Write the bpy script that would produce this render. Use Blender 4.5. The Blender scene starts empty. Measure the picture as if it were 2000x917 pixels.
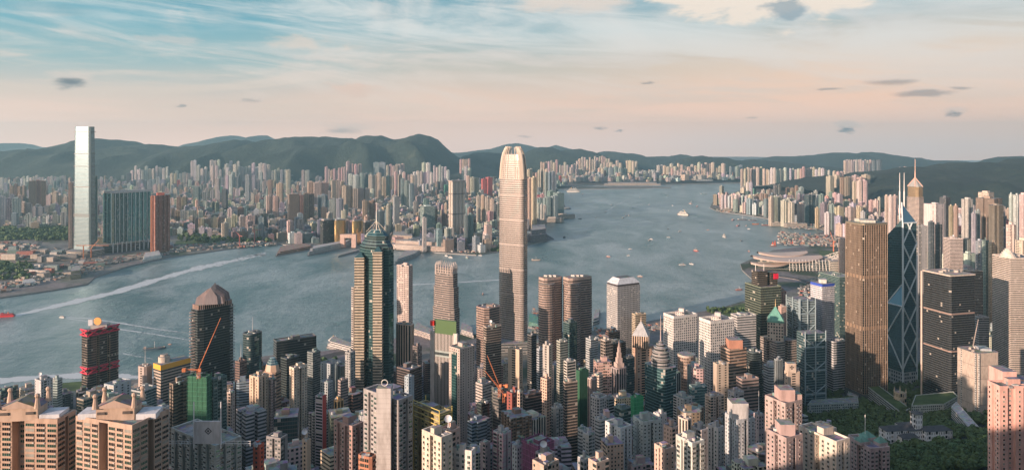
import bpy, math, random
from mathutils import Vector, Matrix
R = math.radians
random.seed(7)
scene = bpy.context.scene
COL = scene.collection
# ------------------------------------------------------------------ camera
F = 1374.0; HY = 284.0; CH = 420.0          # focal length in photo pixels, horizon row, camera height
cam = bpy.data.cameras.new('camera'); camo = bpy.data.objects.new('camera', cam); COL.objects.link(camo)
camo.location = (0, 0, CH); camo.rotation_euler = (R(90), 0, 0)
cam.sensor_width = 36; cam.lens = 36*F/2000; cam.shift_y = -(458.5-HY)/2000
cam.clip_start = 1; cam.clip_end = 80000
scene.camera = camo
# ------------------------------------------------------------------ sun and sky
SUN_AZ, SUN_EL = R(232), R(11)              # azimuth clockwise from the view axis
SD = Vector((math.sin(SUN_AZ)*math.cos(SUN_EL), math.cos(SUN_AZ)*math.cos(SUN_EL), math.sin(SUN_EL)))
sl = bpy.data.lights.new('sun', 'SUN'); sl.energy = 5.0; sl.angle = R(0.5); sl.color = (1.0, 0.73, 0.57)
so = bpy.data.objects.new('sun', sl); COL.objects.link(so)
so.rotation_euler = SD.to_track_quat('Z', 'Y').to_euler()
scene.view_settings.view_transform = 'Standard'; scene.view_settings.look = 'None'
scene.view_settings.exposure = 0.88; scene.view_settings.gamma = 1.0
scene.view_settings.use_curve_mapping = False
scene.cycles.max_bounces = 5; scene.cycles.diffuse_bounces = 2; scene.cycles.glossy_bounces = 3
scene.cycles.transparent_max_bounces = 6; scene.cycles.volume_bounces = 0
scene.cycles.use_denoising = True
scene.cycles.caustics_reflective = False; scene.cycles.caustics_refractive = False; scene.cycles.sample_clamp_indirect = 3.0

class NT:
    """small wrapper to write node trees"""
    def __init__(s, nt): s.nt = nt; s.nt.nodes.clear()
    def n(s, t, ins=None, **kw):
        nd = s.nt.nodes.new(t)
        for k, v in kw.items(): setattr(nd, k, v)
        for k, v in (ins or {}).items():
            if isinstance(v, bpy.types.NodeSocket): s.nt.links.new(v, nd.inputs[k])
            elif v is not None: nd.inputs[k].default_value = v
        return nd
    def m(s, op, a, b=None, c=None, clamp=False):
        nd = s.n('ShaderNodeMath', {0: a, 1: b, 2: c}, operation=op); nd.use_clamp = clamp
        return nd.outputs[0]
    def vm(s, op, a, b=None, o=0):
        return s.n('ShaderNodeVectorMath', {0: a, 1: b}, operation=op).outputs[o]
    def mix(s, f, a, b, mode='MIX'):
        nd = s.n('ShaderNodeMix', {0: f}, data_type='RGBA', blend_type=mode)
        for i, v in ((6, a), (7, b)):
            if isinstance(v, bpy.types.NodeSocket): s.nt.links.new(v, nd.inputs[i])
            else: nd.inputs[i].default_value = (*v[:3], 1)
        return nd.outputs[2]
    def ramp(s, f, pts):
        nd = s.n('ShaderNodeValToRGB', {0: f}); cr = nd.color_ramp
        while len(cr.elements) > 1: cr.elements.remove(cr.elements[-1])
        for i, (p, c) in enumerate(pts):
            e = cr.elements[0] if i == 0 else cr.elements.new(p)
            e.position = p; e.color = (*c, 1) if len(c) == 3 else c
        return nd.outputs[0]
    def noise(s, v, scale, detail=3, rough=.5, dist=0.0, o=0):
        return s.n('ShaderNodeTexNoise', {'Vector': v, 'Scale': scale, 'Detail': detail, 'Roughness': rough, 'Distortion': dist}).outputs[o]

def srgb(r, g, b):
    f = lambda c: (c/255/12.92) if c/255 <= .04045 else ((c/255+.055)/1.055)**2.4
    return (f(r), f(g), f(b))

world = bpy.data.worlds.new('World'); scene.world = world; world.use_nodes = True
def build_world():
    t = NT(world.node_tree)
    sky = t.n('ShaderNodeTexSky', sky_type='NISHITA', sun_disc=False, sun_elevation=SUN_EL, sun_rotation=SUN_AZ, air_density=1.0, dust_density=1.5, ozone_density=2.0)
    bg1 = t.n('ShaderNodeBackground', {0: sky.outputs[0], 1: 0.14})
    d = t.vm('NORMALIZE', t.n('ShaderNodeTexCoord').outputs['Generated'])
    sp = t.n('ShaderNodeSeparateXYZ', {0: d}); x, y, z = sp.outputs
    hor = t.m('SQRT', t.m('ADD', t.m('MULTIPLY', x, x), t.m('MULTIPLY', y, y)))
    el = t.m('DIVIDE', z, hor)                      # tangent of the elevation
    az = t.m('ARCTAN2', x, y)                       # azimuth from the view axis
    e = t.m('DIVIDE', el, 0.26, clamp=True)
    wob = t.m('MULTIPLY', t.m('SUBTRACT', t.noise(t.n('ShaderNodeCombineXYZ', {0: az, 1: t.m('MULTIPLY', el, 5.0)}).outputs[0], 2.2, 3), .5), .20)
    e2 = t.m('ADD', e, wob, clamp=True)
    left = t.ramp(e2, [(0, (1.62, 1.02, .78)), (.12, (1.36, .84, .62)), (.25, (.84, .64, .53)), (.40, (.34, .50, .52)), (.60, (.16, .42, .51)), (.82, (.085, .31, .42)), (1, (.075, .28, .39))])
    rgt = t.ramp(e2, [(0, (1.10, .84, .74)), (.10, (1.24, .80, .60)), (.24, (1.14, .71, .50)), (.44, (.84, .64, .49)), (.62, (.46, .54, .55)), (.8, (.26, .43, .51)), (1, (.24, .40, .50))])
    wv = t.m('MULTIPLY', t.m('SUBTRACT', t.noise(t.n('ShaderNodeCombineXYZ', {0: az, 1: t.m('MULTIPLY', el, 2.0), 2: 5.0}).outputs[0], 1.6, 2), .5), .8)
    side = t.n('ShaderNodeMapRange', {0: t.m('ADD', az, wv), 1: -.60, 2: .50}, interpolation_type='SMOOTHSTEP').outputs[0]
    base = t.mix(side, left, rgt)
    # high thin cloud veil, fanning out from the horizon
    k = t.m('DIVIDE', 1.0, t.m('ADD', el, 0.06))
    pv = t.n('ShaderNodeCombineXYZ', {0: t.m('MULTIPLY', az, t.m('ADD', 1.5, t.m('MULTIPLY', el, 6.0))), 1: t.m('MULTIPLY', k, .42), 2: 0.3}).outputs[0]
    n1 = t.noise(t.vm('MULTIPLY', t.vm('ADD', pv, (3.7, 1.2, 0)), (1.5, 1.0, 1)), 1.25, 8, .6, .9)
    n2 = t.noise(t.n('ShaderNodeCombineXYZ', {0: t.m('MULTIPLY', t.m('ADD', az, t.m('MULTIPLY', el, 1.4)), 3.0), 1: t.m('MULTIPLY', el, 22.0), 2: 1.7}).outputs[0], 1.6, 7, .62, .7)
    veil = t.m('MULTIPLY', t.n('ShaderNodeMapRange', {0: t.m('ADD', t.m('MULTIPLY', n1, .6), t.m('MULTIPLY', n2, .4)), 1: .44, 2: .60}, interpolation_type='SMOOTHSTEP').outputs[0],
               t.n('ShaderNodeMapRange', {0: el, 1: .01, 2: .09}, interpolation_type='SMOOTHSTEP').outputs[0])
    veilc = t.mix(t.n('ShaderNodeMapRange', {0: el, 1: .04, 2: .17}).outputs[0], srgb(240, 212, 190), srgb(214, 214, 212))
    c = t.mix(t.m('MULTIPLY', veil, .85), base, veilc)
    # long cirrus streaks rising to the left, thicker over the middle of the view
    sl_ = t.m('SUBTRACT', el, t.m('MULTIPLY', az, -.10))
    q2 = t.n('ShaderNodeCombineXYZ', {0: t.m('MULTIPLY', az, 1.6), 1: t.m('MULTIPLY', sl_, 12.0), 2: 9.1}).outputs[0]
    n3 = t.noise(q2, 2.3, 9, .64, 1.1); n4 = t.noise(q2, .9, 3, .5, .4)
    bias = t.m('MULTIPLY', t.n('ShaderNodeMapRange', {0: az, 1: -.5, 2: -.1}, interpolation_type='SMOOTHSTEP').outputs[0], .07)
    m3 = t.n('ShaderNodeMapRange', {0: t.m('ADD', t.m('ADD', t.m('MULTIPLY', n3, .55), t.m('MULTIPLY', n4, .45)), bias), 1: .47, 2: .66}, interpolation_type='SMOOTHSTEP').outputs[0]
    m3 = t.m('MULTIPLY', m3, t.n('ShaderNodeMapRange', {0: el, 1: .02, 2: .08}, interpolation_type='SMOOTHSTEP').outputs[0])
    c = t.mix(t.m('MULTIPLY', m3, .8), c, t.mix(t.n('ShaderNodeMapRange', {0: el, 1: .05, 2: .16}).outputs[0], (.95, .72, .58), (.74, .76, .74)))
    # bright cumulus heads high on the right and small warm puffs
    def blob(px, py, wx, wy, amt, colr, c, sc=18, edge=(.42, .62), det=6, amp=3.2):
        a0 = math.atan2(px-1000, F); e0 = (HY-py)/F*math.cos(a0)
        da = t.m('DIVIDE', t.m('SUBTRACT', az, a0), wx/F*math.cos(a0)**2); de = t.m('DIVIDE', t.m('SUBTRACT', el, e0), wy/F)
        rr = t.m('SQRT', t.m('ADD', t.m('MULTIPLY', da, da), t.m('MULTIPLY', de, de)))
        nz = t.noise(t.n('ShaderNodeCombineXYZ', {0: t.m('MULTIPLY', az, 1.0), 1: t.m('MULTIPLY', el, 2.6), 2: px*.01}).outputs[0], sc, det, .6, .3)
        f = t.m('ADD', t.m('SUBTRACT', 1.0, rr), t.m('MULTIPLY', t.m('SUBTRACT', nz, .5), amp))
        f = t.n('ShaderNodeMapRange', {0: f, 1: edge[0]-.3, 2: edge[1]}, interpolation_type='SMOOTHSTEP').outputs[0]
        return t.mix(t.m('MULTIPLY', f, amt), c, colr)
    c = blob(1470, 0, 230, 62, .95, srgb(246, 230, 214), c, 11)
    c = blob(1110, 4, 190, 36, .7, srgb(232, 214, 200), c, 10, (.5, .9))
    c = blob(690, 180, 80, 30, .85, srgb(240, 206, 186), c, 22, (.5, .9))
    c = blob(590, 80, 180, 26, .6, srgb(234, 214, 198), c, 16, (.6, 1.1))
    c = blob(320, 78, 80, 10, .5, srgb(214, 206, 200), c, 12)
    c = blob(1545, 22, 60, 26, .75, srgb(140, 160, 172), c, 14)
    c = blob(60, 16, 120, 14, .35, srgb(150, 176, 184), c, 9)
    dark = srgb(92, 104, 116)
    for a in ((142, 160, 46, 13, .95), (494, 196, 26, 8, .9), (356, 207, 12, 4, .6), (1652, 251, 25, 9, .95), (1866, 221, 28, 7, .9), (1206, 256, 12, 5, .9),
              (1172, 250, 14, 4, .6), (1265, 163, 24, 4, .7), (1800, 182, 62, 7, .55), (1730, 161, 74, 6, .5), (1880, 172, 50, 5, .55), (1620, 174, 36, 3, .5),
              (660, 257, 60, 9, .5), (1030, 267, 18, 4, .4), (1470, 230, 20, 2, .4)):
        if a[2] > 20 and a[3] > 5: c = blob(a[0]+a[2]*.15, a[1]-a[3]*.9, a[2]*1.5, a[3]*1.3, .55, (.86, .68, .58), c, 700/max(12, a[2]), (.5, .9), 6, 2.4)
        c = blob(a[0], a[1], a[2]*1.15, a[3]*1.25, a[4]*.95, dark, c, 1000/max(12, a[2]), (.5, .95), 8, 2.6)
    bg2 = t.n('ShaderNodeBackground', {0: c, 1: 0.58})
    # the veil glows around the low sun behind the viewer
    dot = t.m('MAXIMUM', t.vm('DOT_PRODUCT', d, tuple(SD), o=1), 0.0)
    glow = t.n('ShaderNodeBackground', {0: (1.0, .62, .34, 1), 1: t.m('MULTIPLY', t.m('POWER', dot, 5.0), .6)})
    up = t.n('ShaderNodeMapRange', {0: el, 1: .26, 2: .75}, interpolation_type='SMOOTHSTEP').outputs[0]
    ms = t.n('ShaderNodeMixShader', {0: up, 1: bg2.outputs[0], 2: bg1.outputs[0]})
    add = t.n('ShaderNodeAddShader', {0: ms.outputs[0], 1: glow.outputs[0]})
    t.n('ShaderNodeOutputWorld', {0: add.outputs[0]})
build_world()

# ------------------------------------------------------------------ pixel to place
def X(px, D): return (px-1000)/F*D
def Z(py, D): return CH-(py-HY)*D/F
def D_of(py, z=4.0): return (CH-z)*F/(py-HY)
def ground(px, py, z=4.0):
    D = D_of(py, z); return (X(px, D), D)
def px_of(x, y): return 1000+x/y*F
def py_of(y, z): return HY+(CH-z)*F/y
def lerp_tab(tab, s):
    if s <= tab[0][0]: return tab[0][1]
    for (a, b), (c, d) in zip(tab, tab[1:]):
        if s <= c: return b+(d-b)*(s-a)/(c-a)
    return tab[-1][1]
GT = [(-900, 520), (-400, 470), (-100, 408), (0, 385), (100, 345), (200, 285), (300, 222), (400, 170), (500, 126), (600, 90), (700, 58), (800, 32), (900, 14), (1000, 5.2), (1100, 2), (9000, 1)]
def G(x, y): return lerp_tab(GT, y-.35*min(max(x, 0), 700))

# ------------------------------------------------------------------ materials
MATS = {}
def mat(name, fn):
    m = bpy.data.materials.new(name); m.use_nodes = True
    t = NT(m.node_tree); fn(t); MATS[name] = m; return m
def out(t, **k):
    ins = {'Base Color': (.5, .5, .5, 1), 'Roughness': .8}
    ren = dict(col='Base Color', rough='Roughness', metal='Metallic', nor='Normal', alpha='Alpha', ior='IOR', spec='Specular IOR Level')
    for a, b in k.items(): ins[ren[a]] = b
    p = t.n('ShaderNodeBsdfPrincipled', ins); t.n('ShaderNodeOutputMaterial', {0: p.outputs[0]}); return p
def vcol(t): return t.n('ShaderNodeAttribute', attribute_name='Col').outputs[0]
def pos(t): return t.n('ShaderNodeNewGeometry').outputs['Position']

def facade(name, wf, hf, glass, metal=.0, grough=.12, wrough=.75, tilt=.02, blinds=.12, sub=0, shape='rect', slab=.0, wmetal=0.0, blindc=(.42, .38, .32), gvar=.75, vary=False):
    def fn(t):
        uv = t.n('ShaderNodeUVMap').outputs[0]
        s = t.n('ShaderNodeSeparateXYZ', {0: uv}); u, v = s.outputs[0], s.outputs[1]
        fu, fv = t.m('FRACT', u), t.m('FRACT', v)
        cu, cv = t.m('ABSOLUTE', t.m('SUBTRACT', fu, .5)), t.m('ABSOLUTE', t.m('SUBTRACT', fv, .5))
        if shape == 'round':
            r = t.m('SQRT', t.m('ADD', t.m('MULTIPLY', cu, cu), t.m('MULTIPLY', cv, cv)))
            mask = t.m('LESS_THAN', r, wf/2)
        else:
            mask = t.m('MULTIPLY', t.m('LESS_THAN', cu, wf/2), t.m('LESS_THAN', cv, hf/2))
        if vary:                               # some stacks of bays are blank walls, some are balconies
            cn = t.n('ShaderNodeTexWhiteNoise', {0: t.n('ShaderNodeCombineXYZ', {0: t.m('FLOOR', u), 1: 7.3, 2: t.n('ShaderNodeObjectInfo').outputs['Random']}).outputs[0]}, noise_dimensions='3D').outputs[0]
            bal = t.m('GREATER_THAN', cn, .80); balm = t.m('MULTIPLY', t.m('MULTIPLY', t.m('GREATER_THAN', fv, .34), t.m('LESS_THAN', fv, .94)), t.m('LESS_THAN', cu, .44))
            mask = t.m('ADD', t.m('MULTIPLY', mask, t.m('SUBTRACT', 1.0, bal)), t.m('MULTIPLY', balm, bal))
            mask = t.m('MULTIPLY', mask, t.m('GREATER_THAN', cn, .13))
        if sub:                                    # mullions inside the window
            fs = t.m('FRACT', t.m('MULTIPLY', fu, sub)); 
            mul = t.m('GREATER_THAN', t.m('ABSOLUTE', t.m('SUBTRACT', fs, .5)), .43)
            mask = t.m('MULTIPLY', mask, t.m('SUBTRACT', 1.0, t.m('MULTIPLY', mul, .8)))
        oi = t.n('ShaderNodeObjectInfo').outputs['Random']
        cell = t.n('ShaderNodeCombineXYZ', {0: t.m('FLOOR', u), 1: t.m('FLOOR', v), 2: oi}).outputs[0]
        wn = t.n('ShaderNodeTexWhiteNoise', {0: cell}, noise_dimensions='3D'); rnd, rc = wn.outputs[0], wn.outputs[1]
        g = t.mix(rnd, tuple(c*(1-gvar*.6) for c in glass), tuple(min(1, c*(1+gvar*.5)) for c in glass))
        bl = t.m('GREATER_THAN', rnd, 1-blinds)
        g = t.mix(bl, g, blindc)
        P = pos(t)
        st = t.noise(t.vm('MULTIPLY', P, (.22, .22, .03)), 1.0, 4, .6)
        big = t.noise(P, .012, 3, .5)
        w = t.mix(1.0, vcol(t), t.ramp(t.m('ADD', t.m('MULTIPLY', st, .6), t.m('MULTIPLY', big, .4)), [(.3, (.72, .70, .67)), (.55, (.98, .98, .98)), (.75, (1.08, 1.07, 1.05))]), 'MULTIPLY')
        if vary: w = t.mix(1.0, w, t.ramp(cn, [(.0, (.84, .84, .85)), (.5, (1, 1, 1)), (1, (1.07, 1.05, 1.02))]), 'MULTIPLY')
        if slab:
            sl_ = t.m('GREATER_THAN', fv, 1-slab); w = t.mix(t.m('MULTIPLY', sl_, .45), w, (.06, .06, .06))
        c = t.mix(mask, w, g)
        nr = t.n('ShaderNodeNewGeometry').outputs['Normal']
        off = t.vm('MULTIPLY', t.vm('SUBTRACT', rc, (.5, .5, .5)), t.n('ShaderNodeCombineXYZ', {0: t.m('MULTIPLY', mask, tilt), 1: t.m('MULTIPLY', mask, tilt), 2: t.m('MULTIPLY', mask, tilt)}).outputs[0])
        nn = t.vm('NORMALIZE', t.vm('ADD', nr, off))
        gm = t.m('MULTIPLY', mask, t.m('SUBTRACT', 1.0, bl))
        met = t.m('ADD', t.m('MULTIPLY', gm, metal), t.m('MULTIPLY', t.m('SUBTRACT', 1.0, mask), wmetal))
        rg = t.m('ADD', t.m('MULTIPLY', gm, grough-wrough), wrough)
        out(t, col=c, rough=rg, metal=met, nor=nn)
    return mat(name, fn)

facade('res', .46, .5, (.035, .05, .05), .15, .18, blinds=.16, slab=.06, vary=True)
facade('res2', .62, .46, (.03, .05, .045), .2, .18, sub=2, blinds=.14, slab=.05, vary=True)
facade('resfar', .62, .5, (.03, .04, .045), .1, .3, blinds=.1, vary=True)
facade('band', .98, .5, (.03, .045, .05), .35, .1, sub=4, blinds=.04, blindc=(.2, .19, .17))
facade('band2', .94, .44, (.03, .04, .045), .2, .12, sub=3, blinds=.06, blindc=(.22, .2, .18))
facade('teal', .93, .86, (.12, .29, .29), .75, .07, tilt=.03, blinds=.05, sub=2, gvar=.5)
facade('sea', .95, .8, (.05, .13, .14), .7, .06, tilt=.03, blinds=.04, sub=2, gvar=.4)
facade('dark', .96, .74, (.035, .045, .05), .6, .07, wrough=.4, tilt=.015, blinds=.02, sub=3, gvar=.5)
facade('bronze', .84, .80, (.05, .05, .045), .6, .08, wrough=.4, tilt=.02, blinds=.03, gvar=.6)
facade('pearl', .74, .72, (.25, .23, .21), .75, .12, wrough=.4, tilt=.02, blinds=.0, gvar=.35, wmetal=.2)
facade('azure', .95, .84, (.15, .24, .27), .75, .06, tilt=.02, blinds=.0, sub=2, gvar=.4)
facade('mirror', .98, .74, (.15, .215, .235), .85, .25, wrough=.5, tilt=.004, blinds=.0, gvar=.2, wmetal=.2)
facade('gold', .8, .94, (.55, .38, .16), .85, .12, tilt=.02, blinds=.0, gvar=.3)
facade('fin', .52, 1.1, (.03, .035, .035), .3, .15, blinds=0, tilt=.01)
facade('grid', .56, .56, (.03, .04, .045), .2, .15, blinds=.1)
facade('port', .56, .56, (.03, .035, .04), .2, .12, shape='round', blinds=.08)
facade('slit', .3, .5, (.03, .035, .035), .1, .2, blinds=.1, vary=True)

def solid(name, rough=.8, metal=0.0, stain=True, base=None, ns=.3):
    def fn(t):
        c = vcol(t) if base is None else (*base, 1)
        if stain:
            n = t.noise(t.vm('MULTIPLY', pos(t), (ns, ns, ns*.25)), 1.0, 5, .6)
            rp = t.ramp(n, [(.28, (.66, .64, .62)), (.55, (1, 1, 1)), (.8, (1.12, 1.1, 1.08))])
            c = t.mix(1.0, c if base is None else base, rp, 'MULTIPLY')
        out(t, col=c, rough=rough, metal=metal)
    return mat(name, fn)
solid('wall'); solid('paint', .45, 0, False); solid('metal', .35, .7, False); solid('glassy', .08, .6, False)
solid('fabric', .95, 0, True, ns=.6)
def roofm(t):
    P = pos(t); n = t.noise(P, .25, 5, .7); n2 = t.n('ShaderNodeTexVoronoi', {'Vector': P, 'Scale': .22}).outputs['Color']
    c = t.mix(1.0, vcol(t), t.ramp(n, [(.3, (.5, .5, .5)), (.7, (1.25, 1.25, 1.25))]), 'MULTIPLY')
    c = t.mix(.35, c, t.mix(1.0, n2, (.35, .36, .36), 'MULTIPLY')); out(t, col=c, rough=.9)
mat('roof', roofm)
def treem(base):
    def fn(t):
        P = pos(t); n = t.noise(P, .09, 4, .6); n2 = t.n('ShaderNodeObjectInfo').outputs['Random']
        c = t.mix(n, tuple(b*.45 for b in base), tuple(b*1.9 for b in base))
        c = t.mix(t.m('MULTIPLY', n2, .6), c, (base[0]*1.5, base[1]*1.15, base[2]*.6))
        out(t, col=c, rough=.75)
    return fn
mat('leaf', treem((.055, .10, .038))); mat('bark', lambda t: out(t, col=(.09, .07, .05, 1), rough=.9))
def hillm(t):
    P = pos(t); n = t.noise(P, .004, 8, .65); n2 = t.noise(P, .018, 8, .75)
    c = t.ramp(t.m('ADD', t.m('MULTIPLY', n, .5), t.m('MULTIPLY', n2, .5)), [(.36, (.004, .012, .014)), (.5, (.014, .029, .024)), (.64, (.055, .066, .045))])
    b = t.n('ShaderNodeBump', {'Strength': .8, 'Distance': 40.0, 'Height': n2})
    out(t, col=c, rough=.95, nor=b.outputs[0])
mat('forest', hillm)
def waterm(t):
    P = pos(t)
    warp = t.vm('ADD', P, t.vm('MULTIPLY', t.noise(P, .0035, 3, .5, o=1), (240, 240, 0)))
    sw = t.noise(t.vm('MULTIPLY', warp, (1.0, .45, 1)), .006, 7, .62, .6)      # current streaks
    w1 = t.noise(t.vm('MULTIPLY', P, (1, .7, 1)), .045, 6, .68); w2 = t.noise(P, .30, 3, .6)
    h = t.m('ADD', t.m('MULTIPLY', w1, 2.6), t.m('MULTIPLY', w2, .5))
    b = t.n('ShaderNodeBump', {'Strength': .8, 'Distance': 2.2, 'Height': h})
    deep = t.mix(t.n('ShaderNodeMapRange', {0: t.m('ADD', sw, t.m('MULTIPLY', t.m('SUBTRACT', t.noise(t.vm('MULTIPLY', P, (.5, 1.4, 1)), .045, 5, .75), .5), .34)), 1: .38, 2: .72}).outputs[0], (.085, .165, .17), (.37, .43, .425))  # the paler tone puts a silvery sky reflection into the base colour
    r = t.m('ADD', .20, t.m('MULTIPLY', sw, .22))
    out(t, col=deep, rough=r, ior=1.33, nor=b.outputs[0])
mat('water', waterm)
def groundm(t):
    P = pos(t); v = t.n('ShaderNodeTexVoronoi', {'Vector': P, 'Scale': .012}, feature='F1').outputs['Color']
    n = t.noise(P, .006, 6, .6); n2 = t.noise(P, .08, 5, .7)
    c = t.ramp(n2, [(.3, (.07, .07, .07)), (.5, (.13, .125, .12)), (.7, (.26, .23, .20))])
    v = t.n('ShaderNodeHueSaturation', {'Saturation': .25, 'Color': v}).outputs[0]; c = t.mix(.3, c, t.mix(1.0, v, (.3, .28, .26), 'MULTIPLY'))
    c = t.mix(t.n('ShaderNodeMapRange', {0: n, 1: .52, 2: .6}).outputs[0], c, (.035, .06, .03))
    out(t, col=c, rough=.9)
mat('urban', groundm)
mat('asphalt', lambda t: out(t, col=t.ramp(t.noise(pos(t), .2, 4), [(.3, (.04, .04, .042)), (.7, (.07, .07, .07))]), rough=.85))
def grassm(t):
    out(t, col=t.ramp(t.noise(pos(t), .05, 5), [(.3, (.03, .06, .02)), (.7, (.09, .14, .04))]), rough=.95)
mat('grass', grassm)
def foamm(t):
    P = pos(t); uv = t.n('ShaderNodeUVMap').outputs[0]; s = t.n('ShaderNodeSeparateXYZ', {0: uv})
    edge = t.m('ABSOLUTE', t.m('SUBTRACT', s.outputs[0], .5))                  # 0 centre .. 0.5 edge
    n = t.noise(t.vm('MULTIPLY', P, (1, .8, 1)), .085, 7, .72, .8)
    str_ = s.outputs[1]
    f = t.m('ADD', t.m('SUBTRACT', n, t.m('MULTIPLY', t.m('POWER', t.m('MULTIPLY', edge, 2.0), 3.0), .42)), t.m('MULTIPLY', t.m('SUBTRACT', str_, .6), .45))
    a = t.n('ShaderNodeMapRange', {0: f, 1: .36, 2: .52}).outputs[0]
    p = t.n('ShaderNodeBsdfPrincipled', {'Base Color': (.62, .66, .66, 1), 'Roughness': .8, 'Alpha': t.m('MULTIPLY', a, .9)})
    t.n('ShaderNodeOutputMaterial', {0: p.outputs[0]})
mat('foam', foamm)

# ------------------------------------------------------------------ mesh builder
class MB:
    def __init__(s, col=(.5, .5, .5)): s.V = []; s.F = []; s.U = []; s.M = []; s.C = []; s.S = []; s.mats = []; s.col = col
    def face(s, pts, mat='wall', uv=None, col=None, smooth=False):
        i = len(s.V); s.V += [tuple(p) for p in pts]; n = len(pts); s.F.append(tuple(range(i, i+n)))
        if mat not in s.mats: s.mats.append(mat)
        s.M.append(s.mats.index(mat)); s.U += uv if uv else [(0, 0)]*n; s.C += [(*(col or s.col), 1)]*n; s.S.append(smooth)
    def prism(s, poly, z0, z1, mat='wall', top='roof', bay=3.2, floor=3.1, poly2=None, col=None, topcol=None, bottom=False, uo=0, vo=0, smooth=False, nofloors=None):
        q = poly2 or poly; n = len(poly); nf = nofloors or max(1, round((z1-z0)/floor)); u = uo
        for i in range(n):
            a, b = poly[i], poly[(i+1) % n]; c, d = q[(i+1) % n], q[i]
            nb = max(1, round(math.dist(a, b)/bay))
            s.face([(a[0], a[1], z0), (b[0], b[1], z0), (c[0], c[1], z1), (d[0], d[1], z1)], mat, [(u, vo), (u+nb, vo), (u+nb, vo+nf), (u, vo+nf)], col, smooth)
            u += nb
        if top: s.face([(p[0], p[1], z1) for p in q], top, None, topcol or (.32, .31, .30))
        if bottom: s.face([(p[0], p[1], z0) for p in reversed(poly)], top or mat, None, topcol or col)
    def box(s, cx, cy, z0, sx, sy, sz, rot=0, mat='wall', top=None, col=None, bay=3.2, floor=3.1, topcol=None):
        s.prism(rect(cx, cy, sx, sy, rot), z0, z0+sz, mat, top or mat, bay, floor, col=col, topcol=topcol or col or s.col, bottom=True)
    def tube(s, a, b, r, n=6, mat='paint', col=None, r2=None):
        a, b = Vector(a), Vector(b); d = (b-a).normalized(); w = d.cross(Vector((0, 0, 1)) if abs(d.z) < .9 else Vector((1, 0, 0))).normalized(); v = d.cross(w); r2 = r if r2 is None else r2
        A = [a+(w*math.cos(k*2*math.pi/n)+v*math.sin(k*2*math.pi/n))*r for k in range(n)]; B = [b+(w*math.cos(k*2*math.pi/n)+v*math.sin(k*2*math.pi/n))*r2 for k in range(n)]
        for k in range(n): s.face([A[(k+1) % n], A[k], B[k], B[(k+1) % n]], mat, None, col, n > 6)
        s.face(A, mat, None, col); s.face(B[::-1], mat, None, col)
    def cone(s, poly, z0, apex, mat='wall', col=None):
        n = len(poly)
        for i in range(n):
            a, b = poly[i], poly[(i+1) % n]; s.face([(a[0], a[1], z0), (b[0], b[1], z0), apex], mat, [(0, 0), (1, 0), (.5, 1)], col)
    def ball(s, c, r, mat='wall', col=None, n=8, sz=1.0):
        for j in range(n//2):
            t0, t1 = math.pi*j/(n//2), math.pi*(j+1)/(n//2)
            for k in range(n):
                p = lambda t_, k_: (c[0]+r*math.sin(t_)*math.cos(2*math.pi*k_/n), c[1]+r*math.sin(t_)*math.sin(2*math.pi*k_/n), c[2]-r*sz*math.cos(t_))
                q = [p(t0, k), p(t0, k+1), p(t1, k+1), p(t1, k)]
                if j == 0: q = q[1:] if False else [q[0], q[2], q[3]]
                elif j == n//2-1: q = q[:3]
                s.face(q, mat, None, col, True)
    def build(s, name, parent=None, origin=None):
        if origin is None: origin = parent.location if parent else (0, 0, 0)
        me = bpy.data.meshes.new(name); ox, oy, oz = origin
        me.from_pydata([(x-ox, y-oy, z-oz) for x, y, z in s.V], [], s.F)
        for m in s.mats: me.materials.append(MATS[m])
        me.polygons.foreach_set('material_index', s.M); me.polygons.foreach_set('use_smooth', s.S)
        uv = me.uv_layers.new(name='UVMap'); uv.data.foreach_set('uv', [c for p in s.U for c in p])
        ca = me.color_attributes.new('Col', 'FLOAT_COLOR', 'CORNER'); ca.data.foreach_set('color', [c for p in s.C for c in p])
        me.update()
        o = bpy.data.objects.new(name, me); COL.objects.link(o)
        if parent: o.parent = parent
        else: o.location = origin
        return o
def rect(cx, cy, sx, sy, rot=0):
    c, s_ = math.cos(rot), math.sin(rot)
    return [(cx+x*c-y*s_, cy+x*s_+y*c) for x, y in ((-sx/2, -sy/2), (sx/2, -sy/2), (sx/2, sy/2), (-sx/2, sy/2))]
def ngon(cx, cy, r, n=16, rot=0, ry=None):
    ry = ry or r
    return [(cx+r*math.cos(rot+2*math.pi*k/n), cy+ry*math.sin(rot+2*math.pi*k/n)) for k in range(n)]
def scale_poly(poly, k, c=None):
    c = c or (sum(p[0] for p in poly)/len(poly), sum(p[1] for p in poly)/len(poly))
    return [(c[0]+(p[0]-c[0])*k, c[1]+(p[1]-c[1])*k) for p in poly]
def cen(poly): return (sum(p[0] for p in poly)/len(poly), sum(p[1] for p in poly)/len(poly))
def tag(o, label=None, cat=None, group=None, kind=None):
    if label: o['label'] = label
    if cat: o['category'] = cat
    if group: o['group'] = group
    if kind: o['kind'] = kind
    return o
def thing(name, label, cat, loc, group=None):
    o = bpy.data.objects.new(name, None); COL.objects.link(o); o.location = loc; o.empty_display_size = 1
    return tag(o, label, cat, group)
def copy_tree(o, parent=None):
    c = o.copy(); COL.objects.link(c)
    if parent: c.parent = parent
    for ch in o.children: copy_tree(ch, c)
    return c
# ------------------------------------------------------------------ water, land, hills
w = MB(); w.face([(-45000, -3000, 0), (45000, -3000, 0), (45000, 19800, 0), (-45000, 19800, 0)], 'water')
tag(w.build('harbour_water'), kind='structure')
def from_px(pts, z=4.0): return [ground(px, py, z) for px, py in pts]
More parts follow.
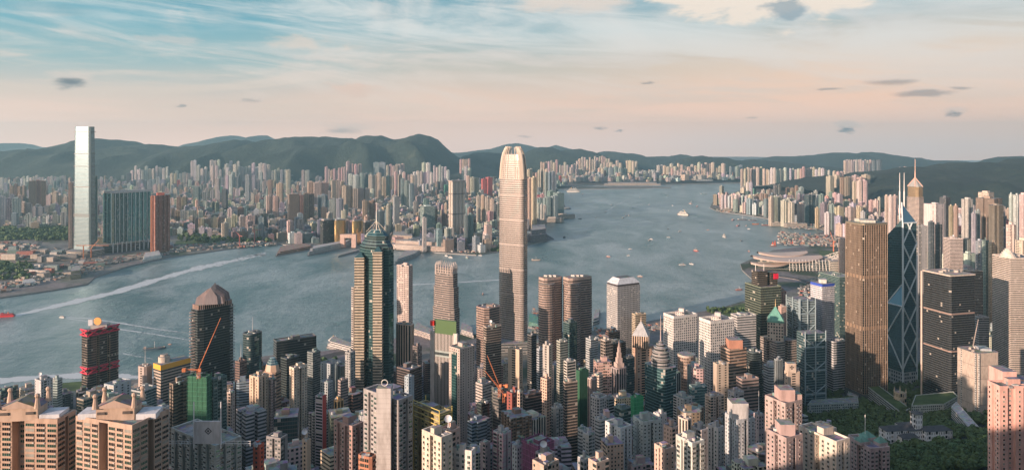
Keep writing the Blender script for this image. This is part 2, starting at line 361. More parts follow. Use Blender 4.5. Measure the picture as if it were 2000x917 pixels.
# Kowloon shore, left to right, then the far shore east
KOWL = from_px([(-420, 640), (-150, 600), (0, 580), (100, 566), (172, 553), (186, 540), (250, 519), (330, 501), (420, 489), (500, 478), (538, 474), (560, 478), (640, 477), (700, 478), (742, 484), (800, 487), (860, 493), (930, 497), (975, 491), (1030, 478), (1082, 466), (1060, 452), (1040, 441), (1068, 428), (1092, 409), (1104, 402), (1098, 388), (1086, 376), (1078, 370), (1130, 362.5), (1220, 360), (1300, 360), (1380, 358), (1450, 357), (1520, 354)]) + [(9000, 9800), (9000, 26000), (-24000, 26000), (-24000, 4000), (-5000, 1500)]
RUNWAY = from_px([(1082, 369.5), (1200, 368.5), (1309, 366.5), (1311, 364.8), (1230, 363.2), (1090, 364)])
HK = [(-6000, 1350), ground(-500, 775), ground(-60, 762), ground(160, 748), ground(300, 738), ground(370, 722), ground(520, 694), ground(640, 684), ground(720, 668), ground(820, 652), ground(930, 652), ground(1040, 648), ground(1170, 645), ground(1290, 622), ground(1350, 611), ground(1400, 603), ground(1462, 584), ground(1478, 570), ground(1470, 545), ground(1450, 527), ground(1446, 515), ground(1466, 506), ground(1510, 488), ground(1560, 482), ground(1612, 479), ground(1614, 474), ground(1570, 462), ground(1610, 452), ground(1600, 440), ground(1530, 432), ground(1470, 421), ground(1402, 412), ground(1386, 405), ground(1392, 394), ground(1420, 380), ground(1450, 370), ground(1560, 363), (9000, 8400), (12000, 4000), (12000, -3000), (-6000, -3000)]
def land(name, poly, z, m='urban'):
    b = MB((.28, .27, .26)); n = len(poly); b.prism(poly, -1.5, z, 'wall', m, 40, 6, topcol=(.2, .2, .2)); o = b.build(name); return tag(o, kind='structure')
land('kowloon_ground', KOWL, 4.0); land('runway_strip_ground', RUNWAY, 4.0); land('island_ground', HK, 4.0)
# near slope of the island (the hillside the camera looks down from)
def grid_mesh(name, xs, ys, zf, m, kind='structure', smooth=True):
    V = [(x, y, zf(x, y)) for y in ys for x in xs]; nx = len(xs)
    Fc = [(j*nx+i, j*nx+i+1, (j+1)*nx+i+1, (j+1)*nx+i) for j in range(len(ys)-1) for i in range(nx-1)]
    me = bpy.data.meshes.new(name); me.from_pydata(V, [], Fc); me.materials.append(MATS[m])
    me.polygons.foreach_set('use_smooth', [smooth]*len(Fc)); me.update()
    o = bpy.data.objects.new(name, me); COL.objects.link(o); return tag(o, kind=kind)
from mathutils import noise as mn
def hnoise(x, y, s, o=5): return mn.fractal(Vector((x/s, y/s, 3.1)), .9, 2.1, o)
RIDGE = [(-2600, 330), (-1500, 300), (-800, 330), (-300, 400), (300, 420), (900, 400)]
HV = [(-2000, 120), (0, 150), (350, 190), (500, 225), (640, 380), (900, 410), (1100, 400)]  # heights of the unseen slope behind left, cut so sun reaches the near towers
def hillside(x, y):
    g = G(x, y)
    q = .79*y-.61*x; t = max(0, min(1, (-200-x)/250))
    if t: g = g+(min(g, lerp_tab(HV, q))-g)*t
    if y < 200:
        g += max(0, min(1, (200-y)/500))*hnoise(x, y, 300)*25
    return g
grid_mesh('hillside_ground', [-2600+60*i for i in range(130)], [-2400+45*i for i in range(80)], hillside, 'forest')

def ridge_hill(name, prof, D0, Dr, D1, seed=0, step=5, rows=26, rough=1.0):
    """a range of hills: prof = crest in photo pixels at distance Dr, falling to the plain at D0 and D1"""
    pxs = []; p = prof[0][0]
    while p <= prof[-1][0]: pxs.append(p); p += step
    V = []; Fc = []
    for j in range(rows+1):
        t = j/rows*1.35; D = D0+(Dr-D0)*t if t <= 1 else Dr+(D1-Dr)*(t-1)/.35
        for px in pxs:
            zc = Z(lerp_tab(prof, px), Dr); x = (px-1000)/F*Dr*(1+.0*(t)); 
            k = math.sin(math.pi/2*t)**1.15 if t <= 1 else max(0, math.cos((t-1)/.35*math.pi/2))
            endf = min(1, (px-prof[0][0]+2)/60, (prof[-1][0]-px+2)/60)
            rid = 1-abs(mn.noise(Vector((x/620+seed, D/900, seed))))*2
            g = hnoise(x+seed*999, D, 700, 6)
            z = -6+(zc+6)*max(0, k + k*(1-k)*(rid*1.25-.45)*rough) + g*46*rough*k*(1-.75*k)
            z += (abs(hnoise(x*2.2, D*1.6, 420, 6))-.4)*40*rough*k*(1-.6*k)+hnoise(x*5, D*5, 420, 4)*9*rough*k
            V.append((x, D, z if k > .02 else -6))
    n = len(pxs)
    for j in range(rows):
        for i in range(n-1): Fc.append((j*n+i, j*n+i+1, (j+1)*n+i+1, (j+1)*n+i))
    me = bpy.data.meshes.new(name); me.from_pydata(V, [], Fc); me.materials.append(MATS['forest']); me.polygons.foreach_set('use_smooth', [True]*len(Fc)); me.update()
    o = bpy.data.objects.new(name, me); COL.objects.link(o); tag(o, kind='structure')
ridge_hill('far_mountains', [(-260, 300), (-60, 290), (0, 281), (35, 279), (46, 284), (58, 292), (80, 287), (120, 290), (300, 296), (395, 288), (420, 275), (447, 268), (462, 264), (480, 270), (495, 271), (508, 267), (518, 263), (527, 268), (540, 279), (620, 292), (800, 296), (900, 298), (960, 290), (985, 282), (1010, 279), (1035, 284), (1060, 291), (1085, 283), (1110, 290), (1150, 297), (1240, 306), (1330, 312)], 13000, 17000, 19000, 5, 6, 16, .5)
ridge_hill('mountain_range', [(-330, 320), (-160, 300), (-60, 296), (0, 294), (12, 297), (30, 298), (52, 292), (80, 297), (103, 290), (120, 291), (143, 283), (165, 275), (188, 270), (205, 271), (222, 276), (238, 285), (255, 286), (275, 282), (300, 281), (320, 285), (340, 290), (360, 292), (375, 288), (400, 284), (430, 282), (455, 277), (470, 274), (485, 278), (500, 285), (515, 278), (538, 272), (570, 270), (583, 266), (615, 267), (628, 270), (640, 267), (665, 270), (682, 270), (698, 275), (706, 268), (715, 265), (730, 266), (745, 264), (757, 269), (770, 273), (785, 271), (800, 267), (810, 263), (820, 261), (832, 264), (845, 268), (858, 278), (870, 289), (882, 300), (898, 308), (915, 316), (940, 325), (990, 338)], 7000, 9000, 11000, 1, 5, 30)
ridge_hill('east_hills', [(880, 322), (905, 305), (925, 298), (950, 296), (975, 299), (1010, 305), (1030, 296), (1045, 289), (1060, 286), (1078, 288), (1096, 294), (1110, 292), (1130, 290), (1145, 293), (1160, 297), (1175, 303), (1190, 309), (1215, 317), (1260, 330)], 8800, 10200, 12000, 2, 5, 20)
ridge_hill('strait_hills', [(1130, 312), (1170, 297), (1195, 295), (1220, 299), (1240, 300), (1260, 306), (1290, 305), (1310, 306), (1330, 301), (1350, 306), (1370, 304), (1400, 310), (1440, 315), (1490, 312), (1518, 305), (1560, 305), (1600, 302), (1622, 298), (1650, 297), (1672, 302), (1690, 301), (1703, 296), (1716, 300), (1728, 304), (1748, 303), (1765, 308), (1790, 311), (1820, 314), (1850, 313), (1880, 317), (1900, 324), (1940, 336)], 10500, 12500, 14000, 3, 5, 20, .7)
ridge_hill('headland_hills', [(1290, 330), (1320, 318), (1345, 309), (1372, 304), (1392, 307), (1412, 308), (1430, 311), (1455, 314), (1480, 311), (1500, 314), (1530, 318), (1570, 322), (1620, 326), (1660, 332), (1720, 338), (1760, 345)], 8600, 9600, 11000, 4, 5, 20)
ridge_hill('south_headland_hills', [(1860, 334), (1930, 318), (1962, 310), (1985, 305), (2010, 307), (2080, 300), (2200, 310)], 7600, 8600, 9800, 8, 6, 16)
ridge_hill('island_hills', [(1590, 372), (1640, 356), (1690, 343), (1735, 338), (1765, 338), (1790, 333), (1812, 328), (1830, 333), (1850, 332), (1870, 328), (1900, 321), (1925, 318), (1945, 317), (1975, 320), (2010, 321), (2080, 310), (2160, 295), (2300, 280)], 3900, 5300, 7000, 6, 5, 30)
# ------------------------------------------------------------------ towers of the near city
FOOT = []                                    # occupied circles (x, y, r)
def footprint(px0, pxc, px1, D, ratio=1.0):
    """a rectangle seen corner-on: near vertical edge at pxc, silhouette edges at px0 and px1"""
    ratio = max(.3, min(3.5, ((px1-pxc)/max(1, pxc-px0))**.6))*(ratio if ratio < 1 and px1-pxc < 2*(pxc-px0) else 1)
    u0, uc, u1 = (px0-1000)/F, (pxc-1000)/F, (px1-1000)/F
    Px, Py = uc*D, D
    def sides(th):
        c, s = math.cos(th), math.sin(th)
        a = (Px-u0*Py)/(c+u0*s); den = s-u1*c
        b = (u1*Py-Px)/den if den > 1e-6 else 1e9
        return a, b
    lo, hi = max(R(1), math.atan(u1)+R(.5)), R(89)
    if u0 < 0: hi = min(hi, math.atan(-1/u0)-R(.5)) if math.atan(-1/u0) > 0 else hi
    for _ in range(50):                      # b falls and a grows with the angle
        th = (lo+hi)/2; a, b = sides(th)
        if a < 0 or b > a*ratio: lo = th
        else: hi = th
    th = (lo+hi)/2; a, b = sides(th); c, s = math.cos(th), math.sin(th)
    P = (Px, Py); A = (Px-a*c, Py+a*s); B = (Px+b*s, Py+b*c); Q = (A[0]+b*s, A[1]+b*c)
    return [P, B, Q, A], th, a, b            # counter-clockwise from above
def occupy(poly, k=1.0):
    c = cen(poly); r = max(math.dist(c, p) for p in poly)*k; FOOT.append((c[0], c[1], r)); return c
def free(x, y, r):
    return all((x-a)**2+(y-b)**2 > (r+q)**2 for a, b, q in FOOT)
def notch_plan(poly, k=.16, m=.13):
    """a re-entrant light well cut in the middle of every side of a rectangle"""
    outp = []; c = cen(poly); n = len(poly)
    for i in range(n):
        a, b = Vector(poly[i]), Vector(poly[(i+1) % n]); d = b-a; inn = Vector((-d.y, d.x)).normalized()
        if d.length < 9: outp.append(tuple(a)); continue
        dep = min(d.length*.22, 5.0); h = k/2
        outp += [tuple(a), tuple(a+d*(.5-h)), tuple(a+d*(.5-h)+inn*dep), tuple(a+d*(.5+h)+inn*dep), tuple(a+d*(.5+h))]
    return outp
def rib_plan(poly, step=9.0, dep=1.6):
    """bays that step in and out along every side"""
    outp = []; n = len(poly)
    for i in range(n):
        a, b = Vector(poly[i]), Vector(poly[(i+1) % n]); d = b-a; L = d.length; d.normalize(); inn = Vector((-d.y, d.x))
        k = max(1, int(L/step)); q = L/(2*k+1)
        outp.append(tuple(a))
        for j in range(k):
            s0 = q*(2*j+1); outp += [tuple(a+d*s0), tuple(a+d*s0+inn*dep), tuple(a+d*(s0+q)+inn*dep), tuple(a+d*(s0+q))]
    return outp
def cross_plan(poly, k=.24):
    P, B, Q, A = [Vector(p) for p in poly]; e, f = B-P, A-P
    g = lambda s, t: tuple(P+e*s+f*t)
    return [g(k, 0), g(1-k, 0), g(1-k, k*.8), g(1, k*.8), g(1, 1-k*.8), g(1-k, 1-k*.8), g(1-k, 1), g(k, 1), g(k, 1-k*.8), g(0, 1-k*.8), g(0, k*.8), g(k, k*.8)]
def chamfer_plan(poly, k=.18):
    outp = []; n = len(poly)
    for i in range(n):
        a, b, c = Vector(poly[i-1]), Vector(poly[i]), Vector(poly[(i+1) % n])
        outp += [tuple(b+(a-b)*k), tuple(b+(c-b)*k)]
    return outp
def superellipse(poly, n=20, e=.6):
    P, B, Q, A = [Vector(p) for p in poly]; c = (P+Q)/2; ex, ey = (B-P)/2, (A-P)/2
    o = []
    for k in range(n):
        t = 2*math.pi*k/n+.1; cx, sx = math.cos(t), math.sin(t)
        o.append(tuple(c+ex*math.copysign(abs(cx)**e, cx)+ey*math.copysign(abs(sx)**e, sx)))
    return o

WIN = {}
def window_mesh(w, h, k, trim):
    key = (round(w, 1), round(h, 1), k, trim)
    if key in WIN: return WIN[key]
    glass = [(.03, .12, .09), (.02, .03, .035), (.06, .16, .13), (.02, .05, .05), (.30, .30, .26)][k]
    b = MB(trim); f = .10                     # local frame: x along the wall, y inwards, z up
    def bar(x0, x1, z0, z1, y0=-.14, y1=.0):
        q = [(x0, y0), (x1, y0), (x1, y1), (x0, y1)]; b.prism(q, z0, z1, 'paint', 'paint', topcol=trim, bottom=True)
    b.face([(-w/2, -.03, -h/2), (w/2, -.03, -h/2), (w/2, -.03, h/2), (-w/2, -.03, h/2)], 'glassy' if k != 4 else 'wall', None, glass)
    bar(-w/2-.15, w/2+.15, -h/2-.25, -h/2, -.38); bar(-w/2-.1, w/2+.1, h/2, h/2+.14, -.25)
    bar(-w/2-.08, -w/2+.04, -h/2, h/2); bar(w/2-.04, w/2+.08, -h/2, h/2)
    if w > 1.5: bar(-.05, .05, -h/2, h/2, -.1)
    if w > 3: bar(-w/4-.05, -w/4+.05, -h/2, h/2, -.1); bar(w/4-.05, w/4+.05, -h/2, h/2, -.1)
    if k in (1, 3): b.prism([(w/2-.95, -.55), (w/2-.15, -.55), (w/2-.15, .0), (w/2-.95, .0)], -h/2-.95, -h/2-.4, 'wall', 'wall', col=(.5, .5, .48), topcol=(.5, .5, .48), bottom=True)
    WIN[key] = b; b._mesh = None
    return b
def put_windows(root, sides, ztop, zbot, floor, w, h, gap, trim, cap=100):
    """window objects on every wall the camera faces; the ones that show largest are parts of their own"""
    spots = []
    for a, b in sides:
        ax, ay = a; bx, by = b; L = math.dist(a, b)
        if L < w+.8: continue
        dx, dy = (bx-ax)/L, (by-ay)/L; nx, ny = dy, -dx        # outward normal of a ccw outline
        mx, my = (ax+bx)/2, (ay+by)/2
        facing = -(nx*mx+ny*my)/math.hypot(mx, my)
        if facing < .05: continue
        n = max(1, int(L/(w+gap))); st = L/n
        for i in range(n):
            x, y = ax+dx*st*(i+.5), ay+dy*st*(i+.5)
            z = ztop-floor*.62
            while z > zbot:
                py = py_of(y, z)
                vis = py < 925 and -10 < px_of(x, y) < 2010
                spots.append((0 if vis else 1, -facing*(1 if vis else .2)+z*.002, x, y, z, math.atan2(dy, dx), w, h))
                z -= floor
    spots.sort(key=lambda s: (s[0], s[1]))
    ox, oy, oz = root.location; rest = MB(trim)
    for i, s in enumerate(spots):
        k = random.choice((0, 1, 1, 2, 3, 3, 4, 0)); proto = window_mesh(s[6], s[7], k, trim)
        if i < cap and s[0] == 0:
            if proto._mesh is None: o = proto.build('window', root, (0, 0, 0)); proto._mesh = o.data
            else: o = bpy.data.objects.new('window', proto._mesh); COL.objects.link(o); o.parent = root
            o.location = (s[2]-ox, s[3]-oy, s[4]-oz); o.rotation_euler = (0, 0, s[5])
        elif s[4] > s_min(root):
            c, sn = math.cos(s[5]), math.sin(s[5]); base = len(rest.V)
            for vx, vy, vz in proto.V: rest.V.append((s[2]+vx*c-vy*sn, s[3]+vx*sn+vy*c, s[4]+vz))
            for m in proto.mats:
                if m not in rest.mats: rest.mats.append(m)
            rest.F += [tuple(v+base for v in f) for f in proto.F]; rest.M += [rest.mats.index(proto.mats[m]) for m in proto.M]
            rest.U += proto.U; rest.C += proto.C; rest.S += proto.S
    if rest.F: tag(rest.build('windows', root), kind='stuff')
def s_min(root): return -1e9

def rooftop(root, poly, z, col, rnd, style='plant'):
    """roof clutter: parapet, lift room, tanks, pipes, sometimes a dish or mast"""
    c = cen(poly); P = [Vector(p) for p in poly]; n = len(P)
    b = MB(col); t = .5
    inner = scale_poly(poly, 1-2*t/max(8, math.dist(poly[0], poly[1])))
    for i in range(n):
        a, d = poly[i], poly[(i+1) % n]; e, f = inner[(i+1) % n], inner[i]
        b.prism([a, d, e, f], z, z+1.3, 'wall', 'wall', topcol=tuple(min(.8, k*1.1) for k in col))
    b.build('parapet', root)
    L1 = max(P[0][0]-c[0], 6); r = min(math.dist(poly[0], c), 22)
    ang = math.atan2(poly[1][1]-poly[0][1], poly[1][0]-poly[0][0])
    if style in ('plant', 'mast', 'dish'):
        b = MB(tuple(k*.92 for k in col)); w, d, h = r*rnd.uniform(.35, .75), r*rnd.uniform(.3, .6), rnd.uniform(2.5, 5.5)
        ox, oy = rnd.uniform(-.15, .15)*r, rnd.uniform(-.1, .2)*r
        b.box(c[0]+ox, c[1]+oy, z, w, d, h, ang, 'wall', 'roof', topcol=(.3, .3, .29))
        b.build('plant_room', root)
        for _ in range(rnd.randint(2, 4)):
            x, y = c[0]+rnd.uniform(-.55, .55)*r, c[1]+rnd.uniform(-.55, .55)*r
            b = MB(rnd.choice([(.5, .5, .49), (.3, .3, .3), (.2, .3, .27), (.6, .58, .54)]))
            if rnd.random() < .4: b.prism(ngon(x, y, rnd.uniform(.9, 1.8), 10), z, z+rnd.uniform(2, 3.2), 'wall', 'roof', topcol=(.4, .4, .4)); b.build('water_tank', root)
            else: b.box(x, y, z, rnd.uniform(1.5, 4), rnd.uniform(1.5, 3), rnd.uniform(1, 2.4), ang, 'wall', 'roof'); b.build('cooling_unit', root)
    if style == 'mast':
        b = MB((.6, .58, .55)); b.tube((c[0], c[1], z+4), (c[0], c[1], z+22), .35, 6, r2=.12); b.build('mast', root)
    if style == 'dish':
        b = MB((.62, .62, .62)); x, y = c[0]-r*.2, c[1]-r*.25
        b.tube((x, y, z), (x, y, z+6.5), .25)
        rings = 4; Rr = 2.2
        for j in range(rings):
            r0, r1 = Rr*j/rings, Rr*(j+1)/rings
            for k in range(14):
                q = lambda rr, kk: (x+rr*math.cos(2*math.pi*kk/14), y-.9+rr*math.sin(2*math.pi*kk/14)*.45-rr*rr*.0, z+7+rr*math.sin(2*math.pi*kk/14)*.85+rr*rr*.0)
                dpt = lambda rr: (rr/Rr)**2*1.0
                pts = [q(r0, k), q(r1, k), q(r1, k+1), q(r0, k+1)]
                pts = [(a-0, b_-dpt(r0 if i in (0, 3) else r1)*1.0, c_+dpt(r0 if i in (0, 3) else r1)*.5) for i, (a, b_, c_) in enumerate(pts)]
                b.face(pts if r0 else pts[1:] , 'paint', None, None, True)
        b.build('satellite_dish', root)

def tower(label, px0, pxc, px1, ytop, D, style='res', col=(.5, .45, .4), plan='box', roof='plant', ratio=1.0, name=None, cat=None, bay=3.2, floor=3.1, W=None, group=None, base=None, extra=None, seed=None):
    rnd = random.Random(seed or int(px0*13+ytop*7))
    poly, th, a, b_ = footprint(px0, pxc, px1, D, ratio)
    c = occupy(poly, .9); zt = Z(ytop, D); zb = (min(G(*p) for p in poly)-3) if base is None else base
    zb = max(zb, 2) if zb > -1 else 2
    res = style.startswith('res') or W
    root = thing(name or ('apartment_tower' if res else 'office_tower'), label, cat or ('apartment tower' if res else 'office tower'), (c[0], c[1], zb), group)
    pl = {'box': lambda p: p, 'notch': notch_plan, 'rib': rib_plan, 'cross': cross_plan, 'cham': chamfer_plan, 'round': superellipse}[plan](poly)
    m = MB(col); m.prism(pl, zb, zt, 'wall' if W else style, 'roof', bay, floor, topcol=(.30, .29, .28), uo=rnd.randint(0, 90), smooth=(plan == 'round'))
    body = m.build('facade' if not W else 'wall', root)
    if W:
        w, h, gap = W[:3]; trim = W[3] if len(W) > 3 else tuple(min(.8, k*1.15) for k in col)
        n = len(pl); put_windows(root, [(pl[i], pl[(i+1) % n]) for i in range(n)], zt-.6, max(zb, zt-floor*34), floor, w, h, gap, trim)
        if W[-1] == 'bands':
            m = MB(trim)
            z = zt-floor
            while z > max(zb, zt-floor*34):
                m.prism(scale_poly(pl, 1+.35/max(10, a)*2), z-.25, z+.12, 'wall', 'wall', topcol=trim, bottom=True); z -= floor
            m.build('floor_bands', root)
    elif style in ('band', 'band2', 'fin') and D < 1500:
        pass
    rooftop(root, pl if plan in ('round', 'cham') else poly, zt, col, rnd, roof)
    if extra: extra(root, poly, zt, zb, m, rnd)
    return root, poly, zt, zb

CREAM = (.62, .50, .38); BEIGE = (.50, .40, .32); PINK = (.55, .36, .31); WHITE = (.70, .69, .66); GREY = (.36, .37, .37); PALE = (.56, .55, .52)
DARK = (.10, .10, .10); BROWN = (.26, .17, .13); TERRA = (.48, .24, .17); STEEL = (.28, .33, .35); SAND = (.58, .44, .31); BLUSH = (.60, .45, .40)
def dr_gable(cols):
    def f(root, poly, zt, zb, m, rnd):
        c = cen(poly); ang = math.atan2(poly[1][1]-poly[0][1], poly[1][0]-poly[0][0]); x, y = c[0], c[1]-4
        ang = 0.12; w, d = 21, 11
        b = MB((.50, .36, .27)); b.box(x, y, zt, w, d, 7.5, ang, 'wall'); q = rect(x, y, w, d, ang)
        b.build('crown_block', root)
        b = MB((.46, .33, .26)); z = zt+7.5
        p0, p1, p2, p3 = [(p[0], p[1], z) for p in rect(x, y, w+2, d+2, ang)]
        mf = tuple((p0[i]+p1[i])/2 for i in range(2))+(z+4.5,); mb_ = tuple((p2[i]+p3[i])/2 for i in range(2))+(z+4.5,)
        b.face([p0, p1, mf], 'wall'); b.face([p2, p3, mb_], 'wall'); b.face([p0, mf, mb_, p3], 'roof', None, (.26, .17, .15)); b.face([p1, p2, mb_, mf], 'roof', None, (.26, .17, .15))
        b.build('gable_roof', root)
        for p in (p0, p1, p2, p3):             # scrolled horns with balls
            b = MB((.50, .36, .27)); cx, cy = x+(p[0]-x)*.93, y+(p[1]-y)*.93
            b.prism(ngon(cx, cy, 1.8, 8), z, z+6, 'wall', 'wall', poly2=ngon(cx, cy, .9, 8)); b.ball((cx, cy, z+7.2), 1.5); b.build('finial', root)
        b = MB((.10, .08, .07))
        for k in (-7.5, 6.5): b.box(x+k*math.cos(ang)+math.sin(ang)*6, y+k*math.sin(ang)-math.cos(ang)*6.05, zt+3.8, 4.4, .3, 1.6, ang)
        b.build('louvre', root)
        b = MB((.60, .60, .62))
        for k in (-1, 1): b = MB((.60, .60, .62)); b.box(x+k*17, y+2, zt+.1, 11, 12, 3.2, ang, 'wall', 'wall', topcol=(.62, .62, .64)); b.build('roof_pavilion', root)
    return f
def logo_panel(root, poly, zt, zb, m, rnd):
    c = cen(poly); D = poly[0][1]-1; x = X(405, D)
    b = MB((.50, .48, .48)); w = X(431, D)-X(380, D); h = 14; z = Z(865, D)
    b.box(x, D, z, w, 1.2, h, 0, 'wall'); b.build('logo_panel', root)
    b = MB((.06, .06, .07)); s = 2.3; cx, cz, y = x+.8, z+8, D-.72
    def dia(r, r2):
        o = [(cx, y, cz-r), (cx+r, y, cz), (cx, y, cz+r), (cx-r, y, cz)]; i = [(cx, y, cz-r2), (cx+r2, y, cz), (cx, y, cz+r2), (cx-r2, y, cz)]
        for k in range(4): b.face([o[k], o[(k+1) % 4], i[(k+1) % 4], i[k]], 'paint')
    dia(s, s*.68); b.face([(cx, y, cz-.8), (cx+.8, y, cz), (cx, y, cz+.8), (cx-.8, y, cz)], 'paint'); b.build('emblem', root)
    for k in (-w/2-.3, w/2+.3):
        b = MB((.68, .68, .68)); b.tube((x+k, D, z-3), (x+k, D, z+26), .32); b.build('pole', root)
    b = MB((.55, .55, .55))
    for s_ in (-1, 1):
        for k in range(9): b.box(x+s_*(w/2+3+k*1.9), D+1, zt+1.2, .25, .25, 3.2)
        b.box(x+s_*(w/2+10), D+1, zt+4.2, 17, .3, .3); b.box(x+s_*(w/2+10), D+1, zt+2.7, 17, .3, .3)
    b.build('railing', root)
def lift_shaft(root, poly, zt, zb, m, rnd):
    D = poly[0][1]-2; b = MB((.52, .48, .45)); x0, x1 = X(735, D), X(763, D); b.prism([(x0, D), (x1, D), (x1, D+9), (x0, D+9)], zb, Z(758, D), 'wall', 'roof'); b.build('lift_shaft', root)
    b = MB((.30, .27, .26)); z = Z(758, D)
    while z > zb: b.box((x0+x1)/2, D-.03, z, x1-x0, .1, .1); z -= 3.1
    b.build('joint_lines', root)
    b = MB((.58, .55, .5)); c = ((x0+x1)/2, D+4, Z(758, D)+2.6)
    for k in range(20):
        a0, a1 = 2*math.pi*k/20, 2*math.pi*(k+1)/20; b.tube((c[0]+1.9*math.cos(a0), c[1], c[2]-.4+1.9*math.sin(a0)), (c[0]+1.9*math.cos(a1), c[1], c[2]-.4+1.9*math.sin(a1)), .3)
    b.build('ring_ornament', root)
def yellow_frame(root, poly, zt, zb, m, rnd):
    b = MB((.62, .48, .14)); P = scale_poly(poly, 1.02)
    for z in (zt+3.5, zt+.2, zt-3.2, zt-6.2):
        for i in (0, 3):
            a, d = P[i], P[(i+1) % 4]; b.tube((a[0], a[1], z), (d[0], d[1], z), .28)
    for p in P: b.tube((p[0], p[1], zb), (p[0], p[1], zt+4), .3)
    b.build('yellow_frame', root)
def green_roofs(root, poly, zt):
    b = MB((.16, .33, .26)); c = cen(poly)
    for k, (dx, dy, s) in enumerate(((-6, -2, 9), (7, -4, 8), (2, 6, 10))):
        q = rect(c[0]+dx, c[1]+dy, s, s*.8, .3); b.prism(q, zt, zt+2.4, 'wall', None, col=(.5, .4, .38)); b.cone(q, zt+2.4, (c[0]+dx, c[1]+dy, zt+6.5), 'wall')
    b.build('copper_roof', root); b = MB((.7, .68, .62)); b.tube((c[0], c[1]+5, zt+3), (c[0], c[1]+5, zt+19), .25); b.build('flagpole', root)
def MBx(items, name, root, m='wall'):
    for x0, x1, y0, y1, z0, z1, c in items:
        b = MB(c); b.prism([(x0, y0), (x1, y0), (x1, y1), (x0, y1)], z0, z1, m, 'roof', bottom=True); b.build(name, root)
def scaffold(colr, netmat='fabric'):
    def f(root, poly, zt, zb, m, rnd):
        b = MB(colr); P = scale_poly(poly, 1.06)
        for z in [zt-i*4.2 for i in range(int((zt-zb)/4.2))][:26]:
            for i in range(4):
                a, d = P[i], P[(i+1) % 4]; b.tube((a[0], a[1], z), (d[0], d[1], z), .16, 4)
        for i in range(4):
            a, d = Vector(P[i]), Vector(P[(i+1) % 4]); n = max(2, int((d-a).length/4))
            for k in range(n): q = a+(d-a)*k/n; b.tube((q.x, q.y, max(zb, zt-110)), (q.x, q.y, zt+3), .14, 4)
        b.build('scaffolding', root)
    return f
def glass_strip(root, poly, zt, zb):
    P, B = Vector(poly[0]), Vector(poly[3]); a, d = P+(B-P)*.25, P+(B-P)*.75; n = Vector(((P-B).y*-1, (P-B).x)).normalized()
    n = Vector((-(B-P).y, (B-P).x)).normalized()
    if n.y > 0: n = -n
    b = MB((.03, .1, .09)); q = [tuple(a+n*.5), tuple(d+n*.5), tuple(d-n*.5), tuple(a-n*.5)]
    area = sum(q[i][0]*q[(i+1) % 4][1]-q[(i+1) % 4][0]*q[i][1] for i in range(4))
    if area < 0: q = q[::-1]
    b.prism(q, zb, zt-4, 'sea', 'roof', 2, 3.4, bottom=True); b.build('glass_strip', root)
def orange_band(root, poly, zt, zb, m, rnd):
    q = scale_poly(poly, 1.02); b = MB((.85, .42, .06)); b.prism(q, zt-.5, zt+6, 'paint', 'roof', topcol=(.3, .3, .3), bottom=True); b.build('orange_band', root)
    c = cen(poly); b = MB((.58, .48, .40)); b.prism(ngon(c[0]-8, c[1]-5, 7, 18), zt+6, zt+13, 'wall', 'roof'); b.prism(ngon(c[0]-8, c[1]-5, 4.5, 18), zt+13, zt+15.5, 'wall', 'roof'); b.build('round_turret', root)
def glass_dome(root, poly, zt, zb, m, rnd):
    q = chamfer_plan(poly, .3); b = MB((.55, .40, .28)); b.prism(q, zt, zt+9, 'paint', None, poly2=scale_poly(q, .8), col=(.50, .34, .24)); b.build('copper_skirt', root)
    b = MB((.3, .36, .38)); b.prism(scale_poly(q, .8), zt+9, zt+17, 'sea', 'glassy', 2, 3, poly2=scale_poly(q, .35), topcol=(.3, .35, .38)); b.build('glass_crown', root)
def red_side(root, poly, zt, zb):
    P, B = Vector(poly[0]), Vector(poly[1]); n = Vector(((B-P).y, -(B-P).x)).normalized(); b = MB((.50, .07, .06))
    b.prism([tuple(P+n*.35), tuple(B+n*.35), tuple(B), tuple(P)], zb, zt+2, 'paint', 'paint', topcol=(.5, .07, .06)); b.build('red_wall', root)
def spire_top(root, poly, zt, zb, m, rnd):
    c = cen(poly); b = MB((.50, .38, .33)); z = zt; s = 9
    for k in range(4): b.box(c[0], c[1], z, s, s, 6, .3, 'wall'); z += 6; s *= .68
    b.cone(rect(c[0], c[1], s, s, .3), z, (c[0], c[1], z+9)); b.build('stepped_spire', root)
def cross_sign(root, poly, zt):
    D = poly[0][1]+1; x0, x1 = X(1538, D), X(1555, D); z1 = Z(709, D); b = MB((.58, .47, .38)); b.prism([(x0, D), (x1, D), (x1, D+8), (x0, D+8)], zt, z1, 'wall', 'roof'); b.build('sign_block', root)
    b = MB((.06, .05, .05)); cx, cz, y = (x0+x1)/2, (zt+z1)/2+1, D-.15
    for dx, dz in ((-1.9, 0), (1.9, 0), (0, -1.9), (0, 1.9)):
        b.box(cx+dx, y, cz+dz-.75, 1.5, .2, 1.5)
    b.box(cx, y, cz-.3, 3, .2, .6); b.box(cx, y, cz-1.6, .6, .2, 3.2); b.build('cross_emblem', root)
def red_sign(root, poly, zt):
    D = poly[0][1]; b = MB((.20, .16, .12)); c = cen(poly); b.box(c[0]-8, c[1]-6, zt, 20, 16, 26, .3, 'dark', 'roof'); b.box(c[0]+14, c[1]+2, zt, 14, 18, 22, .3, 'dark', 'roof'); b.build('upper_block', root)
    b = MB((.75, .02, .06)); b.box(c[0]+19, c[1]-9, zt+12, 9, 1, 9, .3, 'paint'); b.build('red_sign', root)
    b = MB((.7, .64, .58)); 
    for k in (-16, -2): b.tube((c[0]+k, c[1]-10, zt), (c[0]+k, c[1]-10, zt+38), .5)
    b.build('mast', root)
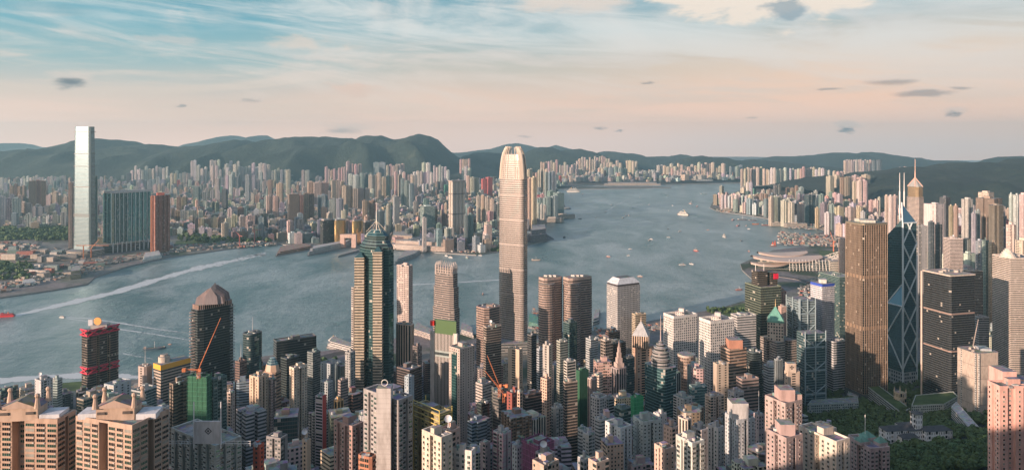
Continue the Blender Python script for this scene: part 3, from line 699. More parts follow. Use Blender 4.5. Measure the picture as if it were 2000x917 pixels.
def hotel_dome(root, poly, zt):
    c = poly[0]; c = (c[0]+6, c[1]+16); b = MB((.68, .60, .52))
    for k in range(5): b.prism(ngon(c[0], c[1], 13-2.2*k, 18), zt+3*k, zt+3*k+3, 'wall', 'wall', topcol=(.6, .55, .5))
    b.build('tiered_dome', root)

# ---- the bottom rows, hillside residential towers with real window frames
tower('brown brick apartment tower with curled gable roof at the left frame edge', -40, 112, 148, 822, 412, col=(.45, .31, .23), plan='notch', roof='none', W=(5.4, 1.7, .7, (.46, .31, .23)), floor=3.0, extra=dr_gable(0), ratio=.75)
tower('brown brick apartment tower with curled gable roof, right one of the pair', 148, 258, 330, 834, 400, col=(.46, .33, .25), plan='notch', roof='none', W=(4.6, 1.7, 1.0, (.50, .36, .28)), floor=3.0, extra=dr_gable(1), ratio=.8)
tower('grey apartment block with a diamond emblem on its roof panel', 334, 420, 472, 874, 440, col=(.34, .36, .34), plan='rib', roof='none', W=(2.6, 1.4, 1.6, (.50, .50, .48)), extra=logo_panel, ratio=.5)
tower('grey apartment slab with a tall pale concrete lift shaft on its front', 710, 778, 806, 785, 436, col=(.32, .30, .29), plan='rib', W=(2.7, 1.6, .9, (.52, .48, .46)), extra=lift_shaft, ratio=.6)
tower('dark apartment tower with yellow framed roof terrace and green windows', 808, 858, 882, 812, 445, col=(.30, .25, .14), plan='rib', W=(2.4, 1.7, .8, (.55, .45, .2)), extra=yellow_frame, ratio=.6)
tower('cream apartment tower with small dark windows and rooftop garden', 824, 862, 884, 858, 392, col=(.62, .53, .43), plan='notch', W=(1.4, 1.3, 1.6, (.6, .5, .4)), ratio=.7)
tower('blank pinkish wall tower with grey side and a dish on top', 861, 881, 899, 845, 405, 'slit', (.52, .36, .30), roof='dish', cat='apartment tower', name='apartment_tower', bay=5)
tower('white boxy building with open framed roof terrace near the bottom', 878, 921, 929, 884, 400, col=(.66, .60, .54), plan='box', W=(1.8, 1.7, 1.6, (.68, .64, .6)), ratio=1.6)
tower('pinkish apartment tower with rounded top left of the lift shaft', 652, 688, 710, 835, 480, col=(.38, .25, .22), plan='rib', W=(1.5, 1.5, 1.2, (.45, .32, .28)), ratio=.7)
tower('low terracotta hexagonal roofed block at the bottom edge', 698, 725, 736, 897, 410, 'res2', (.46, .20, .12), plan='cham')
tower('orange red painted narrow block beside the grey logo block', 494, 507, 516, 872, 470, 'blank' if 'blank' in MATS else 'slit', (.55, .12, .07), cat='apartment tower', name='apartment_tower', bay=6)
tower('dark grey apartment block with balconies behind the red narrow block', 520, 548, 562, 858, 560, 'res2', (.26, .25, .25), plan='notch')
tower('slim cream tower in front of the tall white twin slab', 590, 600, 607, 862, 520, 'slit', (.62, .47, .34), roof='dish', cat='apartment tower', name='apartment_tower', bay=8)
tower('white apartment building with terraced roofs lit warm beside the pink terrace block', 1560, 1634, 1660, 865, 470, col=(.66, .57, .48), plan='notch', W=(1.7, 1.6, 1.6, (.66, .58, .5)), ratio=.8)
tower('cream stair tower block rising behind the white terraced building', 1592, 1622, 1634, 840, 500, 'slit', (.64, .54, .44), ratio=.7, cat='apartment tower', name='apartment_tower')
tower('pinkish building with green copper roofs below the park trees', 1656, 1700, 1738, 878, 520, col=(.50, .38, .37), plan='notch', roof='none', W=(2.0, 1.8, 1.4, (.60, .50, .48)), ratio=.7, extra=lambda root, poly, zt, zb, m, rnd: green_roofs(root, poly, zt))
tower('tall pink residential tower cut by the right frame edge', 1929, 1953, 2030, 757, 455, col=(.66, .40, .34), plan='rib', W=(1.3, 1.4, 2.0, (.66, .42, .36)), ratio=.55,
      extra=lambda root, poly, zt, zb, m, rnd: MBx([(X(1963, 468), X(1990, 468), 470, 484, zb, Z(727, 468), (.68, .42, .36)), (X(1985, 462), X(2030, 462), 461, 480, zb, Z(748, 462), (.66, .40, .34))], 'stair_tower', root))
tower('pinkish brown stepped apartment block, upper one of the two', 1494, 1534, 1567, 790, 520, col=(.42, .33, .30), plan='notch', W=(1.5, 1.4, 2.0, (.5, .38, .34)), ratio=1.0,
      extra=lambda root, poly, zt, zb, m, rnd: MBx([(cen(poly)[0]-5, cen(poly)[0]+6, cen(poly)[1]-7, cen(poly)[1]+5, zt, zt+9, (.52, .36, .32)), (cen(poly)[0]+7, cen(poly)[0]+12, cen(poly)[1]-5, cen(poly)[1]+3, zt, zt+5, (.5, .36, .32))], 'penthouse', root))
tower('pinkish brown stepped apartment block with roof gardens, lower one of the two', 1497, 1536, 1568, 858, 470, col=(.40, .31, .29), plan='notch', W=(1.4, 1.3, 1.9, (.46, .34, .32)), ratio=1.0,
      extra=lambda root, poly, zt, zb, m, rnd: MBx([(cen(poly)[0]-5, cen(poly)[0]+5, cen(poly)[1]-6, cen(poly)[1]+4, zt, zt+8, (.50, .36, .33))], 'penthouse', root))
tower('pale grey slab apartment tower with smooth curved corner and flat penthouse', 1416, 1440, 1474, 822, 600, col=(.50, .52, .53), plan='notch', W=(1.3, 1.4, 1.5, (.5, .5, .5)), ratio=.8,
      extra=lambda root, poly, zt, zb, m, rnd: MBx([(cen(poly)[0]-9, cen(poly)[0]+5, cen(poly)[1]-8, cen(poly)[1]+6, zt, zt+14, (.55, .53, .51))], 'penthouse', root))
tower('thin pale pink pencil tower right of the curved grey slab', 1472, 1482, 1492, 812, 640, 'res', (.50, .40, .40), plan='notch', roof='mast')
tower('white and grey apartment tower with green planted roof', 1382, 1402, 1414, 838, 560, col=(.52, .50, .48), plan='notch', W=(1.4, 1.4, 1.5, (.5, .5, .48)))
tower('cream tower with vertical blue glass stripes and brown roof deck', 1322, 1341, 1353, 822, 560, 'fin', (.60, .50, .42), plan='cham', cat='apartment tower', name='apartment_tower', bay=4)
tower('pinkish white apartment building with green roof rail beside the striped tower', 1352, 1370, 1384, 842, 570, 'res', (.58, .52, .50), plan='notch')
tower('peach apartment building with blank side walls lit by the sun', 1278, 1298, 1318, 880, 470, col=(.62, .44, .36), plan='notch', W=(1.2, 1.4, 2.4, (.6, .46, .4)), ratio=.8)
tower('tall peach block with slit windows behind the peach apartment building', 1296, 1313, 1325, 838, 520, 'slit', (.60, .42, .34), cat='apartment tower', name='apartment_tower')
tower('white apartment building with green glass balconies and roof clutter', 1320, 1352, 1376, 868, 450, col=(.55, .55, .50), plan='rib', W=(2.6, 1.7, 1.0, (.6, .58, .52)), ratio=.8)
tower('white many-windowed apartment tower left of its twin', 1182, 1212, 1234, 838, 590, col=(.56, .58, .57), plan='notch', W=(1.5, 1.5, 1.4, (.6, .6, .6)), ratio=.8)
tower('pale green grey apartment tower with balconies, right of its white twin', 1236, 1256, 1292, 826, 600, col=(.44, .48, .46), plan='notch', W=(1.5, 1.5, 1.2, (.5, .53, .5)), ratio=.8)
tower('grey banded apartment block attached left of the white towers', 1160, 1172, 1186, 822, 640, 'band2', (.42, .43, .43), plan='cham', cat='apartment tower', name='apartment_tower')
tower('white residential tower with boxed roof top beside the green balconies', 1276, 1290, 1302, 812, 640, 'res', (.56, .52, .50), plan='box')
tower('beige low roof deck with pipes at the bottom edge of the picture', 1149, 1165, 1190, 907, 400, 'res', (.56, .44, .36))
tower('grey low roof beside the beige roof deck at the bottom', 1128, 1140, 1152, 902, 420, 'res', (.36, .36, .36))
tower('grey rounded apartment tower with curved balconies', 1126, 1137, 1150, 842, 640, 'band2', (.44, .47, .46), plan='round', cat='apartment tower', name='apartment_tower')
tower('grey white apartment tower right of the rounded grey one', 1138, 1150, 1162, 850, 620, 'res2', (.46, .48, .48), plan='notch')
# ---- purple and red netted construction
tower('building wrapped in dark magenta netting near the bottom centre', 1020, 1050, 1082, 874, 500, 'fabric', (.20, .07, .13), roof='plant', extra=scaffold((.40, .12, .24)), cat='wrapped building', name='wrapped_building')
tower('white tower with magenta scaffold crown left of the magenta netted block', 963, 982, 998, 850, 560, 'res', (.50, .47, .46), plan='notch', extra=scaffold((.42, .15, .22)))
tower('tall green netted tower under construction with a crane on top', 367, 403, 412, 738, 640, 'fabric', (.035, .12, .07), roof='plant', extra=scaffold((.07, .26, .15)), ratio=.9, cat='netted tower', name='netted_tower')
tower('dark tower with lit beige edge attached left of the green netted tower', 331, 338, 368, 752, 650, 'band2', (.22, .17, .13), plan='rib', cat='apartment tower', name='apartment_tower', roof='plant')
tower('dark green glass tower attached right of the green netted tower', 409, 417, 443, 742, 655, 'res2', (.13, .20, .19), plan='rib')
tower('small bright green netted building beside the teal office block', 1232, 1238, 1256, 778, 760, 'fabric', (.05, .32, .13), extra=scaffold((.08, .4, .2)), cat='netted building', name='netted_building')
tower('dark green netted low tower left of the cream art deco block', 1124, 1132, 1150, 726, 860, 'fabric', (.03, .11, .06), cat='netted building', name='netted_building')
# ---- left middle
tower('dark green office building with dark windows left of the curled roofs', -6, 2, 32, 765, 900, 'band2', (.10, .16, .14))
tower('pale grey domed roof block with blank wall on the waterfront left', 68, 80, 103, 745, 820, 'slit', (.52, .52, .52), roof='dish', ratio=.6)
tower('green and white building with stair slab beside the football pitch', 98, 112, 122, 742, 900, 'band2', (.36, .44, .42))
tower('dark glass office slab with cream fin left of the second gable', 150, 163, 205, 782, 700, 'sea', (.40, .34, .27), ratio=.7)
tower('grey white office building with dark green glass centre strip', 203, 222, 256, 754, 800, 'slit', (.44, .48, .50), plan='box', bay=7, extra=lambda root, poly, zt, zb, m, rnd: glass_strip(root, poly, zt, zb))
tower('pale polygonal tower with cream faces left of the orange banded block', 267, 284, 300, 718, 900, 'slit', (.52, .42, .37), plan='cham', bay=8, roof='mast')
tower('small glass and white office building in front of the orange banded block', 256, 275, 306, 766, 760, 'sea', (.42, .44, .44))
tower('beige banded office block with an orange band below its roof', 300, 314, 372, 722, 890, 'band', (.46, .38, .32), floor=3.8, roof='plant', extra=orange_band, ratio=.75)
tower('grey round water tank building behind the second gabled tower', 300, 318, 331, 800, 600, 'res', (.42, .42, .42))
tower('narrow beige blank tower right of the netted tower', 441, 450, 459, 768, 720, 'slit', (.45, .36, .31), cat='apartment tower', name='apartment_tower')
tower('tall cream apartment tower with one window column, left of the dark balconies', 487, 505, 525, 738, 780, col=(.60, .45, .33), plan='notch', W=(1.3, 1.4, 3.2, (.52, .40, .31)), ratio=.9, floor=3.2)
tower('mauve balcony apartment tower joined to the tall cream tower', 524, 530, 540, 742, 790, 'res2', (.36, .28, .27), plan='rib', bay=2.6)
tower('copper topped banded tower with faceted glass crown', 512, 535, 552, 730, 850, 'band', (.42, .28, .20), plan='cham', roof='none', extra=glass_dome, floor=4, cat='apartment tower', name='apartment_tower')
tower('tall white cream slab tower with twin window columns', 565, 574, 600, 720, 800, col=(.64, .53, .42), plan='notch', W=(1.4, 1.6, 1.6, (.55, .46, .38)), ratio=.8)
tower('slate blue office block with masts and rounded front on the waterfront', 470, 489, 516, 655, 960, 'sea', (.10, .12, .13), plan='round', roof='mast')
tower('slim brown office tower left of the round masted tower', 459, 468, 482, 708, 880, 'band2', (.20, .13, .11), roof='mast')
tower('wide dark office slab with coloured butterfly sign at its top corner', 534, 540, 618, 668, 1050, 'dark', (.12, .13, .13), ratio=.35, floor=3.8)
tower('dark glass tower with square open roof frame', 548, 560, 586, 702, 900, 'dark', (.08, .10, .10))
tower('dark grey tower with roof tanks between the slab and the highway', 600, 611, 626, 690, 960, 'band2', (.22, .25, .25))
tower('grey blue office block in front of the waterfront highway', 627, 645, 665, 712, 930, 'slit', (.36, .40, .42), bay=6)
tower('white grey building with square windows below the highway', 626, 640, 650, 748, 820, 'grid', (.38, .41, .42))
tower('lavender blank tower with a red side wall', 616, 630, 637, 776, 720, 'slit', (.50, .44, .48), cat='apartment tower', name='apartment_tower', bay=9, extra=lambda root, poly, zt, zb, m, rnd: red_side(root, poly, zt, zb))
tower('orange tan tower with red blue window strips', 652, 659, 671, 785, 700, 'fin', (.55, .34, .16), cat='apartment tower', name='apartment_tower', bay=4)
tower('brown grey tower with warm lit left edge', 660, 665, 680, 745, 780, 'band2', (.34, .27, .25))
tower('grey tower with square windows left of the twin banded skyscraper', 674, 684, 694, 690, 900, 'grid', (.34, .34, .33))
tower('slim white blank slab hugging the left of the twin banded skyscraper', 686, 690, 695, 563, 1010, 'slit', (.60, .54, .50), roof='none', bay=9)
# ---- centre
tower('slim pink hotel tower with white blank right wall behind the twin banded skyscraper', 775, 798, 806, 520, 1130, 'grid', (.55, .45, .41), name='hotel_tower', cat='hotel')
tower('peach art deco hotel tower with tall window slots', 772, 802, 810, 636, 1010, 'fin', (.62, .46, .37), plan='cham', name='hotel_tower', cat='hotel', bay=4.4)
tower('dark brown narrow building right of the peach tower', 806, 815, 824, 678, 960, 'res2', (.24, .19, .18))
tower('low dark building with terracotta roof house below the peach tower', 775, 800, 824, 724, 860, 'dark', (.17, .13, .12))
tower('blue grey narrow tower beside the dark low block', 790, 798, 809, 738, 740, 'slit', (.36, .42, .46))
tower('glass topped beige office block with window dots, right of the fin tower', 877, 898, 927, 683, 850, 'slit', (.50, .41, .36), bay=4, extra=lambda root, poly, zt, zb, m, rnd: glass_strip(root, poly, zt, zb))
tower('brown eight-sided banded office tower behind the tallest tower', 926, 950, 981, 604, 1190, 'band', (.40, .28, .23), plan='cham', floor=4.0)
tower('black glass tower framed in beige with a dish on its roof', 944, 950, 979, 640, 900, 'dark', (.42, .34, .28), roof='dish', ratio=.6)
tower('cream blank building lit by the sun in front of the tallest tower', 992, 1014, 1021, 684, 900, 'slit', (.62, .49, .37), bay=12)
tower('dark grey glass building right of the cream blank building', 1030, 1038, 1048, 656, 960, 'dark', (.14, .14, .14))
tower('white and blue banded narrow office block', 1048, 1053, 1062, 684, 900, 'band', (.44, .47, .50))
tower('beige grey blank sided tower right of the blue banded block', 1060, 1072, 1079, 676, 880, 'slit', (.46, .42, .38), bay=9)
tower('pale greenish glass tower with busy roof plant', 1087, 1094, 1109, 668, 880, 'band', (.40, .40, .34))
tower('dark green glass tower with white rooftop machines', 1100, 1112, 1127, 632, 1000, 'sea', (.12, .16, .15))
tower('white framed rooftop tower above a black glass slab', 1101, 1107, 1125, 708, 770, 'slit', (.60, .56, .50), bay=9)
tower('tall black green glass slab with lit left edge', 1100, 1104, 1128, 748, 745, 'dark', (.42, .34, .28), ratio=.5)
tower('grey white twin column tower with scaffold poles at its top', 1144, 1154, 1168, 664, 960, 'band2', (.42, .44, .44))
tower('slim cream edged dark glass tower with broken sunset reflections', 1173, 1182, 1197, 666, 900, 'bronze', (.50, .42, .36), floor=3.8)
tower('black glass office block behind the slim cream edged tower', 1186, 1198, 1222, 672, 1000, 'dark', (.10, .11, .11))
tower('brown block with white dishes behind the black glass office', 1184, 1196, 1211, 650, 1060, 'dark', (.22, .15, .12), roof='dish')
tower('peach step-roofed block with keyhole gable', 1056, 1068, 1077, 742, 780, 'grid', (.60, .42, .32), cat='apartment tower', name='apartment_tower')
tower('dark brick building with white reflecting strip', 1018, 1026, 1058, 772, 740, 'dark', (.24, .17, .15), ratio=.6)
tower('dark red brick tower right of the orange cranes', 990, 1000, 1018, 770, 700, 'slit', (.30, .09, .07), bay=7)
tower('peach slim side block attached to the dark red brick tower', 1010, 1015, 1021, 768, 690, 'grid', (.60, .42, .32))
tower('greenish roofed black tower with pale lit top left of the cranes', 929, 942, 960, 752, 750, 'band2', (.48, .42, .38))
tower('black green glass tower in shade below the pale topped tower', 932, 940, 956, 790, 700, 'dark', (.08, .10, .09))
tower('dark netted block carrying the orange cranes', 962, 978, 993, 772, 720, 'band2', (.15, .14, .13))
tower('grey apartment block with step-backs left of the black glass slab', 1076, 1086, 1100, 800, 680, 'res2', (.33, .33, .32), plan='notch')
tower('pink grey apartment tower at the bottom left of the magenta scaffold', 938, 948, 958, 868, 560, 'res', (.40, .32, .32), plan='notch')
tower('white apartment tower at the bottom beside the magenta netting', 1000, 1010, 1020, 874, 520, 'res', (.52, .53, .53), plan='notch')
tower('grey building with pale blue dish on its roof', 1046, 1066, 1084, 893, 440, 'slit', (.36, .34, .33), roof='dish')
tower('low brown roof terrace at the bottom centre', 1040, 1062, 1092, 912, 392, 'res', (.50, .38, .30))
tower('cream art deco shoulder block with round medallion', 1146, 1156, 1168, 742, 800, 'fin', (.56, .42, .38), plan='cham', cat='apartment tower', name='apartment_tower')
tower('cream office block with stepped top right of the medallion block', 1160, 1170, 1178, 734, 820, 'band2', (.60, .47, .38))
tower('grey chequered facade building below the art deco blocks', 1150, 1168, 1188, 780, 720, 'grid', (.44, .42, .41), plan='cham')
tower('old art deco tower with a stepped pinkish spire', 1192, 1206, 1226, 722, 830, 'fin', (.38, .31, .30), plan='cham', roof='none', extra=spire_top, bay=4)
tower('dark stepped office block right of the spired tower', 1218, 1226, 1240, 700, 920, 'sea', (.14, .15, .15))
tower('blank grey slab with green glass wedge roof', 1180, 1188, 1200, 780, 740, 'slit', (.33, .36, .37), bay=7)
tower('dark green sloped glass roof building', 1200, 1214, 1232, 800, 700, 'sea', (.14, .2, .19))
tower('light grey bank building with steel roof frames', 1315, 1335, 1352, 780, 800, 'slit', (.44, .44, .43), bay=6)
tower('teal glass cube building in front of the round brown tower', 1346, 1352, 1380, 756, 820, 'teal', (.3, .4, .4))
tower('cream residential block with peach roof house beside the teal cube', 1377, 1388, 1414, 776, 760, 'res', (.58, .45, .37), plan='notch')
tower('white grey office block behind the cream residential block', 1422, 1434, 1453, 768, 800, 'slit', (.46, .42, .42), bay=6)
tower('brown stepped roof office block with balcony bands', 1438, 1450, 1482, 742, 850, 'band', (.36, .27, .24), floor=4)
tower('terracotta topped banded office building beside the white grid tower', 1407, 1425, 1458, 684, 930, 'band', (.48, .33, .24), floor=4.2, extra=lambda root, poly, zt, zb, m, rnd: MBx([(cen(poly)[0]-8, cen(poly)[0]+10, cen(poly)[1]-8, cen(poly)[1]+8, zt, zt+12, (.50, .24, .16))], 'terracotta_block', root))
tower('cream sign wall building with coloured balcony edge', 1393, 1400, 1423, 712, 880, 'slit', (.56, .46, .36), bay=9)
tower('dark curved glass office between the banded blocks', 1455, 1470, 1492, 690, 930, 'dark', (.10, .13, .13), plan='round')
tower('blue grey ribbed slim tower left of the cream cross tower', 1512, 1518, 1529, 704, 930, 'fin', (.33, .37, .38))
tower('cream tower with a dark cross emblem on its top block', 1532, 1539, 1562, 728, 900, 'slit', (.60, .47, .37), bay=14, roof='none', extra=lambda root, poly, zt, zb, m, rnd: cross_sign(root, poly, zt))
tower('small pink brown building behind the trussed bank', 1516, 1524, 1536, 570, 1230, 'grid', (.46, .30, .25))
tower('dark green glass tower with a red sign at its top corner', 1455, 1486, 1526, 562, 1180, 'dark', (.20, .23, .16), ratio=.8, floor=4.2, roof='none', extra=lambda root, poly, zt, zb, m, rnd: red_sign(root, poly, zt))
tower('pale slab with dark end louvres behind the twin white grid towers', 1427, 1440, 1477, 618, 1130, 'band', (.56, .54, .52), ratio=.6, floor=4)
tower('olive banded building with curved front behind the pyramid tower', 1234, 1241, 1262, 615, 1200, 'band', (.52, .42, .30))
tower('pink office slab right of the dark green tower', 1520, 1526, 1536, 600, 1160, 'slit', (.52, .36, .30))
tower('low grey white car park building below the trussed bank', 1608, 1628, 1655, 668, 1180, 'band', (.62, .62, .62), floor=4)
tower('dark low green glass block between the grid tower and the bronze tower', 1598, 1640, 1668, 542, 1500, 'sea', (.22, .28, .24), ratio=.7)
tower('teal glass office with louvres right of the pyramid tower', 1558, 1566, 1578, 620, 1190, 'teal', (.25, .35, .35))
# ---- right side
tower('pale pink tower with horizontal louvres behind the black tower', 1842, 1856, 1881, 467, 1560, 'band', (.60, .50, .45), ratio=.7, roof='dish')
tower('brown grey glass tower beside the braced tower', 1790, 1795, 1812, 442, 1600, 'slit', (.30, .30, .30), bay=4)
tower('dark tower with pale lit vertical edge behind the black tower', 1882, 1894, 1920, 530, 1450, 'dark', (.50, .42, .34))
tower('white checkered tower with crane to the right of the black tower', 1904, 1912, 1932, 620, 1250, 'band', (.56, .52, .50), floor=4)
tower('tall cream hotel tower with domed roof at the right edge', 1938, 1974, 2030, 505, 1180, 'band', (.66, .56, .48), ratio=.8, name='hotel_tower', cat='hotel', extra=lambda root, poly, zt, zb, m, rnd: hotel_dome(root, poly, zt))# ------------------------------------------------------------------ landmark towers
def start(name, label, cat, px0, pxc, px1, D, ratio=1.0, base=None, k=.9):
    poly, th, a, b = footprint(px0, pxc, px1, D, ratio); c = occupy(poly, k)
    zb = base if base is not None else max(2, min(G(*p) for p in poly)-3)
    return thing(name, label, cat, (c[0], c[1], zb)), poly, th, a, b, zb
def pt(poly, s, t):                            # s along near->right, t along near->left
    P, B, Q, A = [Vector(p) for p in poly]; v = P+(B-P)*s+(A-P)*t; return (v.x, v.y)
def part(root, name, fn, col=(.5, .5, .5)):
    b = MB(col); fn(b); return b.build(name, root)

# tallest tower in the middle: rounded corners, tapering crown of claws
r, poly, th, a, b_, zb = start('skyscraper', 'tallest silver pink tower with claw-like crown, rising mid-picture over the harbour', 'skyscraper', 972, 1022, 1033, 1412, .9, 4)
c = cen(poly); base = superellipse(poly, 36, .42)
prof = [(zb, 1.0), (60, 1.0), (150, .995), (250, .985), (330, .97), (352, .95), (372, .90), (390, .83), (402, .75)]
def ifc(b):
    for (z0, k0), (z1, k1) in zip(prof, prof[1:]): b.prism(scale_poly(base, k0, c), z0, z1, 'pearl', 'roof' if z1 == 402 else None, 2.3, 4.2, poly2=scale_poly(base, k1, c), vo=int(z0/4.2), smooth=False)
part(r, 'facade', ifc, (.46, .39, .35))
n = 44; outer = superellipse(poly, n, .42)
for k in range(n):
    ang = outer[k]; b = MB((.66, .56, .46)); dirv = Vector(ang)-Vector(c)
    pts = [(352, .97), (375, .92), (392, .85), (404, .76), (413, .62), (418 if k % 2 else 416, .50)]
    for (z0, k0), (z1, k1) in zip(pts, pts[1:]):
        p0 = Vector(c)+dirv*k0; p1 = Vector(c)+dirv*k1; b.tube((p0.x, p0.y, z0), (p1.x, p1.y, z1), .62, 5, 'paint')
    b.build('crown_claw', r)
for z in (68, 118, 168, 218, 268, 318): part(r, 'mechanical_band', lambda b: b.prism(scale_poly(base, 1.004, c), z, z+2.4, 'wall', None, 2, 5), (.34, .29, .26))
part(r, 'podium', lambda b: b.prism(scale_poly(rect(c[0]-8, c[1]-2, 120, 70, .1), 1), zb, 26, 'band2', 'roof', 6, 5), (.28, .28, .27))

# its shorter sibling
r, poly, th, a, b_, zb = start('skyscraper', 'mid-height tower with finned crown and horizontal bands on the shore, left of the tallest tower', 'skyscraper', 843, 885, 900, 1330, .8, 4)
c = cen(poly); bs = chamfer_plan(poly, .16)
def ifc1(b):
    for z0, z1, k in ((zb, 110, 1.0), (110, 150, .93), (150, 176, .85)): b.prism(scale_poly(bs, k, c), z0, z1, 'band', 'roof', 3, 4.2)
    b.prism(scale_poly(bs, .80, c), 176, 186, 'band', 'roof', 3, 4.2, poly2=scale_poly(bs, .72, c))
part(r, 'facade', ifc1, (.31, .25, .22))
for i in range(4):
    P, Q = Vector(scale_poly(poly, .78, c)[i]), Vector(scale_poly(poly, .78, c)[(i+1) % 4])
    for k in range(7):
        p = P+(Q-P)*(k+.5)/7; q = Vector(c)+(p-Vector(c))*.86
        part(r, 'crown_fin', lambda b: (b.tube((p.x, p.y, 172), (p.x, p.y, 190), .7, 5), b.tube((p.x, p.y, 190), (q.x, q.y, 197), .6, 5, r2=.2)), (.66, .55, .48))

# white fin tower with green advertising roof in front of it
r, poly, th, a, b_, zb = start('office_tower', 'white pier office tower with black vertical fins and a green sign wall on its roof', 'office tower', 842, 892, 898, 1020, .7)
c = cen(poly); zt = Z(655, 1020)
part(r, 'facade', lambda b: b.prism(poly, zb, zt, 'fin', 'roof', 2.4, 4), (.55, .50, .46))
P, A, B = Vector(poly[0]), Vector(poly[3]), Vector(poly[1])
for s0, s1 in ((-.03, .12), (.86, 1.02)):
    q0, q1 = P+(A-P)*s0, P+(A-P)*s1; nrm = Vector((-(A-P).y, (A-P).x)).normalized(); nrm = -nrm if nrm.y > 0 else nrm
    part(r, 'corner_pier', lambda b: b.prism([tuple(q1+nrm*1.2), tuple(q0+nrm*1.2), tuple(q0-nrm*2), tuple(q1-nrm*2)], zb, zt+3, 'wall', 'wall', topcol=(.6, .58, .55)), (.60, .54, .49))
part(r, 'window_band', lambda b: b.prism(scale_poly(poly, 1.006), zt-34, zt-25, 'band2', None, 2.4, 9), (.35, .40, .38))
gz = Z(628, 1020)
def green(b):
    q0, q1 = P+(A-P)*.86, P+(A-P)*.02; b.prism([tuple(q0), tuple(q1), tuple(q1+Vector((0, 5))), tuple(q0+Vector((0, 5)))], zt, gz, 'paint', 'paint', topcol=(.05, .12, .03))
part(r, 'green_sign_wall', green, (.055, .12, .03))
q = P+(A-P)*.93
part(r, 'red_sign', lambda b: b.prism(ngon(q.x, q.y-.6, 4, 6), Z(632, 1020)-6, Z(632, 1020)+1, 'paint', 'paint', topcol=(.7, .02, .02)), (.7, .03, .02))

# twin stepped pinstripe tower with glass pyramid
r, poly, th, a, b_, zb = start('skyscraper', 'dark green glass skyscraper with two gold banded shafts and pyramid top, left of centre', 'skyscraper', 695, 752, 776, 985, .9)
c = cen(poly); zt = Z(490, 985); core = chamfer_plan(poly, .30)
part(r, 'glass_core', lambda b: (b.prism(core, zb, zt, 'sea', 'roof', 2.4, 3.9), b.prism(scale_poly(core, .97, c), zt, zt+4, 'dark', 'roof', 2.4, 4)), (.07, .15, .15))
part(r, 'pyramid_roof', lambda b: (b.prism(scale_poly(core, .98, c), zt+4, zt+13, 'dark', 'glassy', 3, 4, poly2=scale_poly(core, .72, c), topcol=(.1, .2, .2)), b.prism(scale_poly(core, .70, c), zt+13, zt+19, 'dark', 'glassy', 3, 4, topcol=(.1, .2, .2)), b.prism(scale_poly(core, .70, c), zt+19, zt+27, 'sea', 'glassy', 3, 4, poly2=scale_poly(core, .34, c), topcol=(.1, .2, .2))), (.10, .18, .18))
part(r, 'crown_frame', lambda b: [b.tube((p[0], p[1], zt+24), (c[0], c[1], zt+40), .3) for p in scale_poly(poly, .5, c)], (.7, .6, .45))
part(r, 'mast', lambda b: b.tube((c[0], c[1], zt+26), (c[0], c[1], zt+66), .8, 8, r2=.3), (.66, .60, .52))
D0 = 985
for s, (x0, x1), yt in (('l', (692, 711), 503), ('r', (728, 746), 492)):
    D = D0-3 if s == 'r' else D0+9
    def shaft(b):
        q = [(X(x0, D), D), (X(x1, D), D), (X(x1, D), D+22), (X(x0, D), D+22)]; z = Z(yt, D)
        b.prism(q, zb, z, 'band', 'roof', 3, 4.0)
    sh = part(r, 'banded_shaft', shaft, (.54, .45, .34))
    part(sh, 'shaft_cap', lambda b: b.cone([(p[0]-sh.parent.location.x, p[1]-sh.parent.location.y) for p in [(X(x0, D), D), (X(x1, D), D), (X(x1, D), D+22), (X(x0, D), D+22)]], Z(yt, D)-zb, ((X((x0+x1)/2, D)-sh.parent.location.x), D+9-sh.parent.location.y, Z(yt-10, D)-zb), 'glassy'), (.10, .20, .20)).location = (0, 0, 0)

# braced triangular tower
r, poly, th, a, b_, zb = start('skyscraper', 'triangulated glass skyscraper with white diagonal bracing and twin masts, right of the bronze tower', 'skyscraper', 1733, 1763, 1790, 1215, 1.0)
P, B, Q, A = [Vector(p) for p in poly]; O = (P+Q)/2; zb0 = zb
s_ = 54.0; z1 = zb+32
def tri(b, p, q, zedge, zo, m='azure'):
    nb = 14; nf = lambda z: (z-zb)/4.2
    pp, qq, oo = (p.x, p.y), (q.x, q.y), (O.x, O.y)
    for (s, e, zs, ze) in ((pp, qq, zedge, zedge), (qq, oo, zedge, zo), (oo, pp, zo, zedge)):
        b.face([(s[0], s[1], zb), (e[0], e[1], zb), (e[0], e[1], ze), (s[0], s[1], zs)], m, [(0, 0), (nb, 0), (nb, nf(ze)), (0, nf(zs))])
    b.face([(*pp, zedge), (*qq, zedge), (*oo, zo)], 'glassy', None, (.10, .20, .25))
H = [(A, P, 142, 176), (P, B, 286, 318), (B, Q, 230, 262), (Q, A, 262, 290)]
for k, (p, q, ze, zo) in enumerate(H): part(r, 'glass_shaft', lambda b: tri(b, p, q, ze, zo), (.07, .16, .17))
def brace(p, q, zt, both=True):
    off = Vector(((q-p).y, -(q-p).x)).normalized()*.5
    z = z1
    ff = lambda v, zz: (v.x+off.x, v.y+off.y, zz)
    part(r, 'edge_column', lambda b: b.tube(ff(p, zb), ff(p, zt), 1.5, 6), (.62, .66, .66))
    while z < zt-4:
        z2 = min(z+s_, zt); k = (z2-z)/s_
        fl = int(round((z-z1)/s_)) % 2
        if both or fl: part(r, 'brace', lambda b: b.tube(ff(p, z), ff(p+(q-p)*k, z2), 1.25, 6), (.62, .66, .66))
        if both or not fl: part(r, 'brace', lambda b: b.tube(ff(q, z), ff(q+(p-q)*k, z2), 1.25, 6), (.62, .66, .66))
        z = z2
brace(A, P, 142, False); brace(P, B, 286); brace(B, Q, 230)
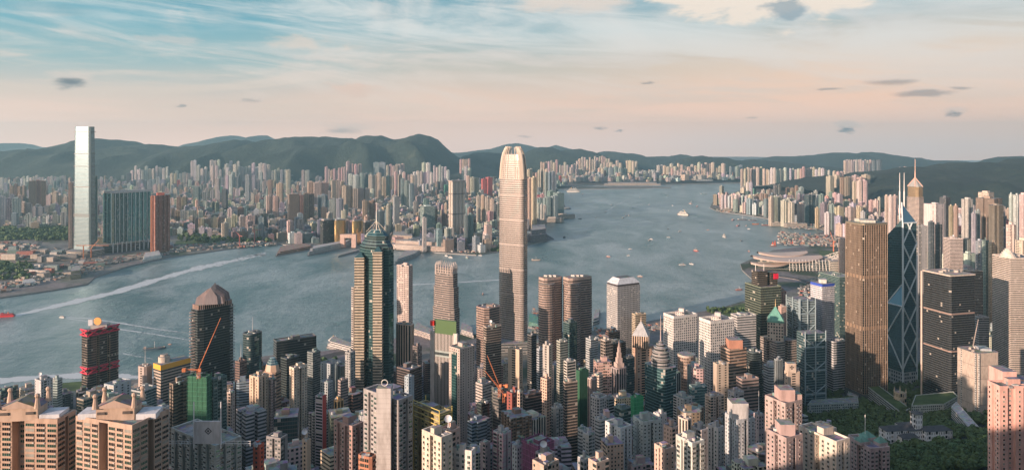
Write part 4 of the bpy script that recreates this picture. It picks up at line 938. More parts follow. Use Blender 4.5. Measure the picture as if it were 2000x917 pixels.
for p, q, zz in ((A, P, 142), (P, B, 286)):
    part(r, 'roof_edge', lambda b: b.tube((p.x, p.y, zz), (q.x, q.y, zz), 1.2, 6), (.62, .66, .66))
    part(r, 'roof_edge', lambda b: b.tube((p.x, p.y, zz), (O.x, O.y, zz+34), 1.2, 6), (.62, .66, .66))
for dx in (-3.6, 4.2): part(r, 'mast', lambda b: (b.tube((O.x+dx, O.y, 290), (O.x+dx, O.y, 340), 1.2, 8), b.tube((O.x+dx, O.y, 340), (O.x+dx, O.y, 372), .8, 8, r2=.35)), (.74, .70, .66))
part(r, 'stone_base', lambda b: b.prism(scale_poly(poly, 1.07), zb, zb+26, 'grid', 'roof', 5, 6.5), (.36, .37, .37))

# bronze gold grid tower
r, poly, th, a, b_, zb = start('skyscraper', 'boxy bronze glass tower with golden vertical lines left of the braced tower', 'skyscraper', 1650, 1686, 1735, 1130, 1.0)
c = cen(poly); zt = Z(440, 1130); cp = chamfer_plan(poly, .06)
part(r, 'facade', lambda b: b.prism(cp, zb+16, zt, 'bronze', 'roof', 3.0, 3.9, topcol=(.30, .36, .30)), (.12, .10, .085))
part(r, 'base_screen', lambda b: b.prism(scale_poly(poly, 1.01), zb, zb+16, 'fin', 'roof', 2, 4), (.20, .22, .22))
n = 14
for i in (0, 3):
    p, q = Vector(poly[i]), Vector(poly[(i+1) % 4]); off = Vector(((q-p).y, -(q-p).x)).normalized()*.35
    for k in range(n):
        v = p+(q-p)*(.05+.9*k/(n-1))+off; part(r, 'vertical_rib', lambda b: b.box(v.x, v.y, zb+16, 0.75, 0.75, zt-zb-16, th, 'wall'), (.34, .25, .18))
for z in (Z(545, 1130), Z(645, 1130)): part(r, 'mechanical_band', lambda b: b.prism(scale_poly(cp, 1.006), z, z+5.5, 'fin', None, 2, 5.5), (.42, .28, .18))
part(r, 'parapet', lambda b: b.prism(scale_poly(cp, 1.01), zt, zt+3, 'metal', 'roof', topcol=(.2, .28, .2)), (.50, .40, .28))
part(r, 'roof_plant', lambda b: (b.box(c[0], c[1], zt+3, 26, 22, 4, th, 'wall', 'roof'), b.box(c[0]-12, c[1]+8, zt+3, 8, 6, 5, th, 'wall', 'roof')), (.5, .48, .42))

# big dark slab
r, poly, th, a, b_, zb = start('skyscraper', 'broad black glass tower with two faces, standing right of the braced tower', 'skyscraper', 1801, 1856, 1906, 1080, 1.0)
c = cen(poly); zt = Z(540, 1080)
part(r, 'facade', lambda b: b.prism(chamfer_plan(poly, .05), zb, zt, 'dark', 'roof', 3, 3.5, topcol=(.42, .34, .28)), (.09, .095, .10))
for z in (Z(615, 1080), Z(688, 1080)): part(r, 'mechanical_band', lambda b: b.prism(scale_poly(chamfer_plan(poly, .05), 1.005), z, z+2.2, 'paint', None), (.34, .24, .20))
part(r, 'parapet', lambda b: b.prism(scale_poly(poly, .99), zt, zt+2, 'wall', 'roof', topcol=(.45, .38, .32)), (.6, .5, .42))
for k in range(5): part(r, 'cooling_unit', lambda b: b.box(c[0]-16+8*k, c[1]-6+(k % 3)*5, zt+2, 5, 5, 3+k % 2, th, 'wall', 'roof'), (.52, .46, .40))
part(r, 'entrance_column', lambda b: b.tube((poly[3][0]-1, poly[3][1], zb), (poly[3][0]-1, poly[3][1], zt), 1.4, 8), (.62, .50, .42))

# wrapped beige block with corner hoists
r, poly, th, a, b_, zb = start('wrapped_building', 'blocky building wrapped in beige sheeting with a crane on its roof, beside the pink tower', 'wrapped building', 1866, 1906, 1954, 983, 1.0)
c = cen(poly); zt = Z(690, 983)
part(r, 'sheeting', lambda b: b.prism(chamfer_plan(poly, .10), zb+8, zt, 'fabric', 'roof', topcol=(.34, .28, .24)), (.50, .41, .34))
part(r, 'arcade', lambda b: b.prism(scale_poly(poly, .97), zb, zb+8, 'grid', 'roof', 6, 8), (.34, .32, .30))
for k in range(1, 5): part(r, 'tie_band', lambda b: b.prism(scale_poly(chamfer_plan(poly, .10), 1.006), zb+8+(zt-zb-8)*k/5, zb+8.7+(zt-zb-8)*k/5, 'wall', None), (.26, .21, .18))
for s, t_ in ((0, .72), (0, .04), (.1, 0)):
    v = pt(poly, s, t_); part(r, 'hoist_track', lambda b: b.box(v[0], v[1]-.8, zb, 1.6, 1.6, zt-zb, th, 'grid'), (.62, .60, .56))
part(r, 'roof_shed', lambda b: b.box(c[0]+8, c[1], zt, 18, 14, 3, th, 'wall', 'roof'), (.42, .44, .46))

# round windowed slab with sloping roof
r, poly, th, a, b_, zb = start('office_tower', 'silver grey office tower with porthole windows and a sloped white roof', 'office tower', 1185, 1206, 1250, 1215, 1.0)
zt = Z(560, 1215)
part(r, 'facade', lambda b: b.prism(poly, zb, zt, 'port', 'roof', 3.3, 3.5), (.42, .41, .40))
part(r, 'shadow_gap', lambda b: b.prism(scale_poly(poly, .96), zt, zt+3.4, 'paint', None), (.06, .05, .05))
part(r, 'sloped_roof', lambda b: b.prism(scale_poly(poly, 1.0), zt+3.4, zt+13, 'wall', 'roof', poly2=scale_poly(poly, .62), topcol=(.12, .11, .11)), (.58, .60, .62))

# twin towers with rounded bays
for (px0, pxc, px1, lab) in ((1050, 1064, 1100, 'left of the twin brown banded towers with rounded bays by the shore'), (1098, 1112, 1158, 'right of the twin brown banded towers with rounded bays by the shore')):
    r, poly, th, a, b_, zb = start('office_tower', lab, 'office tower', px0, pxc, px1, 1280, .9)
    zt = Z(548, 1280); c = cen(poly)
    part(r, 'facade', lambda b: b.prism(chamfer_plan(poly, .14), zb, zt, 'band', 'roof', 3, 4.3), (.40, .29, .24))
    v = pt(poly, .22, .30); part(r, 'rounded_bay', lambda b: b.prism(ngon(v[0], v[1], 15, 20), zb, zt-6, 'band', 'roof', 3, 4.3, smooth=True), (.42, .31, .26))
    part(r, 'roof_rim', lambda b: b.prism(scale_poly(chamfer_plan(poly, .14), .985), zt, zt+4, 'wall', 'roof', topcol=(.3, .24, .21)), (.46, .34, .28))
    for k in range(3): part(r, 'cooling_unit', lambda b: b.box(c[0]-8+8*k, c[1], zt+4, 5, 7, 3, th, 'wall', 'roof'), (.55, .5, .46))

# two white egg-crate blocks
for (px0, pxc, px1, yt, D, lab) in ((1296, 1316, 1362, 622, 1100, 'white egg-crate windowed office tower, left one of the pair'), (1365, 1388, 1434, 632, 1010, 'white egg-crate windowed office tower, right and nearer one of the pair')):
    r, poly, th, a, b_, zb = start('office_tower', lab, 'office tower', px0, pxc, px1, D, 1.0)
    zt = Z(yt, D); c = cen(poly)
    part(r, 'facade', lambda b: b.prism(poly, zb, zt, 'grid', 'roof', 3.6, 3.8, topcol=(.42, .38, .34)), (.68, .64, .60))
    part(r, 'parapet', lambda b: [b.prism([p, q, s2, s1], zt, zt+4, 'wall', 'wall', topcol=(.68, .64, .6)) for p, q, s1, s2 in [(poly[i], poly[(i+1) % 4], scale_poly(poly, .95)[i], scale_poly(poly, .95)[(i+1) % 4]) for i in range(4)]], (.68, .64, .60))
    part(r, 'plant_room', lambda b: (b.box(c[0], c[1], zt, a*.55, a*.5, 7, th, 'slit', 'roof'), b.box(c[0]+2, c[1], zt+7, a*.3, a*.3, 5, th, 'wall', 'roof')), (.64, .58, .54))

# white grid tower with blue band
r, poly, th, a, b_, zb = start('office_tower', 'white lattice office tower with a blue band around its top', 'office tower', 1583, 1606, 1630, 1190, 1.0)
zt = Z(560, 1190); c = cen(poly)
part(r, 'facade', lambda b: b.prism(poly, zb, zt, 'grid', 'roof', 2.6, 3.4), (.66, .66, .70))
part(r, 'blue_band', lambda b: b.prism(scale_poly(poly, 1.01), zt, zt+4.5, 'paint', 'roof'), (.05, .10, .45))
part(r, 'plant_room', lambda b: b.box(c[0], c[1], zt+4.5, 14, 12, 6, th, 'wall', 'roof'), (.6, .58, .54))

# green copper pyramid tower
r, poly, th, a, b_, zb = start('office_tower', 'post-modern banded tower with a green copper pyramid roof and golden spire', 'office tower', 1484, 1517, 1556, 1110, .9)
zt = Z(668, 1110); c = cen(poly)
part(r, 'facade', lambda b: b.prism(notch_plan(poly), zb, zt, 'band', 'roof', 3, 3.9), (.42, .36, .32))
v = pt(poly, .30, .42); q = rect(v[0], v[1], 24, 24, th)
part(r, 'upper_stage', lambda b: b.prism(q, zt, Z(632, 1110), 'grid', 'roof', 4, 5), (.52, .42, .34))
part(r, 'pyramid_roof', lambda b: (b.prism(scale_poly(q, 1.08), Z(632, 1110), Z(628, 1110), 'wall', 'wall', topcol=(.5, .4, .3)), b.cone(scale_poly(q, 1.0), Z(628, 1110), (v[0], v[1], Z(602, 1110)))), (.14, .34, .27))
part(r, 'spire', lambda b: b.tube((v[0], v[1], Z(604, 1110)), (v[0], v[1], Z(588, 1110)), .8, 6, r2=.15), (.6, .42, .2))

# trussed bank
r, poly, th, a, b_, zb = start('office_tower', 'grey steel bank with exposed masts and triangular trusses beside the white lattice tower', 'office tower', 1537, 1562, 1592, 1150, .7)
steel = (.26, .33, .35); zt = Z(588, 1150)
part(r, 'facade', lambda b: b.prism(poly, zb, zt, 'band2', 'roof', 3, 4.0), (.24, .31, .33))
poly2, th2, a2, b2 = footprint(1556, 1572, 1612, 1085, .6); zt2 = Z(652, 1085)
part(r, 'front_block', lambda b: b.prism(poly2, zb, zt2, 'sea', 'roof', 3, 4.0), (.22, .30, .32))
def truss(root, p, q, zt, step, n):
    p, q = Vector(p), Vector(q); off = Vector(((q-p).y, -(q-p).x)).normalized()*1.1; p, q = p+off, q+off; m = (p+q)/2
    for v in (p, m, q): part(root, 'mast', lambda b: b.tube((v.x, v.y, zb), (v.x, v.y, zt+4), 1.0, 6), steel)
    for k in range(n):
        z = zt-8-k*step
        for v in (p, q): part(root, 'truss', lambda b: b.tube((v.x, v.y, z), (m.x, m.y, z-12), .85, 6), steel)
        part(root, 'truss', lambda b: b.tube((p.x, p.y, z-13), (q.x, q.y, z-13), .85, 6), steel)
truss(r, poly[0], poly[1], zt, 30, 4); truss(r, poly[3], poly[0], zt, 30, 3); truss(r, poly2[0], poly2[1], zt2, 36, 4)

# round brown tower, teal office with tiered drum, pyramid-topped peach tower
r, poly, th, a, b_, zb = start('office_tower', 'round brown concrete tower with oval window pattern below the white egg-crate block', 'office tower', 1318, 1340, 1364, 960, 1.0)
c = cen(poly); zt = Z(700, 960)
part(r, 'facade', lambda b: b.prism(superellipse(poly, 24, .8), zb, zt, 'grid', 'roof', 2.6, 4, topcol=(.3, .25, .22)), (.38, .27, .21))
part(r, 'roof_rim', lambda b: b.prism(scale_poly(superellipse(poly, 24, .8), 1.02), zt, zt+2.5, 'wall', 'roof'), (.55, .45, .38))
r, poly, th, a, b_, zb = start('office_tower', 'teal curtain wall office with a tiered grey drum and spire on its roof', 'office tower', 1256, 1296, 1324, 850, .9)
c = cen(poly); zt = Z(722, 850)
part(r, 'facade', lambda b: b.prism(chamfer_plan(poly, .12), zb, zt, 'sea', 'roof', 2.2, 3.6), (.14, .26, .27))
v = pt(poly, .45, .45)
for k, (rr, z0, z1) in enumerate(((11.5, 0, 8), (12.5, 8, 10), (10.5, 10, 18), (8.5, 18, 23), (5.5, 23, 27), (2.5, 27, 30))): part(r, 'drum_tier', lambda b: b.prism(ngon(v[0], v[1], rr, 24), zt+z0, zt+z1, 'band', 'roof', 3, 4, smooth=False), (.36, .34, .33))
part(r, 'spire', lambda b: b.tube((v[0], v[1], zt+30), (v[0], v[1], zt+62), .7, 6, r2=.15), (.55, .42, .38))
r, poly, th, a, b_, zb = start('office_tower', 'tall peach flat-sided tower with a pale pyramid roof', 'office tower', 1236, 1243, 1281, 990, .9)
c = cen(poly); zt = Z(678, 990)
part(r, 'facade', lambda b: b.prism(poly, zb, zt, 'slit', 'roof', 7, 3.6), (.60, .40, .29))
v = pt(poly, .32, .45); q = rect(v[0], v[1], 22, 22, th)
part(r, 'upper_stage', lambda b: b.prism(q, zt, Z(655, 990), 'fin', 'roof', 3, 8), (.58, .42, .31))
part(r, 'pyramid_roof', lambda b: b.cone(scale_poly(q, 1.04), Z(655, 990), (v[0], v[1], Z(628, 990))), (.42, .42, .42))
part(r, 'finial', lambda b: b.tube((v[0], v[1], Z(630, 990)), (v[0], v[1], Z(618, 990)), .8, 6, r2=.1), (.6, .45, .35))

# red-framed twin-truss tower and vaulted dark tower
r, poly, th, a, b_, zb = start('office_tower', 'dark glass tower with crimson truss bands at the left waterfront', 'office tower', 158, 172, 233, 1020, .8, 4)
c = cen(poly); zt = Z(648, 1020); P, B, Q, A = [Vector(p) for p in poly]
part(r, 'facade', lambda b: b.prism(chamfer_plan(poly, .1), zb, zt, 'dark', 'roof', 2.4, 3.6, topcol=(.3, .27, .25)), (.22, .18, .15))
for s0 in (.28, .62): 
    v = Vector(pt(poly, s0, 0)); part(r, 'bronze_window_column', lambda b: b.box(v.x, v.y+.6, zb, 6, 2.2, zt-zb-8, 0, 'bronze'), (.40, .27, .18))  # bronze-glazed column with warm brown walls
for z in (zt-6, Z(730, 1020)):
    for p, q in ((A, P), (P, B)):
        off = Vector(((q-p).y, -(q-p).x)).normalized()*.9; L = (q-p).length; n = max(1, round(L/15))
        tb = part(r, 'truss_band', lambda b: (b.tube((p.x+off.x, p.y+off.y, z), (q.x+off.x, q.y+off.y, z), 1.0, 6), b.tube((p.x+off.x, p.y+off.y, z+8), (q.x+off.x, q.y+off.y, z+8), 1.0, 6),
             [b.tube((p+(q-p)*k/n+off).to_tuple()+(z,), (p+(q-p)*(k+1)/n+off).to_tuple()+(z+8,), .8, 6) for k in range(n)], [b.tube((p+(q-p)*k/n+off).to_tuple()+(z+8,), (p+(q-p)*(k+1)/n+off).to_tuple()+(z,), .8, 6) for k in range(n)]), (.62, .03, .07))
part(r, 'roof_box', lambda b: b.box(c[0], c[1], zt, 22, 14, 6, .2, 'wall', 'roof'), (.4, .38, .36))
part(r, 'orange_disc', lambda b: b.tube((c[0]+1, c[1]-9, zt+12), (c[0]+1, c[1]-8, zt+12), 5.6, 22, 'paint'), (.80, .36, .10))
part(r, 'white_billboard', lambda b: b.box(c[0]-10, c[1]-8, zt+5, 6, 1, 9, .2, 'paint'), (.7, .7, .72))
r, poly, th, a, b_, zb = start('skyscraper', 'black tower with balcony fringe and a copper vaulted roof', 'skyscraper', 371, 388, 458, 950, .8, 4)
c = cen(poly); zt = Z(606, 950); cp = chamfer_plan(poly, .14)
part(r, 'facade', lambda b: b.prism(cp, zb, zt, 'dark', 'roof', 2.5, 3.5), (.10, .12, .12))
z = zt-3
fr = MB((.60, .46, .38)); 
for side in range(2):
    p, q = (Vector(poly[3]), Vector(poly[0])) if side == 0 else (Vector(poly[0]), Vector(poly[1]))
for k in range(34):
    zz = zt-4-k*4.2
    v = Vector(pt(poly, .0, .42)); v2 = Vector(pt(poly, .96, .05))
    part(r, 'balcony', lambda b: b.box(v.x-2, v.y-1, zz, 9, 3, .9, th, 'wall'), (.60, .44, .36))
    part(r, 'balcony', lambda b: b.box(v2.x, v2.y-1, zz, 7, 3, .7, th, 'wall'), (.42, .44, .42))
ang = .25
def vault(b, cx, cy, L, W, Hh, z0):
    n = 4; dx, dy = math.cos(ang), math.sin(ang); ex, ey = -dy, dx
    pr = [(W/2*a_, Hh*b__) for a_, b__ in ((1, 0), (.88, .46), (0, 1), (-.88, .46), (-1, 0))]
    f = lambda s, q: (cx+dx*q[0]+ex*s, cy+dy*q[0]+ey*s, z0+q[1])
    for k in range(n): b.face([f(-L/2, pr[k]), f(L/2, pr[k]), f(L/2, pr[k+1]), f(-L/2, pr[k+1])], 'wall')
    b.face([f(-L/2, q) for q in pr], 'wall', None, (.30, .25, .25)); b.face([f(L/2, q) for q in pr[::-1]], 'wall', None, (.30, .25, .25))
part(r, 'roof_drum', lambda b: b.prism(scale_poly(cp, .94, c), zt, zt+6, 'fin', 'roof', 3, 6), (.46, .30, .24))
part(r, 'vault_roof', lambda b: vault(b, c[0]+1, c[1]-1, 34, 32, 20, zt+6), (.46, .25, .18))
part(r, 'cross_vault', lambda b: vault(b, c[0]+1, c[1]-1, 38, 18, 23, zt+6), (.52, .33, .25))
for k in range(5): part(r, 'vault_rib', lambda b: vault(b, c[0]+1, c[1]-16+k*7.5, .9, 34, 21, zt+6), (.60, .42, .32))

# harbour giants on the far shore
r, poly, th, a, b_, zb = start('skyscraper', 'tallest pale mirrored skyscraper across the harbour at far left', 'skyscraper', 143, 176, 188, 2660, .7, 4)
c = cen(poly); zt = Z(247, 2660)
def icc(b):
    q = chamfer_plan(poly, .08)
    for z0, z1, k0, k1 in ((4, 40, 1.12, 1.02), (40, 110, 1.02, .98), (110, 220, .98, .97), (220, 390, .97, .93), (390, zt, .93, .88)): b.prism(scale_poly(q, k0, c), z0, z1, 'mirror', 'roof' if z1 == zt else None, 2.6, 5, poly2=scale_poly(q, k1, c))
part(r, 'facade', icc, (.30, .34, .34))
for z in (62, 150, 154, 158, 262, 340, 388, 470): part(r, 'mechanical_band', lambda b: b.prism(scale_poly(poly, .985 if z < 300 else .95, c), z, z+2.4, 'paint', None), (.16, .15, .14))
part(r, 'corner_recess', lambda b: b.box(pt(poly, .0, .0)[0], pt(poly, 0, 0)[1]+1, 60, 5, 5, zt-62, th, 'paint'), (.09, .13, .14))
part(r, 'podium', lambda b: b.prism(ngon(c[0]+10, c[1]-10, 62, 20), 4, 26, 'band', 'roof', 6, 6), (.46, .40, .34))
r, poly, th, a, b_, zb = start('apartment_tower', 'huge teal glass residential slab on white stilts beside the mirrored skyscraper', 'apartment tower', 201, 218, 295, 2720, .35, 4)
zt = Z(378, 2720)
part(r, 'facade', lambda b: b.prism(rib_plan(poly, 22, 4), 40, zt, 'teal', 'roof', 3.2, 3.4, topcol=(.36, .36, .36)), (.22, .40, .40))
p, q = Vector(poly[0]), Vector(poly[1])
for k in range(9):
    v = p+(q-p)*(k+.3)/9; part(r, 'stilt', lambda b: b.tube((v.x, v.y, 4), (v.x, v.y, 44), 2.2, 6), (.62, .62, .60))
for k in range(11):
    v = p+(q-p)*k/10; part(r, 'white_rib', lambda b: b.box(v.x, v.y-1, 40, 1.8, 1.8, zt-40, th, 'wall'), (.66, .70, .68))
part(r, 'podium', lambda b: b.prism(poly, 4, 30, 'dark', 'roof', 5, 6), (.12, .15, .15))
part(r, 'roof_rim', lambda b: b.prism(scale_poly(poly, .99), zt, zt+7, 'wall', 'roof'), (.52, .50, .48))
r, poly, th, a, b_, zb = start('apartment_tower', 'reddish brown residential tower right of the teal slab', 'apartment tower', 295, 303, 332, 2700, .8, 4)
zt = Z(382, 2700); c = cen(poly)
part(r, 'facade', lambda b: b.prism(rib_plan(poly, 16, 4), 8, zt, 'res2', 'roof', 4, 3.4), (.34, .13, .09))
part(r, 'edge_strip', lambda b: b.box(poly[3][0]+3, poly[3][1]-2, 8, 7, 6, zt-12, th, 'wall'), (.62, .26, .14))
part(r, 'red_crown', lambda b: b.box(c[0], c[1], zt, 26, 22, 10, th, 'wall', 'roof'), (.52, .14, .10))

# spired skyscraper on the right and the wavy-roofed exhibition hall
r, poly, th, a, b_, zb = start('skyscraper', 'pyramid-topped skyscraper with a long thin mast, far right behind the braced tower', 'skyscraper', 1768, 1792, 1807, 2320, .9, 4)
c = cen(poly); zt = Z(385, 2320); cp = chamfer_plan(poly, .2)
part(r, 'facade', lambda b: b.prism(cp, 4, zt, 'band', 'roof', 3, 4), (.52, .42, .36))
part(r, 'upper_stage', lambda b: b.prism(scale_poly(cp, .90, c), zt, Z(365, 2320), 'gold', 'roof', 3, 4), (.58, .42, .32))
part(r, 'pyramid_roof', lambda b: b.cone(scale_poly(cp, .92, c), Z(365, 2320), (c[0], c[1], Z(348, 2320))), (.34, .33, .31))
for p in scale_poly(cp, .92, c)[::2]: part(r, 'roof_edge', lambda b: b.tube((p[0], p[1], Z(365, 2320)), (c[0], c[1], Z(347, 2320)), 1.4), (.64, .40, .30))
part(r, 'mast', lambda b: (b.tube((c[0], c[1], Z(350, 2320)), (c[0], c[1], Z(335, 2320)), 2.2, 8, r2=1.6), b.tube((c[0], c[1], Z(335, 2320)), (c[0], c[1], Z(311, 2320)), 1.3, 8, r2=.7)), (.66, .44, .34))

cx, cy = ground(1545, 522)
r = thing('exhibition_hall', 'waterfront exhibition hall with sweeping wing-shaped roofs', 'exhibition hall', (cx, cy, 4)); FOOT.append((cx, cy, 170)); FOOT.append((cx+120, cy, 130))
def shell(b, x0, x1, yc, w, z0, rise, tilt=0, n=22, m=8, th=3.0):
    """curved wing roof with thickness"""
    def f(i, j, dz=0):
        s, t = i/n, j/m; u = 2*s-1; v = 2*t-1; taper = 1-.75*abs(u)**2.2
        return (x0+(x1-x0)*s, yc+v*w/2*taper+tilt*u, z0+rise*(.55*abs(u)**1.7*1.0+(1-v*v)*.45)+dz)
    for i in range(n):
        for j in range(m):
            b.face([f(i, j), f(i+1, j), f(i+1, j+1), f(i, j+1)], 'paint', None, None, True); b.face([f(i, j+1, -th), f(i+1, j+1, -th), f(i+1, j, -th), f(i, j, -th)], 'paint', None, None, True)
        for j in (0, m): b.face([f(i, j, -th), f(i+1, j, -th), f(i+1, j), f(i, j)], 'paint')
part(r, 'glass_hall', lambda b: (b.prism([(cx-120, cy-20), (cx+110, cy-60), (cx+120, cy+50), (cx-90, cy+60)], 4, 34, 'sea', 'roof', 7, 7, topcol=(.5, .46, .42))), (.50, .46, .42))
part(r, 'wing_roof', lambda b: shell(b, cx-135, cx+100, cy-5, 130, 34, 13, 0), (.54, .41, .33))
part(r, 'upper_wing_roof', lambda b: shell(b, cx-100, cx+75, cy+45, 90, 42, 11, 6), (.52, .40, .32))
part(r, 'lower_wing_roof', lambda b: shell(b, cx-150, cx-20, cy-30, 70, 20, 9, 0), (.54, .42, .34))
for k in range(14): part(r, 'column', lambda b: b.tube((cx-30+k*11, cy-66, 4), (cx-30+k*11, cy-60, 40), 1.0), (.6, .56, .5))
part(r, 'hall_block', lambda b: (b.prism([(cx+100, cy-80), (cx+290, cy-95), (cx+300, cy+30), (cx+115, cy+40)], 4, 38, 'band', 'roof', 8, 6, topcol=(.44, .38, .33))), (.56, .50, .42))
def arch(b, x0, x1, y, z0, hh):
    n = 14; P_ = [(x0+(x1-x0)*k/n, y, z0+hh*math.sin(math.pi*k/n)) for k in range(n+1)]
    for k in range(n): b.tube(P_[k], P_[k+1], 1.3)
    b.tube((x0, y, z0), (x1, y, z0), 1.3)
    for k in range(1, n): b.tube((P_[k][0], y, z0), P_[k+1 if k % 2 else k-1], .8, 4); b.tube(P_[k], (P_[k][0], y, z0), .7, 4)
for dy in (-40, -10, 20): part(r, 'roof_truss', lambda b: arch(b, cx+120, cx+285, cy+dy, 38, 20), (.66, .60, .52))
# ------------------------------------------------------------------ low landmarks of the park district
def inside(poly, x, y):
    r = False; n = len(poly)
    for i in range(n):
        (x1, y1), (x2, y2) = poly[i], poly[(i+1) % n]
        if (y1 > y) != (y2 > y) and x < (x2-x1)*(y-y1)/(y2-y1)+x1: r = not r
    return r
def edge_dist(poly, x, y):
    d = 1e9; n = len(poly)
    for i in range(n):
        (x1, y1), (x2, y2) = poly[i], poly[(i+1) % n]; L = (x2-x1)**2+(y2-y1)**2
        t = max(0, min(1, ((x-x1)*(x2-x1)+(y-y1)*(y2-y1))/L)) if L else 0
        d = min(d, math.hypot(x-x1-t*(x2-x1), y-y1-t*(y2-y1)))
    return d
def gpt(px, py, h=0):                                # a pixel on the sloping ground
    z = 10.0
    for _ in range(25):
        D = D_of(py, z); z = .5*z+.5*(G(X(px, D), D)+h)
    return X(px, D), D, z
# white colonial mansion with tower
x, y, z = gpt(1796, 862); r = thing('mansion', 'white colonial mansion with a square tower among dark trees', 'mansion', (x, y, z)); FOOT.append((x, y, 38)); FOOT.append((x+4, y-40, 24)); FOOT.append((x-22, y-24, 22)); FOOT.append((x+26, y-24, 20)); WH = (.80, .80, .80)
for nm, (dx, dy, w, d, h) in {'east_wing': (22, 6, 34, 14, 13), 'west_wing': (-20, 10, 40, 14, 12), 'central_block': (0, 16, 26, 26, 12), 'porch': (-14, -2, 20, 10, 7)}.items():
    wg = part(r, nm, lambda b: b.box(x+dx, y+dy, z-3, w, d, h+3, .12, 'slit', 'roof', bay=3, floor=5, topcol=(.14, .14, .14)), WH)
    def hip(b):
        q = rect(dx, dy, w+1.5, d+1.5, .12); qi = rect(dx, dy, w*.6, 1, .12); b.prism(q, h, h+4, 'wall', 'wall', poly2=qi, topcol=(.1, .1, .1))
    o = part(r, 'tiled_roof', lambda b: (hip(b), setattr(b, 'V', [(vx+x, vy+y, vz+z) for vx, vy, vz in b.V])), (.075, .075, .08))
part(r, 'tower', lambda b: b.box(x+2, y+10, z, 9, 9, 30, .12, 'slit', 'roof', bay=3, floor=6), WH)
part(r, 'tower_roof', lambda b: (b.prism(rect(x+2, y+10, 11, 11, .12), z+30, z+31, 'wall', 'roof'), b.cone(rect(x+2, y+10, 10.5, 10.5, .12), z+31, (x+2, y+10, z+34))), (.10, .10, .10))
# green-roofed government offices
def slab_px(name, label, cat, pts, ztop_px, D0, style, col, topcol, roofm='grass'):
    P_ = [gpt(p[0], p[1], ztop_px) for p in pts]; q = [(p[0], p[1]) for p in P_]
    a = sum(q[i][0]*q[(i+1) % len(q)][1]-q[(i+1) % len(q)][0]*q[i][1] for i in range(len(q)))
    if a < 0: q = q[::-1]
    c = cen(q); gz = sum(p[2] for p in P_)/len(P_)-ztop_px; zb = gz-8; zt = gz+ztop_px; r = thing(name, label, cat, (*c, zb))
    part(r, 'facade', lambda b: b.prism(q, zb, zt, style, roofm, 3, 3.6, topcol=topcol), col)
    part(r, 'parapet', lambda b: [b.prism([p, q2, s2, s1], zt, zt+1.2, 'wall', 'wall', topcol=col) for p, q2, s1, s2 in [(q[i], q[(i+1) % len(q)], scale_poly(q, .97)[i], scale_poly(q, .97)[(i+1) % len(q)]) for i in range(len(q))]], col)
    for k in range(0, 11): 
        t = k/10; u = (c[0]+(q[0][0]-c[0])*.8*(1-t), c[1]+(q[0][1]-c[1])*.8*(1-t)); FOOT.append((*u, 10))
    for p in q: FOOT.append(((p[0]+c[0])/2, (p[1]+c[1])/2, 14))
    FOOT.append((*c, 15)); return r, q, zt
slab_px('government_office', 'long white office slab with a lawn on its roof, left of the small gothic tower', 'office building', [(1690, 761), (1761, 794), (1778, 788), (1708, 757)], 13, 0, 'band', (.46, .50, .48), (.3, .3, .3))
r, q, zt = slab_px('government_office', 'pale green glass office wing with planted roof, below the black tower', 'office building', [(1780, 790), (1844, 784), (1871, 773), (1862, 768), (1788, 777)], 17, 0, 'grid', (.46, .50, .46), (.3, .3, .3))
slab_px('office_wing', 'low grey green office wing left of the park trees', 'office building', [(1577, 791), (1677, 783), (1675, 776), (1585, 783)], 14, 0, 'grid', (.34, .40, .38), (.3, .33, .33), 'roof')
slab_px('low_building', 'low white pavilion with long flat roof beside the wrapped block', 'low building', [(1858, 814), (1920, 838), (1928, 832), (1868, 808)], 5, 0, 'band', (.62, .62, .60), (.6, .6, .58), 'roof')
slab_px('low_building', 'small pale outbuilding left of the white mansion', 'low building', [(1728, 846), (1752, 850), (1750, 840), (1729, 840)], 7, 0, 'res', (.5, .52, .54), (.4, .42, .44), 'roof')
slab_px('low_building', 'white low block with flat roofs under the sign of the black tower base', 'low building', [(1655, 770), (1676, 773), (1678, 766), (1658, 764)], 6, 0, 'res', (.6, .6, .58), (.5, .5, .5), 'roof')
x, y, z = gpt(1758, 795); r = thing('church_tower', 'small cream gothic church tower with four pinnacles', 'church tower', (x, y, z)); FOOT.append((x, y, 9))
part(r, 'tower', lambda b: b.box(x, y, z-2, 12, 12, 26, .3, 'slit', 'roof', bay=4, floor=9), (.58, .46, .32))
for p in rect(x, y, 11, 11, .3): part(r, 'pinnacle', lambda b: b.cone(ngon(p[0], p[1], 1.3, 6), z+24, (p[0], p[1], z+32)), (.58, .46, .32))
x, y, z = gpt(1690, 765); r = thing('domed_building', 'small white domed building at the foot of the bronze tower', 'building', (x, y, z)); FOOT.append((x, y, 12))
part(r, 'hall', lambda b: b.box(x, y, z-2, 26, 16, 12, .2, 'grid', 'roof', bay=3, floor=5), (.62, .62, .60)); part(r, 'dome', lambda b: (b.prism(ngon(x, y, 5, 14), z+10, z+13, 'wall', 'roof'), b.ball((x, y, z+13), 4.6, n=12)), (.68, .68, .66))

